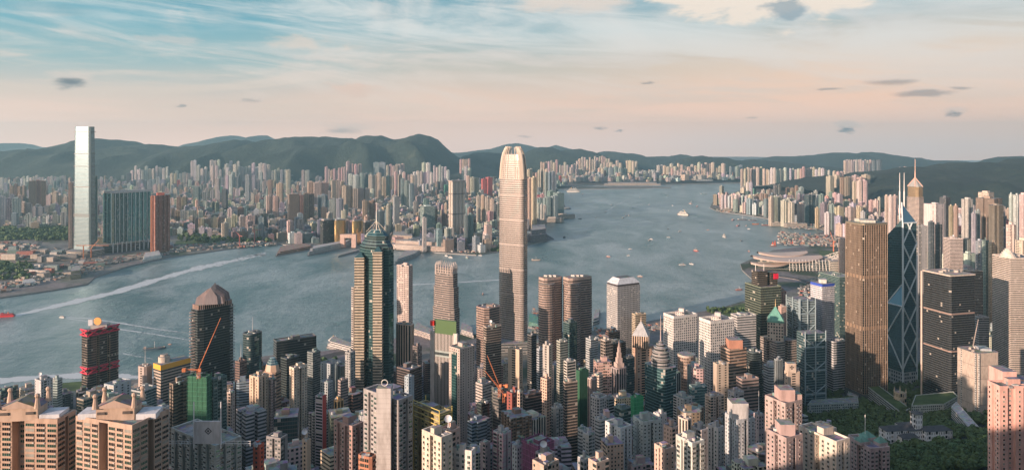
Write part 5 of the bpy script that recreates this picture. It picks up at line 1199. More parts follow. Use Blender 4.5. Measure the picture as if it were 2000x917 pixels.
# roads in view: waterfront highway, park drive
def road(name, pts, w, z=4.05, m='asphalt', kind='structure'):
    P_ = [Vector(ground(*p)) for p in pts]; b = MB(); L = []
    for i, p in enumerate(P_):
        d = (P_[min(i+1, len(P_)-1)]-P_[max(i-1, 0)]).normalized(); n = Vector((-d.y, d.x))*w/2; L.append((p-n, p+n))
    for (a, c), (d, e) in zip(L, L[1:]): b.face([(a.x, a.y, z), (d.x, d.y, z), (e.x, e.y, z), (c.x, c.y, z)], m)
    o = b.build(name); return tag(o, kind=kind), P_
road('waterfront_road', [(560, 722), (610, 702), (660, 690), (700, 684)], 26); road('waterfront_road', [(1300, 632), (1380, 622), (1460, 604), (1520, 590)], 22)
def lawn(pts, z=4.06):
    b = MB(); b.face([(*ground(*p), z) for p in pts], 'grass'); tag(b.build('lawn'), kind='structure')
lawn([(1375, 624), (1470, 618), (1500, 600), (1468, 588), (1420, 600)]); lawn([(1480, 640), (1560, 634), (1560, 600), (1500, 606)])
lawn([(130, 762), (170, 762), (178, 742), (110, 748)]); lawn([(1600, 500), (1650, 505), (1650, 490), (1600, 488)])

# ------------------------------------------------------------------ filler towers of the near city
rnd = random.Random(21)
def near_fill():
    cols = [('grey', GREY, 5), ('cream', CREAM, 5), ('pale', PALE, 3), ('white', WHITE, 3), ('brown', BROWN, 5), ('pinkish', BLUSH, 3), ('blue grey', STEEL, 4), ('dark', DARK, 4), ('green grey', (.2, .27, .24), 2)]
    bag = [c for c in cols for _ in range(c[2])]
    n = 0; tries = 0
    while n < 340 and tries < 26000:
        tries += 1; px = rnd.uniform(-20, 1600); D = rnd.uniform(500, 1230)
        if 1190 < px and D > 1120: continue
        if px > 1560 and D < 1060: continue
        x, y = X(px, D), D
        if not inside(HK, x, y) or edge_dist(HK, x, y) < 70 + (50 if D > 1000 else 0): continue
        w = rnd.uniform(11, 22); d = rnd.uniform(12, 24); rad = math.hypot(w, d)/2*.86
        if not free(x, y, rad): continue
        g = G(x, y); h = rnd.choice([rnd.uniform(28, 60), rnd.uniform(60, 105), rnd.uniform(85, 135)])
        lim = 898 if D < 560 else 858 if D < 640 else 792 if D < 760 else 738 if D < 880 else 702
        if px < 350: lim = max(lim, 752 if px < 330 else 745)
        if px > 1380 and D < 900: lim = max(lim, 800)
        if 1235 < px < 1340 and D < 850: lim = max(lim, 822)
        if 1180 < px < 1300 and D < 990: lim = max(lim, 770)
        if 700 < px < 940 and D < 1000: lim = max(lim, 775)
        zt = min(g+h, Z(lim+rnd.uniform(0, 22), D))
        if zt < g+12: continue
        nm, col, _ = rnd.choice(bag); col = tuple(min(.75, c*rnd.uniform(.85, 1.15)) for c in col)
        st = rnd.choice(['res', 'res', 'res2', 'grid', 'slit', 'band', 'band2', 'fin'] if nm != 'dark' else ['dark', 'sea', 'band2'])
        plan = rnd.choice(['box', 'notch', 'rib', 'cross', 'cham'])
        rot = rnd.choice([.35, .45, .2, .6]) + rnd.uniform(-.08, .08) - .5*(px-1000)/2000
        poly = rect(x, y, w, d, rot); pl = {'box': lambda p: p, 'notch': notch_plan, 'rib': lambda p: rib_plan(p, 7, 1.2), 'cross': cross_plan, 'cham': chamfer_plan}[plan](poly)
        FOOT.append((x, y, rad)); res = st in ('res', 'res2', 'slit', 'grid')
        shape = {'box': 'plain', 'notch': 'notched', 'rib': 'ribbed', 'cross': 'cross shaped', 'cham': 'chamfered'}[plan]
        tall = 'low' if zt-g < 45 else 'mid height' if zt-g < 80 else 'tall'
        near = min(LM, key=lambda l: math.hypot(l[1]-px, (l[2]-py_of(y, zt))*1.4))
        sd = ('left of' if px < near[1] else 'right of') if abs(px-near[1]) > 14 else ('below' if py_of(y, zt) > near[2] else 'behind')
        lab = f"{tall} {nm} {shape} {'apartment' if res else 'office'} block {sd} the {near[0]}"
        root = thing('apartment_block' if res else 'office_block', lab, 'apartment block' if res else 'office block', (x, y, g-3), 'blocks packed between the taller towers')
        b = MB(col); b.prism(pl, g-3, zt, st, 'roof', rnd.choice([2.8, 3.4, 4]), rnd.choice([3, 3.2, 3.6]), uo=rnd.randint(0, 99), topcol=(.30, .29, .28)); b.build('facade', root)
        b = MB(tuple(c*.95 for c in col)); cw = rnd.uniform(.25, .45); b.box(x+rnd.uniform(-2, 2), y+rnd.uniform(-2, 2), zt, w*cw, d*cw, rnd.uniform(3, 6), rot, 'wall', 'roof'); b.build('plant_room', root)
        if D < 1000:
            b = MB((.45, .45, .44)); b.prism(ngon(x-w*.3, y-d*.25, 1.3, 8), zt, zt+2.4, 'wall', 'roof'); b.build('water_tank', root)
        n += 1
    return n
LM = [('red trussed tower', 195, 640), ('curled gable roof', 90, 780), ('second curled gable roof', 240, 790), ('green netted tower', 390, 740), ('copper vaulted tower', 415, 580), ('masted waterfront tower', 495, 650),
      ('tall cream apartment tower', 505, 735), ('copper topped tower', 535, 715), ('tall white slab tower', 583, 715), ('wide dark office slab', 578, 665), ('gold banded skyscraper', 735, 500), ('concrete lift shaft', 750, 760),
      ('peach art deco hotel', 790, 630), ('green roof sign', 870, 640), ('glass topped beige block', 900, 685), ('yellow framed terrace', 845, 810), ('tallest silver tower', 1002, 650), ('orange cranes', 965, 750), ('cream blank building', 1008, 685),
      ('twin brown banded towers', 1104, 600), ('black glass slab', 1115, 745), ('magenta netting', 1050, 870), ('porthole window tower', 1218, 600), ('art deco spire', 1210, 700), ('pyramid roofed peach tower', 1260, 650), ('teal tiered drum office', 1290, 720),
      ('egg-crate towers', 1370, 640), ('round brown tower', 1340, 700), ('terracotta topped office', 1430, 690), ('green copper pyramid', 1517, 620), ('trussed bank', 1585, 650), ('cross emblem tower', 1548, 720), ('pink stepped block', 1530, 800), ('curved grey slab', 1440, 820),
      ('bottom white twin towers', 1235, 830), ('striped cream tower', 1340, 810), ('diamond emblem block', 405, 860), ('orange red narrow block', 505, 870)]
near_fill()

# ------------------------------------------------------------------ the far city
FAR = []
def far_ground(x, y):
    if y > 6300: return 4+(y-6300)*.022
    return 4
def add_far(x, y, w, d, zt, rot, col, style, plan, nm, side, zb=None, roofh=None):
    FAR.append(dict(x=x, y=y, w=w, d=d, zt=zt, rot=rot, col=col, style=style, plan=plan, nm=nm, side=side, zb=zb if zb is not None else max(3, far_ground(x, y)-2)))
FC = {'cream': (.62, .54, .46), 'pink': (.60, .47, .42), 'white': (.66, .64, .62), 'grey': (.38, .40, .41), 'teal grey': (.26, .34, .35), 'brown': (.34, .24, .19), 'peach': (.62, .49, .39), 'dark': (.13, .15, .16), 'gold': (.55, .40, .20), 'red': (.5, .1, .1), 'green': (.12, .36, .26)}
def row(px0, px1, n, ytop, D, col, w=None, jy=3, style='resfar', plan='cross', side='k', d=None, rot=None):
    w_px = (px1-px0)/n
    for k in range(n):
        px = px0+(k+.5)*w_px; Dk = D*rnd.uniform(.985, 1.015); x = X(px, Dk); ww = (w or w_px*rnd.uniform(.7, 1.08))*Dk/F
        add_far(x, Dk, ww, d or ww*rnd.uniform(.8, 1.1), Z(ytop+rnd.uniform(-jy, jy*1.7), Dk), (rot if rot is not None else rnd.uniform(.3, .6)), tuple(c*rnd.uniform(.88, 1.1) for c in FC[col]), style, plan, col, side)
        FOOT.append((x, Dk, ww*.62))
        if k % 4 == 1 and D > 3000: add_far(x+ww*.4, Dk-ww*.9, ww*3.2, ww*.9, max(3, far_ground(x, Dk))+rnd.uniform(10, 22), .1, tuple(c*.9 for c in FC['cream' if k % 8 == 1 else 'grey']), 'band', 'box', 'cream' if k % 8 == 1 else 'grey', side)
# Kowloon, left to right
row(0, 22, 3, 348, 6400, 'white'); row(40, 104, 11, 345, 6600, 'white'); row(106, 130, 5, 345, 6700, 'grey'); row(20, 50, 4, 361, 4700, 'brown', jy=6); row(58, 91, 3, 354, 4400, 'brown', jy=2, style='fin', plan='rib', rot=.5); row(-20, 40, 4, 385, 3650, 'grey', jy=2, plan='rib', rot=.5)
row(40, 62, 2, 394, 3700, 'pink'); row(38, 134, 11, 421, 3560, 'white', jy=3); row(62, 136, 6, 402, 3900, 'grey', jy=6); row(133, 144, 1, 356, 2850, 'peach', style='band'); row(177, 190, 1, 344, 3100, 'teal grey', style='sea'); row(92, 134, 4, 380, 4300, 'pink', jy=8)
row(255, 330, 11, 328, 6900, 'white', jy=4); row(248, 256, 1, 334, 6800, 'dark'); row(373, 384, 2, 314, 6900, 'white', jy=1); row(334, 372, 5, 335, 6700, 'grey', jy=3); row(410, 431, 3, 312, 6900, 'white', jy=1); row(384, 470, 12, 326, 6800, 'white', jy=6); row(440, 528, 12, 318, 6900, 'white', jy=5); row(425, 520, 14, 342, 5900, 'grey', jy=7)
row(300, 322, 3, 358, 5400, 'cream'); row(332, 346, 2, 338, 6400, 'peach', jy=1); row(270, 332, 7, 347, 6200, 'grey', jy=3); row(420, 430, 1, 344, 5300, 'cream'); row(440, 455, 2, 342, 5200, 'white', jy=1); row(478, 490, 1, 344, 4800, 'grey'); row(345, 365, 2, 382, 4100, 'brown', jy=2); row(432, 446, 1, 368, 4300, 'dark'); row(376, 392, 1, 362, 4600, 'teal grey')
row(333, 352, 2, 408, 3600, 'brown', jy=2, plan='rib'); row(350, 384, 2, 410, 3800, 'grey', style='slit', jy=1, plan='rib'); row(380, 396, 2, 424, 3350, 'brown', jy=2, plan='rib'); row(397, 440, 3, 424, 3400, 'peach', jy=2, plan='rib'); row(450, 497, 3, 422, 3350, 'cream', jy=3, plan='rib'); row(497, 520, 2, 418, 3350, 'dark', jy=2, plan='rib')
row(529, 560, 5, 330, 6500, 'grey', jy=3); row(559, 568, 1, 328, 5600, 'cream'); row(588, 605, 2, 333, 5800, 'grey', jy=1); row(635, 676, 8, 328, 6700, 'pink', jy=3); row(676, 707, 4, 318, 6900, 'pink', jy=3); row(729, 752, 2, 317, 7000, 'teal grey', jy=0, plan='box', rot=.2); row(754, 790, 6, 321, 6900, 'pink', jy=2); row(780, 792, 2, 334, 6300, 'white')
row(824, 841, 2, 318, 6900, 'white', jy=1); row(846, 878, 6, 326, 6600, 'white', jy=4); row(898, 919, 4, 311, 7600, 'pink', jy=1); row(902, 920, 3, 324, 7300, 'white'); row(794, 846, 8, 335, 6200, 'white', jy=4); row(680, 700, 2, 338, 5900, 'white', jy=2); row(695, 770, 9, 341, 5400, 'teal grey', jy=4); row(720, 810, 11, 339, 5300, 'cream', jy=5)
row(782, 808, 3, 352, 4500, 'teal grey', jy=4); row(600, 640, 3, 354, 4700, 'peach', jy=2, plan='rib'); row(647, 673, 3, 352, 4700, 'peach', jy=2, plan='rib'); row(669, 686, 1, 361, 4300, 'brown', plan='round' if False else 'cham'); row(688, 722, 3, 368, 4300, 'pink', jy=1, plan='rib'); row(523, 533, 1, 352, 4800, 'brown'); row(541, 553, 1, 355, 4600, 'peach'); row(564, 582, 1, 377, 3600, 'brown', plan='box', style='fin'); row(582, 613, 3, 378, 3700, 'brown', jy=2, plan='rib')
row(620, 640, 1, 380, 3750, 'teal grey'); row(645, 670, 2, 386, 3600, 'grey', jy=2); row(707, 733, 2, 391, 3700, 'brown', jy=1, style='resfar'); row(520, 545, 2, 382, 3900, 'pink', jy=4); row(666, 678, 1, 406, 3150, 'cream'); row(755, 762, 1, 402, 3100, 'cream'); row(733, 768, 2, 409, 3150, 'teal grey', jy=2, style='fin'); row(768, 780, 1, 386, 3250, 'grey', style='band', plan='box'); row(824, 846, 1, 402, 3300, 'white', style='sea', plan='box')
row(843, 853, 1, 408, 3400, 'brown'); row(824, 834, 1, 425, 2750, 'cream', plan='box'); row(862, 874, 2, 398, 3500, 'pink', jy=2); row(906, 924, 2, 418, 2950, 'teal grey', jy=2, style='band'); row(930, 966, 4, 384, 3700, 'cream', jy=3); row(965, 978, 2, 398, 3500, 'dark'); row(940, 960, 2, 345, 5300, 'red', jy=3, plan='box'); row(910, 935, 3, 342, 5400, 'cream', jy=3)
row(1020, 1032, 1, 345, 3600, 'brown', jy=0, plan='rib'); row(1031, 1047, 2, 350, 3300, 'peach', jy=6, plan='rib'); row(1064, 1084, 3, 336, 4300, 'teal grey', jy=1, plan='rib'); row(1070, 1098, 2, 374, 4150, 'teal grey', jy=2, plan='box', style='band'); row(1048, 1068, 3, 396, 3700, 'white', jy=3); row(1048, 1090, 3, 384, 3900, 'teal grey', jy=2)
row(1030, 1070, 8, 333, 5700, 'cream', jy=4); row(1055, 1090, 7, 314, 8400, 'pink', jy=3); row(1092, 1130, 8, 318, 8300, 'cream', jy=4); row(1130, 1165, 7, 308, 8700, 'cream', jy=3); row(1165, 1192, 6, 306, 8900, 'pink', jy=3); row(1172, 1215, 7, 316, 8500, 'cream', jy=4); row(1222, 1246, 4, 313, 8500, 'cream', jy=2); row(1240, 1290, 6, 334, 7900, 'grey', jy=3)
row(1100, 1180, 13, 333, 8000, 'cream', jy=6); row(1110, 1240, 20, 342, 7800, 'grey', jy=4); row(1180, 1225, 5, 326, 8100, 'teal grey', jy=3); row(1283, 1296, 2, 318, 8300, 'white'); row(1295, 1416, 18, 321, 8200, 'cream', jy=4); row(1310, 1380, 12, 331, 7900, 'pink', jy=3); row(1312, 1375, 6, 343, 7800, 'grey', jy=1, plan='rib'); row(1330, 1375, 3, 341, 7850, 'cream', jy=0, plan='box')
# island side, east
row(1424, 1450, 4, 323, 8200, 'teal grey', jy=2, side='h'); row(1446, 1502, 9, 326, 6800, 'cream', jy=3, side='h'); row(1500, 1562, 12, 330, 6600, 'white', jy=3, side='h'); row(1562, 1592, 6, 327, 6500, 'pink', jy=2, side='h'); row(1592, 1622, 5, 330, 6400, 'white', jy=2, side='h'); row(1648, 1702, 12, 312, 8800, 'pink', jy=1, side='h'); row(1702, 1722, 2, 312, 8600, 'dark', jy=1, side='h')
row(1626, 1648, 3, 335, 5600, 'pink', jy=1, side='h'); row(1615, 1640, 2, 341, 5100, 'cream', jy=2, side='h', plan='rib'); row(1640, 1660, 2, 344, 4900, 'brown', jy=2, side='h'); row(1655, 1696, 4, 344, 5000, 'pink', jy=3, side='h', plan='rib'); row(1664, 1694, 3, 352, 4500, 'pink', jy=2, side='h'); row(1756, 1776, 5, 327, 6200, 'pink', jy=1, side='h')
row(1408, 1475, 10, 381, 4500, 'white', jy=1, side='h', plan='rib'); row(1457, 1470, 2, 355, 5000, 'white', jy=1, side='h'); row(1475, 1500, 3, 372, 4400, 'brown', jy=5, side='h'); row(1502, 1525, 3, 383, 3700, 'cream', jy=1, side='h', plan='rib'); row(1526, 1550, 2, 390, 3600, 'cream', jy=3, side='h'); row(1557, 1570, 1, 395, 3700, 'peach', side='h'); row(1572, 1592, 1, 380, 3800, 'dark', jy=0, style='sea', side='h'); row(1591, 1601, 1, 402, 3500, 'peach', side='h'); row(1600, 1609, 1, 381, 3700, 'teal grey', side='h', style='band')
row(1630, 1648, 1, 403, 3300, 'peach', side='h', plan='notch'); row(1652, 1670, 1, 407, 3250, 'pink', side='h', plan='notch'); row(1674, 1694, 2, 403, 3300, 'peach', side='h'); row(1697, 1716, 2, 391, 3400, 'pink', jy=1, side='h'); row(1511, 1526, 2, 360, 4700, 'dark', jy=1, side='h'); row(1535, 1560, 3, 362, 4700, 'brown', jy=3, side='h'); row(1714, 1720, 1, 382, 3600, 'white', side='h'); row(1728, 1752, 3, 380, 2900, 'cream', jy=3, side='h')
row(1812, 1836, 1, 396, 2100, 'white', side='h', plan='box', style='slit'); row(1837, 1854, 1, 381, 2200, 'dark', side='h', style='band', plan='box'); row(1853, 1872, 2, 400, 1950, 'peach', side='h', jy=1, style='fin'); row(1880, 1898, 1, 390, 2400, 'cream', side='h', plan='notch'); row(1913, 1950, 1, 388, 2150, 'brown', side='h', style='band', plan='notch'); row(1933, 1958, 1, 402, 1900, 'brown', side='h', style='fin'); row(1915, 1937, 1, 376, 2170, 'cream', side='h', plan='box'); row(1970, 1990, 2, 380, 2400, 'white', side='h', jy=2); row(1990, 2010, 1, 382, 2200, 'cream', side='h'); row(1898, 1914, 2, 412, 2000, 'grey', side='h')
row(1812, 1840, 2, 435, 1700, 'dark', side='h', style='band', jy=4); row(1908, 1930, 2, 472, 1500, 'grey', side='h', jy=6, plan='notch'); row(1930, 1945, 1, 470, 1480, 'peach', side='h'); row(1966, 1984, 1, 440, 1420, 'cream', side='h'); row(1985, 2010, 1, 468, 1400, 'peach', side='h')
row(1640, 1668, 2, 465, 2300, 'cream', side='h', style='band', plan='box', jy=0)
def far_fill(side, land_, px0, px1, D0, D1, sp, hfun, lim, start=None):
    D = D0
    while D < D1:
        px = px0
        while px < px1:
            DD = D*rnd.uniform(.992, 1.008); x = X(px, DD)+rnd.uniform(-8, 8); w, d = rnd.uniform(.42, .9)*sp, rnd.uniform(.42, .9)*sp
            px += (sp*rnd.uniform(.85, 1.5))/DD*F
            if start and DD < start(px_of(x, DD)): continue
            if not inside(land_, x, DD) or edge_dist(land_, x, DD) < 28: continue
            if not free(x, DD, min(w, d)*.55): continue
            if mn.noise(Vector((x/260, DD/420, 7.7))) > .38: continue        # parks and open ground
            h = hfun(px_of(x, DD), DD); 
            if h <= 0: continue
            g = far_ground(x, DD) if side == 'k' else max(4, G(x, DD)); zt = min(g+h, Z(lim(px_of(x, DD), DD), DD))
            if zt < g+8: continue
            nm = rnd.choice(['cream', 'cream', 'pink', 'white', 'white', 'white', 'grey', 'grey', 'grey', 'teal grey', 'brown', 'peach', 'dark']); st = rnd.choice(['resfar', 'resfar', 'band', 'slit', 'fin'])
            if rnd.random() < .02: nm = rnd.choice(['red', 'green'])
            tall = zt-g > 55
            if tall: w = min(w, rnd.uniform(20, 32)); d = min(d, rnd.uniform(20, 32))
            add_far(x, DD, w, d, zt, rnd.choice([.5, .55, .35])+mn.noise(Vector((x/900, DD/900, 1)))*.5, tuple(c*rnd.uniform(.8, 1.12) for c in FC[nm]), st, rnd.choice(['cross', 'notch', 'box', 'rib']) if tall else 'box', nm, side, g-2)
        D += sp*rnd.uniform(.95, 1.2)*(1 if D < 4500 else 1.3)
def hk(px, D):
    r = rnd.random()
    if D < 3500: return rnd.uniform(20, 50) if r < .84 else rnd.uniform(55, 95)
    if D < 5200: return rnd.uniform(14, 42) if r < .9 else rnd.uniform(55, 95)
    return rnd.uniform(12, 40) if r < .82 else rnd.uniform(55, 95)
def kstart(px): return lerp_tab([(0, 3500), (140, 3200), (200, 2950), (335, 3250), (560, 2980), (600, 2500), (1000, 2450)], px)
far_fill('k', KOWL, -40, 1110, 2450, 7300, 44, hk, lambda px, D: lerp_tab([(2400, 436), (3000, 405), (4000, 372), (5000, 352), (6500, 335), (8000, 328)], D)+rnd.uniform(0, 14), kstart)
far_fill('k', KOWL, 1090, 1480, 7600, 8700, 62, lambda px, D: rnd.uniform(15, 50) if rnd.random() < .6 else rnd.uniform(50, 90), lambda px, D: 328, None)
def hh(px, D):
    r = rnd.random()
    if px < 1640 and D < 2900: return 0
    if D < 2000: return rnd.uniform(40, 90) if r < .6 else rnd.uniform(90, 140)
    return rnd.uniform(35, 75) if r < .6 else rnd.uniform(75, 130)
def hstart(px): return lerp_tab([(1400, 3700), (1540, 3450), (1640, 3150), (1660, 3100), (1735, 2900), (1790, 1500), (1900, 1340), (2000, 1300)], px)
far_fill('h', HK, 1380, 2050, 1350, 5200, 46, lambda px, D: hh(px, D) if D < lerp_tab([(1400, 6500), (1600, 4800), (1700, 4000), (1800, 3600), (2100, 3300)], px) else 0, lambda px, D: lerp_tab([(1300, 520), (1700, 470), (2200, 415), (3000, 395), (4000, 372), (5200, 352)], D)+rnd.uniform(0, 25), hstart)

def far_mesh(b, f):
    poly = rect(f['x'], f['y'], f['w'], f['d'], f['rot']); pl = poly
    if f['plan'] == 'cross': pl = cross_plan(poly)
    elif f['plan'] == 'notch': pl = notch_plan(poly)
    elif f['plan'] == 'rib': pl = rib_plan(poly, 10, 2)
    elif f['plan'] == 'cham': pl = chamfer_plan(poly, .25)
    r2 = random.Random(int(f['x']*7+f['y']))
    b.prism(pl, f['zb'], f['zt'], f['style'], 'roof', 3.4, 3.2, col=f['col'], uo=r2.randint(0, 900), topcol=r2.choice([(.42, .38, .35), (.34, .33, .32), (.28, .30, .29), (.45, .36, .32)]))
    k = r2.uniform(.25, .5); b.box(f['x']+r2.uniform(-.1, .1)*f['w'], f['y'], f['zt'], f['w']*k, f['d']*k, r2.uniform(3, 6), f['rot'], 'wall', 'roof', col=f['col'])
def zone(px, D, side):
    if side == 'k':
        if D > 7500: return 'on the far shore ' + ('behind the runway strip' if px < 1300 else 'at the end of the harbour')
        if D > 6000: return 'at the foot of the mountains ' + ('at far left' if px < 250 else 'behind the teal slab' if px < 400 else 'under the left ridge' if px < 540 else 'under the middle ridge' if px < 720 else 'under the highest peak' if px < 920 else 'behind the tallest tower')
        if D > 4500: return 'deep across the harbour ' + ('at far left' if px < 200 else 'above the rail yard' if px < 400 else 'left of centre' if px < 600 else 'above the golden office pair' if px < 760 else 'above the white cylinder hall' if px < 900 else 'behind the tallest tower')
        return 'across the harbour ' + ('left of the mirrored skyscraper' if px < 180 else 'behind the teal slab' if px < 340 else 'behind the rail yard' if px < 560 else 'around the golden office pair' if px < 740 else 'behind the cruise pier' if px < 860 else 'left of the tallest tower' if px < 1000 else 'right of the tallest tower')
    if D > 5500: return 'on the far right shore below the hills'
    if D > 3400: return 'on the right shore ' + ('beside the harbour bend' if px < 1500 else 'behind the boat shelter' if px < 1620 else 'at the foot of the green hill')
    if D > 2400: return 'behind the bronze tower' if px < 1740 else 'left of the spired skyscraper' if px < 1780 else 'below the green hill at right'
    return 'behind the braced tower' if px < 1800 else 'above the black tower' if px < 1900 else 'near the right edge'
GOLDEN = {}
def proj(f): return (f['w']+f['d'])*(f['zt']-f['zb'])/f['y']**2
FAR = [f for f in FAR if f['zt'] > f['zb']+5]
FAR.sort(key=proj, reverse=True)
tallf = [f for f in FAR if f['zt']-f['zb'] > 55]; lowf = [f for f in FAR if f['zt']-f['zb'] <= 55]
def shape_word(f): return {'cross': 'cross-plan', 'notch': 'notched', 'rib': 'ribbed', 'box': 'plain', 'cham': 'chamfered'}[f['plan']]
for lst, nm, cat, grp in ((tallf, 'housing_tower', 'housing tower', 'housing towers of the far city'), (lowf, 'low_block', 'low block', 'low blocks of the far city')):
    for i, f in enumerate(lst[:290]):
        hgt = f['zt']-f['zb']; px = px_of(f['x'], f['y'])
        b = MB(f['col']); far_mesh(b, f); o = b.build(nm, None, (f['x'], f['y'], f['zb']))
        sz = ('very tall' if hgt > 130 else 'tall' if hgt > 95 else 'mid height') if nm == 'housing_tower' else ('flat' if hgt < 30 else 'boxy')
        tag(o, f"{sz} {f['nm']} {shape_word(f)} {'tower' if nm == 'housing_tower' else 'building'} {zone(px, f['y'], f['side'])}", cat, grp)
    b = MB()
    for f in lst[290:]: far_mesh(b, f)
    if b.F: tag(b.build('distant_'+('towers' if nm == 'housing_tower' else 'blocks')), kind='stuff')
print('far', len(tallf), len(lowf))
# ------------------------------------------------------------------ trees
def leaf_clumps(b, c, r, n, rs, size=1.5, squash=.8):
    for _ in range(n):
        t, u = rs.uniform(0, 6.283), rs.uniform(-1, 1); k = r*rs.uniform(.62, 1.06); s = math.sqrt(1-u*u)
        p = Vector((c[0]+k*s*math.cos(t), c[1]+k*s*math.sin(t), c[2]+k*u*squash)); q = size*rs.uniform(.6, 1.25)
        n_ = Vector((s*math.cos(t)+rs.uniform(-.7, .7), s*math.sin(t)+rs.uniform(-.7, .7), u+rs.uniform(-.2, .9))).normalized()
        e = n_.cross(Vector((rs.uniform(-1, 1), rs.uniform(-1, 1), .3))).normalized()*q; f = n_.cross(e).normalized()*q
        b.face([p-e-f*.4, p+e*.3-f, p+e+f*.5, p-e*.2+f], 'leaf')
def tree_proto(kind, seed):
    rs = random.Random(seed); root = thing('tree', 'broad dark green tree in the hillside park', 'tree', (0, 0, 0), 'trees of the hillside park'); tr = MB(); cr = MB()
    if kind == 'round':
        h = rs.uniform(5, 7); tr.tube((0, 0, -1), (0, 0, h), .5, 7, 'bark', r2=.3)
        for k in range(7):
            a = k*.9+rs.uniform(-.3, .3); q = (math.cos(a)*rs.uniform(2.2, 4.2), math.sin(a)*rs.uniform(2.2, 4.2), h+rs.uniform(0, 4.5)); tr.tube((0, 0, h-.5), q, .22, 5, 'bark', r2=.08)
            leaf_clumps(cr, q, rs.uniform(2.0, 3.3), 46, rs)
        leaf_clumps(cr, (0, 0, h+4.5), 3.0, 50, rs)
    else:
        h = 13; tr.tube((0, 0, -1), (0, 0, h), .35, 6, 'bark', r2=.1)
        for k in range(8): leaf_clumps(cr, (rs.uniform(-.3, .3), rs.uniform(-.3, .3), 3+k*1.5), 1.9-.17*k, 26, rs, .8)
    tr.build('trunk', root); cr.build('crown', root); return root, cr
protos = [tree_proto('round', s) for s in (1, 2, 3, 4)]+[tree_proto('tall', 9)]
def copy_thing(root, loc, rz, s):
    c = root.copy(); COL.objects.link(c); c.location = loc; c.rotation_euler = (0, 0, rz); c.scale = (s, s, s*rnd.uniform(.85, 1.15))
    for ch in KIDS[root.name]:
        d = ch.copy(); COL.objects.link(d); d.parent = c
    return c
KIDS = {r.name: list(r.children) for r, _ in protos}
def near_struct(x, y, r): return free(x, y, r)
spots = []
tries = 0
rt = random.Random(5); tf = []
def tfree(x, y, r):
    key = (int(x//16), int(y//16))
    for i in (-1, 0, 1):
        for j in (-1, 0, 1):
            for (a, b_) in TG.get((key[0]+i, key[1]+j), ()):
                if (a-x)**2+(b_-y)**2 < r*r: return False
    TG.setdefault(key, []).append((x, y)); return True
TG = {}
while tries < 22000:
    tries += 1; D = rt.uniform(600, 1330); px = rt.uniform(1570, 2010)
    if D < 900 and px < 1640: continue
    if D < 720 and px < 1730: continue
    x, y = X(px, D), D
    if D > 1140 and px < 1640 and rt.random() < .6: continue
    if 1735 < px < 1860 and D > 1090 and rt.random() < .8: continue
    s = rt.uniform(.65, 1.25)
    if not free(x, y, 3.2*s): continue
    if not tfree(x, y, 8.2*s): continue
    spots.append((x, y, G(x, y)-.3, s))
spots.sort(key=lambda s: s[1])
print('trees', len(spots))
vis = [s for s in spots if py_of(s[1], s[2]+8) < 930 and -5 < px_of(s[0], s[1]) < 1960]
ind = vis[:260]; rest = vis[260:]+[s for s in spots if s not in vis][:150]
TW = ['in front of the white mansion', 'beside the white mansion', 'between the green roofed offices and the mansion', 'behind the green roofed offices', 'near the pink tower', 'left side of the park below the trussed bank', 'at the foot of the bronze tower', 'beside the wrapped block']
used = set()
for i, (x, y, z, s) in enumerate(ind):
    k = 4 if rt.random() < .05 else rt.randrange(4); px = px_of(x, y); 
    if i < 1: c = protos[0][0]; k = 0; c.location = (x, y, z)
    else: c = copy_thing(protos[k][0], (x, y, z), rt.uniform(0, 6), s)
    w_ = 'near the pink tower' if px > 1870 else 'left part of the park' if px < 1690 else ('in front of the white mansion' if y < gpt(1796, 862)[1]-20 else 'around the white mansion' if y < gpt(1796, 862)[1]+50 else 'behind the white mansion')
    c['label'] = ('slender dark cypress ' if k == 4 else 'large broad green tree ' if s > 1.05 else 'small round green tree ' if s < .8 else 'mid sized dark green tree ')+w_
for r_, _ in protos[1:]:
    for ch in KIDS[r_.name]: bpy.data.objects.remove(ch)
    bpy.data.objects.remove(r_)
def wood(name, pts, size=1.5, nper=70, rr=(3, 5)):
    """a wood that reads as one mass: leaf clumps over many small crowns"""
    b = MB(); rs = random.Random(len(pts))
    for x, y, z, s in pts:
        leaf_clumps(b, (x, y, z+5*s), rs.uniform(*rr)*s, nper, rs, size*s, 1.0)
    if b.F: tag(b.build(name), kind='stuff')
wood('woodland', rest, 1.6, 90, (3.5, 5.5))
# far greenery as masses
def patch(n, px0, px1, py0, py1, s, zz=4, test=None):
    o = []
    for _ in range(n):
        px, py = rt.uniform(px0, px1), rt.uniform(py0, py1); x, D = ground(px, py)
        if test and not test(px, py): continue
        if not free(x, D, s*3): continue
        o.append((x, D, zz, s*rt.uniform(.7, 1.3)))
    return o
far_w = patch(420, -10, 137, 447, 470, 2.2) + patch(90, -10, 60, 520, 548, 2.0) + patch(150, 345, 560, 455, 474, 2.0) + patch(60, 680, 735, 388, 396, 3) + patch(80, 430, 520, 352, 362, 4) + patch(110, 300, 400, 352, 360, 4) + patch(60, 840, 900, 452, 466, 2) + patch(60, 930, 975, 486, 491, 1.3) + patch(90, 1640, 1740, 425, 445, 2.5) + patch(140, 1375, 1450, 347, 353, 5) + patch(60, 1466, 1500, 515, 528, 1.4) + patch(80, 600, 660, 706, 716, 1.0) + patch(60, 1380, 1470, 604, 612, .9)+patch(80, 1900, 1990, 690, 720, 1.2)
wood('far_greenery', far_w, 2.3, 26, (3, 4.5))

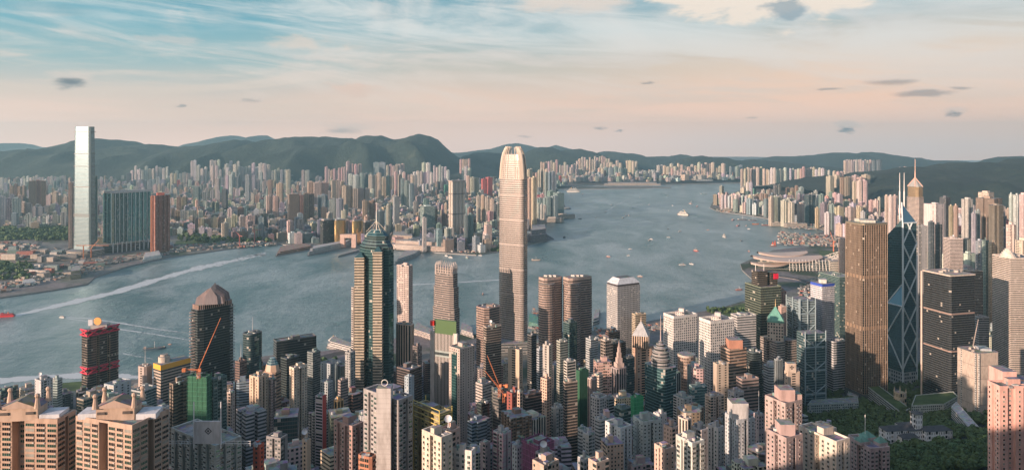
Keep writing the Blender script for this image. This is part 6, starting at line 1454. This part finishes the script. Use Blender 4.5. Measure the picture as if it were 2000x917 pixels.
# ------------------------------------------------------------------ piers, terminals and other low things by the water
def pier(name, label, cat, quad, h, col, style='band', zb=0, roofc=(.42, .40, .38), bits=()):
    q = [ground(*p) for p in quad]; a = sum(q[i][0]*q[(i+1) % 4][1]-q[(i+1) % 4][0]*q[i][1] for i in range(4))
    if a < 0: q = q[::-1]
    c = cen(q); r = thing(name, label, cat, (*c, zb)); FOOT.append((*c, 25))
    part(r, 'deck', lambda b: b.prism(scale_poly(q, 1.08), zb, 3.2, 'wall', 'roof', topcol=(.3, .28, .27)), (.24, .22, .21))
    L = math.dist(q[0], q[1])
    part(r, 'hall', lambda b: b.prism(q, 3.2, 3.2+h*.6, style, 'roof', 5, 4, topcol=roofc), col)
    part(r, 'upper_deck', lambda b: b.prism(scale_poly(q, .86), 3.2+h*.6, 3.2+h, style, 'roof', 5, 4, topcol=roofc), tuple(min(.8, k*1.08) for k in col))
    return r, q
pier('cruise_terminal', 'long white ship-shaped terminal pier across the harbour', 'terminal', [(604, 497), (682, 480), (690, 474), (606, 490)], 20, (.60, .58, .55), roofc=(.58, .56, .54))
pier('freight_pier', 'rusty orange pier jutting left beside the white terminal', 'pier', [(541, 498), (612, 484), (600, 478), (548, 484)], 10, (.44, .22, .13), roofc=(.34, .20, .14))
pier('narrow_jetty', 'low dark jetty right of the white terminal', 'pier', [(662, 500), (700, 490), (700, 488), (664, 497)], 4, (.3, .3, .3))
pier('ferry_terminal', 'curving pale pier behind the pink hotel tower', 'pier', [(772, 514), (812, 500), (822, 492), (790, 494)], 12, (.46, .48, .47))
pier('ferry_pier', 'white ferry pier with masts at the near shore left of the gold banded skyscraper', 'pier', [(640, 676), (690, 690), (692, 680), (648, 664)], 12, (.62, .58, .55))
pier('ferry_pier', 'arched roof pier beside the green sign tower', 'pier', [(806, 652), (842, 664), (846, 652), (814, 636)], 12, (.5, .42, .38), 'grid')
pier('ferry_pier', 'small pale pier between the finned tower and the tallest tower', 'pier', [(900, 652), (925, 660), (924, 646), (902, 634)], 10, (.5, .45, .42), 'grid')
pier('ferry_pier', 'green roofed pier just right of the tallest tower', 'pier', [(1032, 636), (1052, 640), (1052, 622), (1034, 614)], 8, (.20, .36, .30), roofc=(.1, .38, .28))
pier('ferry_pier', 'dark canopy pier behind the twin brown towers', 'pier', [(1158, 632), (1170, 628), (1172, 608), (1162, 610)], 10, (.4, .42, .42))
pier('harbour_pier', 'stubby pier with red crane barge right of the tallest tower', 'pier', [(1047, 428), (1094, 430), (1094, 426), (1050, 424)], 8, (.30, .16, .15))
pier('breakwater_pier', 'thin pier pointing right from the far headland', 'pier', [(1090, 407), (1114, 407), (1113, 405), (1092, 405)], 5, (.3, .33, .33))
pier('runway_terminal', 'low pale sheds along the runway strip', 'terminal', [(1180, 361.5), (1290, 361.5), (1290, 359.5), (1180, 359.5)], 24, (.5, .42, .36))
pier('waterfront_mall', 'long cream shopping block with a coloured sign across the harbour', 'shopping block', [(765, 486), (872, 492), (874, 470), (768, 468)], 34, (.62, .48, .40), 'band', 3)
pier('waterfront_mall', 'cream curved hotel block left half of the shopping waterfront', 'shopping block', [(764, 482), (808, 484), (808, 470), (766, 468)], 48, (.60, .47, .38), 'fin', 3)
pier('cultural_centre', 'pale pink windowless hall with sloping roof left of the tallest tower', 'concert hall', [(938, 487), (972, 489), (972, 480), (942, 478)], 20, (.60, .42, .36), 'wall', 3)
pier('headland_block', 'grey stepped waterfront block with jetty right of the tallest tower', 'waterfront block', [(1036, 474), (1068, 470), (1066, 458), (1036, 458)], 52, (.26, .24, .25), 'band', 3)
pier('headland_block', 'white terraced waterfront block right of the tallest tower', 'waterfront block', [(1049, 432), (1070, 426), (1070, 414), (1049, 420)], 40, (.56, .50, .48), 'grid', 3)
pier('highway_depot', 'curved depot shed under the teal slab', 'shed', [(300, 492), (340, 484), (338, 476), (302, 484)], 14, (.45, .10, .08), 'fin', 3)
pier('white_tent', 'white marquee roof among the construction yards', 'tent', [(278, 511), (316, 504), (312, 494), (282, 500)], 14, (.66, .62, .56), 'wall', 3, (.66, .64, .6))
pier('white_tent', 'white peaked canopy near the left shore', 'tent', [(42, 558), (74, 554), (66, 547), (44, 550)], 8, (.62, .60, .58), 'wall', 3, (.66, .64, .62))
pier('ventilation_building', 'cream ventilation building with yellow doors on the left shore', 'building', [(137, 546), (158, 543), (157, 532), (140, 534)], 26, (.55, .45, .30), 'band', 3)
# golden office pair
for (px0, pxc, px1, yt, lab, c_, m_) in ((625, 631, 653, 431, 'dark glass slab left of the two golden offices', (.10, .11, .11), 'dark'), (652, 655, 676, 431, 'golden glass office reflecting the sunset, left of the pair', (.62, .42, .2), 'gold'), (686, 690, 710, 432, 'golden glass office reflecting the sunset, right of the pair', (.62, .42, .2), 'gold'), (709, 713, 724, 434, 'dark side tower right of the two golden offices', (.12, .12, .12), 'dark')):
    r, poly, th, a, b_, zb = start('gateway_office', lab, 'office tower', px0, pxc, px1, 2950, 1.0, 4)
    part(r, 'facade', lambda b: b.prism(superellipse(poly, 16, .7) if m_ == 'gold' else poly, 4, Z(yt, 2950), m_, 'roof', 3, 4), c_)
    part(r, 'roof_rim', lambda b: b.prism(scale_poly(poly, .8), Z(yt, 2950), Z(yt, 2950)+5, 'wall', 'roof'), (.4, .34, .3))
r, poly, th, a, b_, zb = start('square_arch', 'square pinkish arch building between the golden offices', 'building', 664, 668, 695, 2870, 1.0, 4)
p, q = X(665, 2870), X(695, 2870)
part(r, 'left_pier', lambda b: b.box(p+8, 2875, 4, 18, 22, 40, 0, 'wall'), (.58, .40, .33)); part(r, 'right_pier', lambda b: b.box(q-8, 2875, 4, 18, 22, 40, 0, 'wall'), (.58, .40, .33)); part(r, 'lintel', lambda b: b.box((p+q)/2, 2875, 44, q-p+2, 22, 14, 0, 'wall'), (.60, .42, .34))
# twin-shouldered white tower
r, poly, th, a, b_, zb = start('skyscraper', 'pale ribbed twin-shouldered tower with flared crown across the harbour, left of the tallest tower', 'skyscraper', 876, 884, 908, 3150, 1.0, 4)
zt = Z(356, 3150); part(r, 'facade', lambda b: b.prism(rib_plan(poly, 20, 4), 4, zt, 'slit', 'roof', 4, 3.5), (.60, .53, .46)); part(r, 'flared_crown', lambda b: b.prism(scale_poly(poly, .98), zt, zt+8, 'wall', 'roof', poly2=scale_poly(poly, 1.12)), (.5, .42, .38))
for z in (110, 200): part(r, 'mechanical_band', lambda b: b.prism(scale_poly(poly, 1.01), z, z+5, 'wall', None), (.20, .18, .16))
# hall cranes and roof cranes
def crane(label, px, py, D, hz, L, ang, tilt, col, base=None):
    x = X(px, D); zb = base if base is not None else 4; r = thing('tower_crane', label, 'crane', (x, D, zb)); top = zb+hz
    part(r, 'mast', lambda b: [b.tube((x+dx, D+dy, zb), (x+dx, D+dy, top), .22*max(1, D/900), 4) for dx, dy in ((-1, -1), (1, -1), (1, 1), (-1, 1))]+[b.tube((x-1, D-1, zb+i*3), (x+1, D-1, zb+i*3+3), .16*max(1, D/900), 4) for i in range(int(hz/3))], col)
    e = (x+L*math.cos(ang)*math.cos(tilt), D+L*math.sin(ang)*math.cos(tilt), top+L*math.sin(tilt))
    part(r, 'jib', lambda b: (b.tube((x, D-.6, top), e, .30*max(1, D/900), 4), b.tube((x, D+.6, top+2.2), e, .16*max(1, D/900), 4)), col)
    t2 = (x-L*.25*math.cos(ang), D-L*.25*math.sin(ang), top+1)
    part(r, 'counter_jib', lambda b: (b.tube((x, D, top), t2, .5*max(1, D/900), 4), b.box(t2[0], t2[1], t2[2]-2, 3, 3, 3, ang)), col)
    part(r, 'cab', lambda b: b.box(x+1.5, D-1.5, top-1, 2.4, 2.4, 2.6, ang), col)
    return r
OR = (.62, .20, .08)
crane('orange luffing crane on top of the green netted tower', 388, 735, 636, 8, 50, .15, 1.18, OR, Z(736, 640))
crane('orange crane with raised jib above the netted block in the centre', 975, 770, 716, 12, 32, 2.8, 1.15, OR, Z(772, 720))
crane('second orange crane leaning left above the netted block', 984, 790, 712, 8, 30, 2.9, .85, OR, Z(785, 712))
crane('orange tower crane on the far construction yard left of the teal slab', 163, 500, 2560, 52, 90, .05, .0, (.55, .22, .10))
crane('small orange tower crane right of the first on the far yard', 178, 505, 2600, 36, 40, .5, .9, (.55, .22, .10))
crane('red crane beside the rail yard across the harbour', 468, 480, 2880, 46, 60, 2.6, .6, (.45, .14, .12))
crane('red crane at the end of the rail yard', 497, 470, 2960, 60, 30, .2, .1, (.45, .14, .12))
crane('orange crane between the twin brown towers and the porthole tower', 1172, 660, 1120, 26, 30, 1.9, 1.1, OR)
crane('red crane by the boat shelter at right', 1628, 480, 2760, 40, 40, 1.7, 1.0, (.6, .18, .08))
crane('pale luffing crane on the wrapped beige block', 1900, 690, 985, 7, 42, .7, 1.0, (.55, .45, .38), Z(688, 983))
# yards: crates, sheds and machines nobody could count
def clutter(name, regions, zb=4):
    b = MB(); rs = random.Random(3)
    pal = [(.42, .24, .16), (.42, .36, .31), (.50, .47, .44), (.26, .26, .26), (.20, .25, .25), (.36, .14, .11), (.36, .31, .26), (.16, .22, .19), (.44, .38, .32), (.12, .12, .12), (.3, .28, .26), (.22, .21, .2)]
    for n, px0, px1, f0, f1, s in regions:
        for _ in range(n):
            px = rs.uniform(px0, px1); t = (px-px0)/(px1-px0); y0 = f0[0]+(f0[1]-f0[0])*t; y1 = f1[0]+(f1[1]-f1[0])*t
            x, D = ground(px, rs.uniform(y0, y1)); 
            if not free(x, D, 2): continue
            b.box(x, D, zb, s*rs.uniform(.5, 2.2), s*rs.uniform(.4, 1.2), s*rs.uniform(.2, .9), rs.choice([.25, 1.82])+rs.uniform(-.06, .06)+mn.noise(Vector((x/300, D/300, 2)))*.8, 'wall', 'wall', col=rs.choice(pal))
    tag(b.build(name), kind='stuff')
clutter('construction_yard', [(420, 195, 330, (508, 488), (520, 496), 8), (300, 330, 540, (480, 470), (494, 478), 8), (170, 0, 200, (552, 520), (572, 528), 8), (40, 0, 200, (530, 512), (560, 522), 20), (200, 0, 80, (470, 480), (505, 505), 9), (24, 0, 140, (480, 488), (515, 510), 26), (110, 140, 215, (508, 502), (536, 512), 8), (150, 560, 700, (468, 466), (474, 472), 9)])
clutter('waterfront_yard', [(420, 1520, 1640, (478, 482), (452, 462), 8), (260, 1540, 1650, (432, 440), (446, 452), 8), (260, 1560, 1650, (560, 520), (590, 560), 6), (200, 1160, 1310, (668, 640), (640, 632), 5), (120, 1040, 1052, (650, 650), (600, 610), 4), (200, 1400, 1640, (413, 432), (409, 428), 7), (150, 760, 940, (486, 494), (484, 490), 7)])
def rocks(poly, z, name='sea_wall'): pass
for pts in ([(60, 545), (130, 535), (120, 525), (40, 532)], [(100, 500), (135, 497), (128, 490), (95, 492)], [(340, 478), (430, 474), (430, 468), (345, 470)], [(0, 520), (30, 516), (20, 508), (-10, 510)], [(440, 476), (520, 469), (515, 465), (440, 470)]): lawn(pts)
# roads and viaducts across the water
for pts, w_, z_ in (([(20, 512), (140, 508), (200, 505)], 22, 9), ([(110, 484), (135, 500), (150, 515)], 16, 7), ([(60, 500), (75, 480), (80, 470)], 16, 4.2), ([(0, 532), (80, 524), (150, 518), (240, 506)], 16, 4.2), ([(1400, 408), (1470, 417), (1540, 429), (1590, 434), (1648, 446)], 22, 9), ([(1500, 536), (1560, 545), (1600, 560), (1640, 590)], 20, 5)):
    b = MB((.42, .36, .33)); P_ = [Vector(ground(*p)) for p in pts]
    for p, q in zip(P_, P_[1:]):
        d = (q-p).normalized(); n = Vector((-d.y, d.x))*w_/2; quad = [tuple(p-n), tuple(q-n), tuple(q+n), tuple(p+n)]
        b.prism(quad, z_-1.2 if z_ > 5 else 4.02, z_, 'wall', 'asphalt', bottom=True)
    tag(b.build('elevated_road'), kind='structure')

# ------------------------------------------------------------------ boats and wakes
def boat(label, px, py, L, head, kind='ferry', hull=(.6, .6, .58), top=(.66, .64, .6), name=None, cat=None, group='boats scattered on the harbour'):
    x, y = ground(px, py, 0); r = thing(name or {'ferry': 'ferry', 'barge': 'barge', 'tug': 'tugboat', 'cruise': 'cruise_ship', 'cat': 'catamaran_ferry', 'sail': 'sailing_junk'}[kind], label, cat or {'barge': 'barge', 'tug': 'tugboat', 'cruise': 'ship', 'sail': 'junk'}.get(kind, 'ferry'), (x, y, 0), group)
    r.rotation_euler = (0, 0, head); W = L*{'ferry': .24, 'barge': .2, 'tug': .34, 'cruise': .17, 'cat': .26, 'sail': .26}[kind]
    def bl(name, fn, col):
        b = MB(col); fn(b); return b.build(name, r, (0, 0, 0))
    out_ = lambda k, f: [(-L/2*k, -W/2*k*.8), (L*.22*k, -W/2*k), (L*.42*k, -W*.26*k), (L*.5*k, 0), (L*.42*k, W*.26*k), (L*.22*k, W/2*k), (-L/2*k, W/2*k*.8)]
    hh_ = L*.07+.8
    bl('hull', lambda b: b.prism(scale_poly(out_(1, 0), .88), -.5, hh_, 'paint', 'roof', poly2=out_(1, 0), topcol=(.35, .3, .27)), hull)
    if kind == 'barge':
        bl('hold_coaming', lambda b: b.box(L*.05, 0, hh_, L*.6, W*.6, L*.02, 0, 'wall', 'roof'), (.16, .15, .14)); bl('wheelhouse', lambda b: (b.box(-L*.4, 0, hh_, L*.1, W*.6, L*.08, 0, 'slit'),), top); bl('bow_house', lambda b: b.box(L*.4, 0, hh_, L*.05, W*.3, L*.04), top)
    elif kind == 'sail':
        bl('cabin', lambda b: b.box(-L*.2, 0, hh_, L*.3, W*.6, L*.12), top)
        for k, s in ((.2, 1.0), (-.12, .8)): bl('sail', lambda b: b.prism([(L*k-L*.2, -.3), (L*k+L*.14, -.3), (L*k+L*.14, .3), (L*k-L*.2, .3)], hh_+1, hh_+L*.7*s, 'fabric', 'fabric', poly2=[(L*k-L*.02, -.1), (L*k+.5, -.1), (L*k+.5, .1), (L*k-L*.02, .1)]), (.62, .12, .06))
    else:
        n = {'cruise': 4, 'ferry': 2, 'cat': 2, 'tug': 1}[kind]
        for k in range(n): bl('cabin_deck', lambda b: b.prism(scale_poly(out_(.86-.10*k, 0), 1, (0, 0)), hh_+k*L*.045, hh_+(k+1)*L*.045, 'band', 'roof', 3, L*.045, topcol=top), top)
        bl('wheelhouse', lambda b: b.box(L*.14, 0, hh_+n*L*.045, L*.1, W*.4, L*.05, 0, 'band'), top)
        bl('funnel', lambda b: b.box(-L*.15, 0, hh_+n*L*.045, L*.06, W*.2, L*.08), (.5, .2, .12) if kind != 'cruise' else (.6, .4, .2))
    bl('mast', lambda b: b.tube((0, 0, hh_), (0, 0, hh_+L*.30), L*.008+.1, 5), (.6, .58, .55))
    return r
boat('red catamaran ferry leaving a long white wake at far left', 10, 618, 44, 3.35, 'cat', (.62, .03, .04), (.60, .05, .06))
boat('small white launch pulling a forked wake', 121, 620, 17, 2.9, 'ferry')
boat('dark blue cargo barge behind the copper vaulted tower', 302, 682, 44, .35, 'barge', (.07, .11, .15), (.5, .4, .34))
boat('small boat near the vaulted tower, close to the wake ends', 332, 672, 8, .1, 'tug', (.4, .2, .15))
for a in (('white ferry at the far quay left of the clock tower', 872, 500, 26, 2.2, 'ferry'), ('second white ferry tied up at the far quay', 880, 503, 24, 2.5, 'ferry'), ('white ferry leaving the far pier', 912, 504, 28, 2.0, 'ferry', (.2, .3, .25)), ('small white boat right of the leaving ferry', 926, 498, 16, 2.7, 'ferry'), ('tiny white boat beneath the cultural hall', 938, 499, 16, 2.9, 'ferry'),
          ('small ferry with pinkish top left of the tallest tower', 943, 575, 20, 1.5, 'ferry', (.16, .14, .13), (.6, .45, .38)), ('dark tug with tall stack in mid harbour right of the tallest tower', 1102, 464, 34, 1.4, 'tug', (.07, .10, .10), (.10, .12, .12)), ('thin pale barge right of the tallest tower', 1047, 508, 36, .05, 'barge', (.45, .36, .30)),
          ('white cruise ship by the runway strip', 1120, 375, 130, 0.0, 'cruise', (.66, .6, .54)), ('small white ship right of the runway cruise ship', 1138, 380, 40, 1.2, 'ferry'), ('black dot boat in the upper harbour', 1133, 428, 22, .3, 'tug', (.06, .08, .08), (.1, .1, .1)),
          ('white passenger ship in the upper right harbour', 1334, 420, 86, 2.3, 'cruise', (.62, .55, .48)), ('big white catamaran ferry in mid harbour at right', 1414, 463, 44, 1.6, 'cruise', (.64, .6, .55)), ('red and white ferry below the white catamaran ferry', 1359, 490, 34, 1.9, 'ferry', (.5, .12, .1), (.62, .5, .44)),
          ('small ferry off the porthole window tower', 1250, 540, 18, 2.8, 'ferry', (.4, .25, .2)), ('boat with crane off the exhibition hall', 1444, 566, 24, .3, 'tug', (.3, .1, .08), (.6, .4, .35)), ('ferry in the far channel at right', 1375, 380, 60, 0.1, 'barge', (.16, .24, .24)), ('round white boat in the upper right channel', 1348, 398, 44, 1.9, 'tug', (.6, .5, .46), (.6, .5, .48)),
          ('red tug right of the round white boat', 1362, 403, 30, 1.0, 'tug', (.4, .08, .08)), ('red tug near the boat shelter, topmost', 1432, 430, 36, .9, 'tug', (.35, .12, .12)), ('dark barge beside the topmost red tug', 1450, 430, 60, .1, 'barge', (.15, .15, .17)), ('second dark barge near the shelter', 1470, 431, 50, .1, 'barge', (.18, .15, .17)),
          ('white and red tug left of the orange barge', 1442, 441, 34, .8, 'tug', (.5, .12, .12)), ('orange crane barge off the boat shelter', 1476, 438, 40, .1, 'barge', (.55, .18, .08), (.6, .2, .1)), ('dark red barge right of the orange crane barge', 1496, 440, 50, .1, 'barge', (.3, .12, .1)), ('red sailed junk off the exhibition hall', 1511, 480, 30, .1, 'sail', (.3, .1, .06)),
          ('green sailed junk right of the red sailed one', 1546, 479, 24, .1, 'sail', (.1, .2, .15)), ('white buoy-like boat in open water', 1228, 421, 24, 1.4, 'tug', (.5, .45, .42)), ('tiny launch left of the white catamaran ferry', 1268, 400, 20, 1.0, 'tug', (.55, .4, .36)), ('launch trailing crossing wakes', 1183, 414, 24, 2.1, 'ferry', (.55, .6, .58)), ('dark launch at the fork of the crossing wakes', 1195, 401, 22, .9, 'tug', (.2, .3, .3)),
          ('small tug off the far headland block', 1458, 441, 20, 1.0, 'tug', (.6, .45, .4)), ('red crane barge at the harbour pier end', 1088, 427, 50, .2, 'barge', (.45, .1, .1), (.5, .1, .1)), ('white ferry berthed at the near pier left of the gold banded skyscraper', 655, 668, 40, -.6, 'cruise')):
    boat(*a)
rb = random.Random(12)
for k in range(26):
    px, py = rb.uniform(1060, 1500), rb.uniform(372, 520)
    x, y = ground(px, py, 0)
    if inside(HK, x, y) or inside(KOWL, x, y) or edge_dist(HK, x, y) < 40 or edge_dist(KOWL, x, y) < 40: continue
    boat('tiny launch alone on the open water of the right channel', px, py, rb.uniform(14, 26), rb.uniform(0, 6), rb.choice(['tug', 'ferry']), rb.choice([(.6, .58, .55), (.4, .15, .1), (.3, .3, .3), (.12, .2, .25)]), group='small craft dotted over the channel')
for k in range(46):
    t = rb.random(); px, py = 1560+rb.uniform(-8, 48), 470+rb.uniform(-14, 6)
    x, y = ground(px, py, 0)
    if inside(HK, x, y): continue
    boat('small moored boat packed in the boat shelter', px, py, rb.uniform(10, 18), rb.uniform(0, 3), rb.choice(['tug', 'ferry']), rb.choice([(.6, .58, .55), (.45, .15, .1), (.3, .3, .3), (.1, .2, .3)]), group='moored boats in the boat shelter')
def wake(pts, z=.25):
    b = MB(); L = []; G_ = [Vector(ground(p[0], p[1], 0)) for p in pts]
    sub_ = []
    for i in range(len(pts)-1):
        for k in range(6):
            t = k/6; sub_.append([pts[i][j]+(pts[i+1][j]-pts[i][j])*t for j in range(4)])
    sub_.append(list(pts[-1]))
    for i, (px, py, hw, s) in enumerate(sub_):
        a, c = sub_[max(0, i-1)], sub_[min(len(sub_)-1, i+1)]
        h = hw*(1+.22*math.sin(i*1.7)+.15*math.sin(i*.61+1)); h *= .62; L.append((ground(px, py+h, 0), ground(px, py-h, 0), s))
    for (a, b1, s0), (c, d, s1) in zip(L, L[1:]): b.face([(*a, z), (*c, z), (*d, z), (*b1, z)], 'foam', [(0, s0), (0, s1), (1, s1), (1, s0)])
    tag(b.build('wake_foam'), kind='stuff')
wake([(30, 616, 3, 1.3), (80, 604, 6, 1.15), (150, 588, 8, 1.0), (220, 572, 9, .95), (300, 548, 9.5, .85), (380, 525, 9, .8), (450, 510, 9, .65), (520, 495, 8, .5)])
wake([(128, 619, 1, 1.0), (180, 622, 2.2, .85), (250, 633, 2.5, .7), (310, 643, 3, .6), (372, 650, 3, .4)]); wake([(128, 621, 1, 1.0), (170, 627, 1.8, .8), (230, 642, 2.2, .8), (300, 652, 2, .7), (372, 664, 2, .5)])
wake([(-20, 745, 10, 1.05), (60, 738, 10, 1.0), (150, 733, 9, 1.0), (230, 733, 9, .9), (300, 738, 7, .7), (372, 730, 6, .4)], .26)
wake([(20, 770, 4, .6), (110, 762, 4, .55), (200, 750, 3, .4)]); wake([(240, 690, 2, .55), (330, 706, 3, .5), (370, 700, 2, .4)]); wake([(800, 556, 1.5, .9), (880, 552, 1.6, 1.0), (976, 546, 1.4, .9)])
wake([(1196, 401, .8, 1.0), (1180, 393, 1.0, .7), (1160, 386, 1.2, .5)]); wake([(1184, 413, .8, 1.0), (1200, 402, 1.2, .8), (1232, 387, 1.4, .6)]); wake([(1240, 402, 1, .6), (1260, 396, 1, .6), (1340, 392, 1, .4)]); wake([(1336, 428, 1, .6), (1332, 424, 2, .8), (1320, 414, 2, .5)]); wake([(1370, 497, 2, .5), (1362, 492, 2, .7), (1356, 484, 1.5, .5)])
wake([(480, 500, 3, .55), (505, 497, 4, .7), (520, 498, 3, .5)])
# ------------------------------------------------------------------ haze
hz = MB(); hz.prism(rect(0, 8500, 50000, 23500), -3, 1060, 'haze' if 'haze' in MATS else 'wall', 'wall', bottom=True)
hm = bpy.data.materials.new('haze'); hm.use_nodes = True; ht = NT(hm.node_tree)
hp = ht.n('ShaderNodeVolumePrincipled', {'Color': (.50, .85, .98, 1), 'Density': 4.8e-5, 'Anisotropy': .35})
ht.n('ShaderNodeOutputMaterial', {1: hp.outputs[0]})
MATS['haze'] = hm; hz.mats = ['haze']; hz.M = [0]*len(hz.M)
ho = hz.build('haze'); tag(ho, kind='stuff')
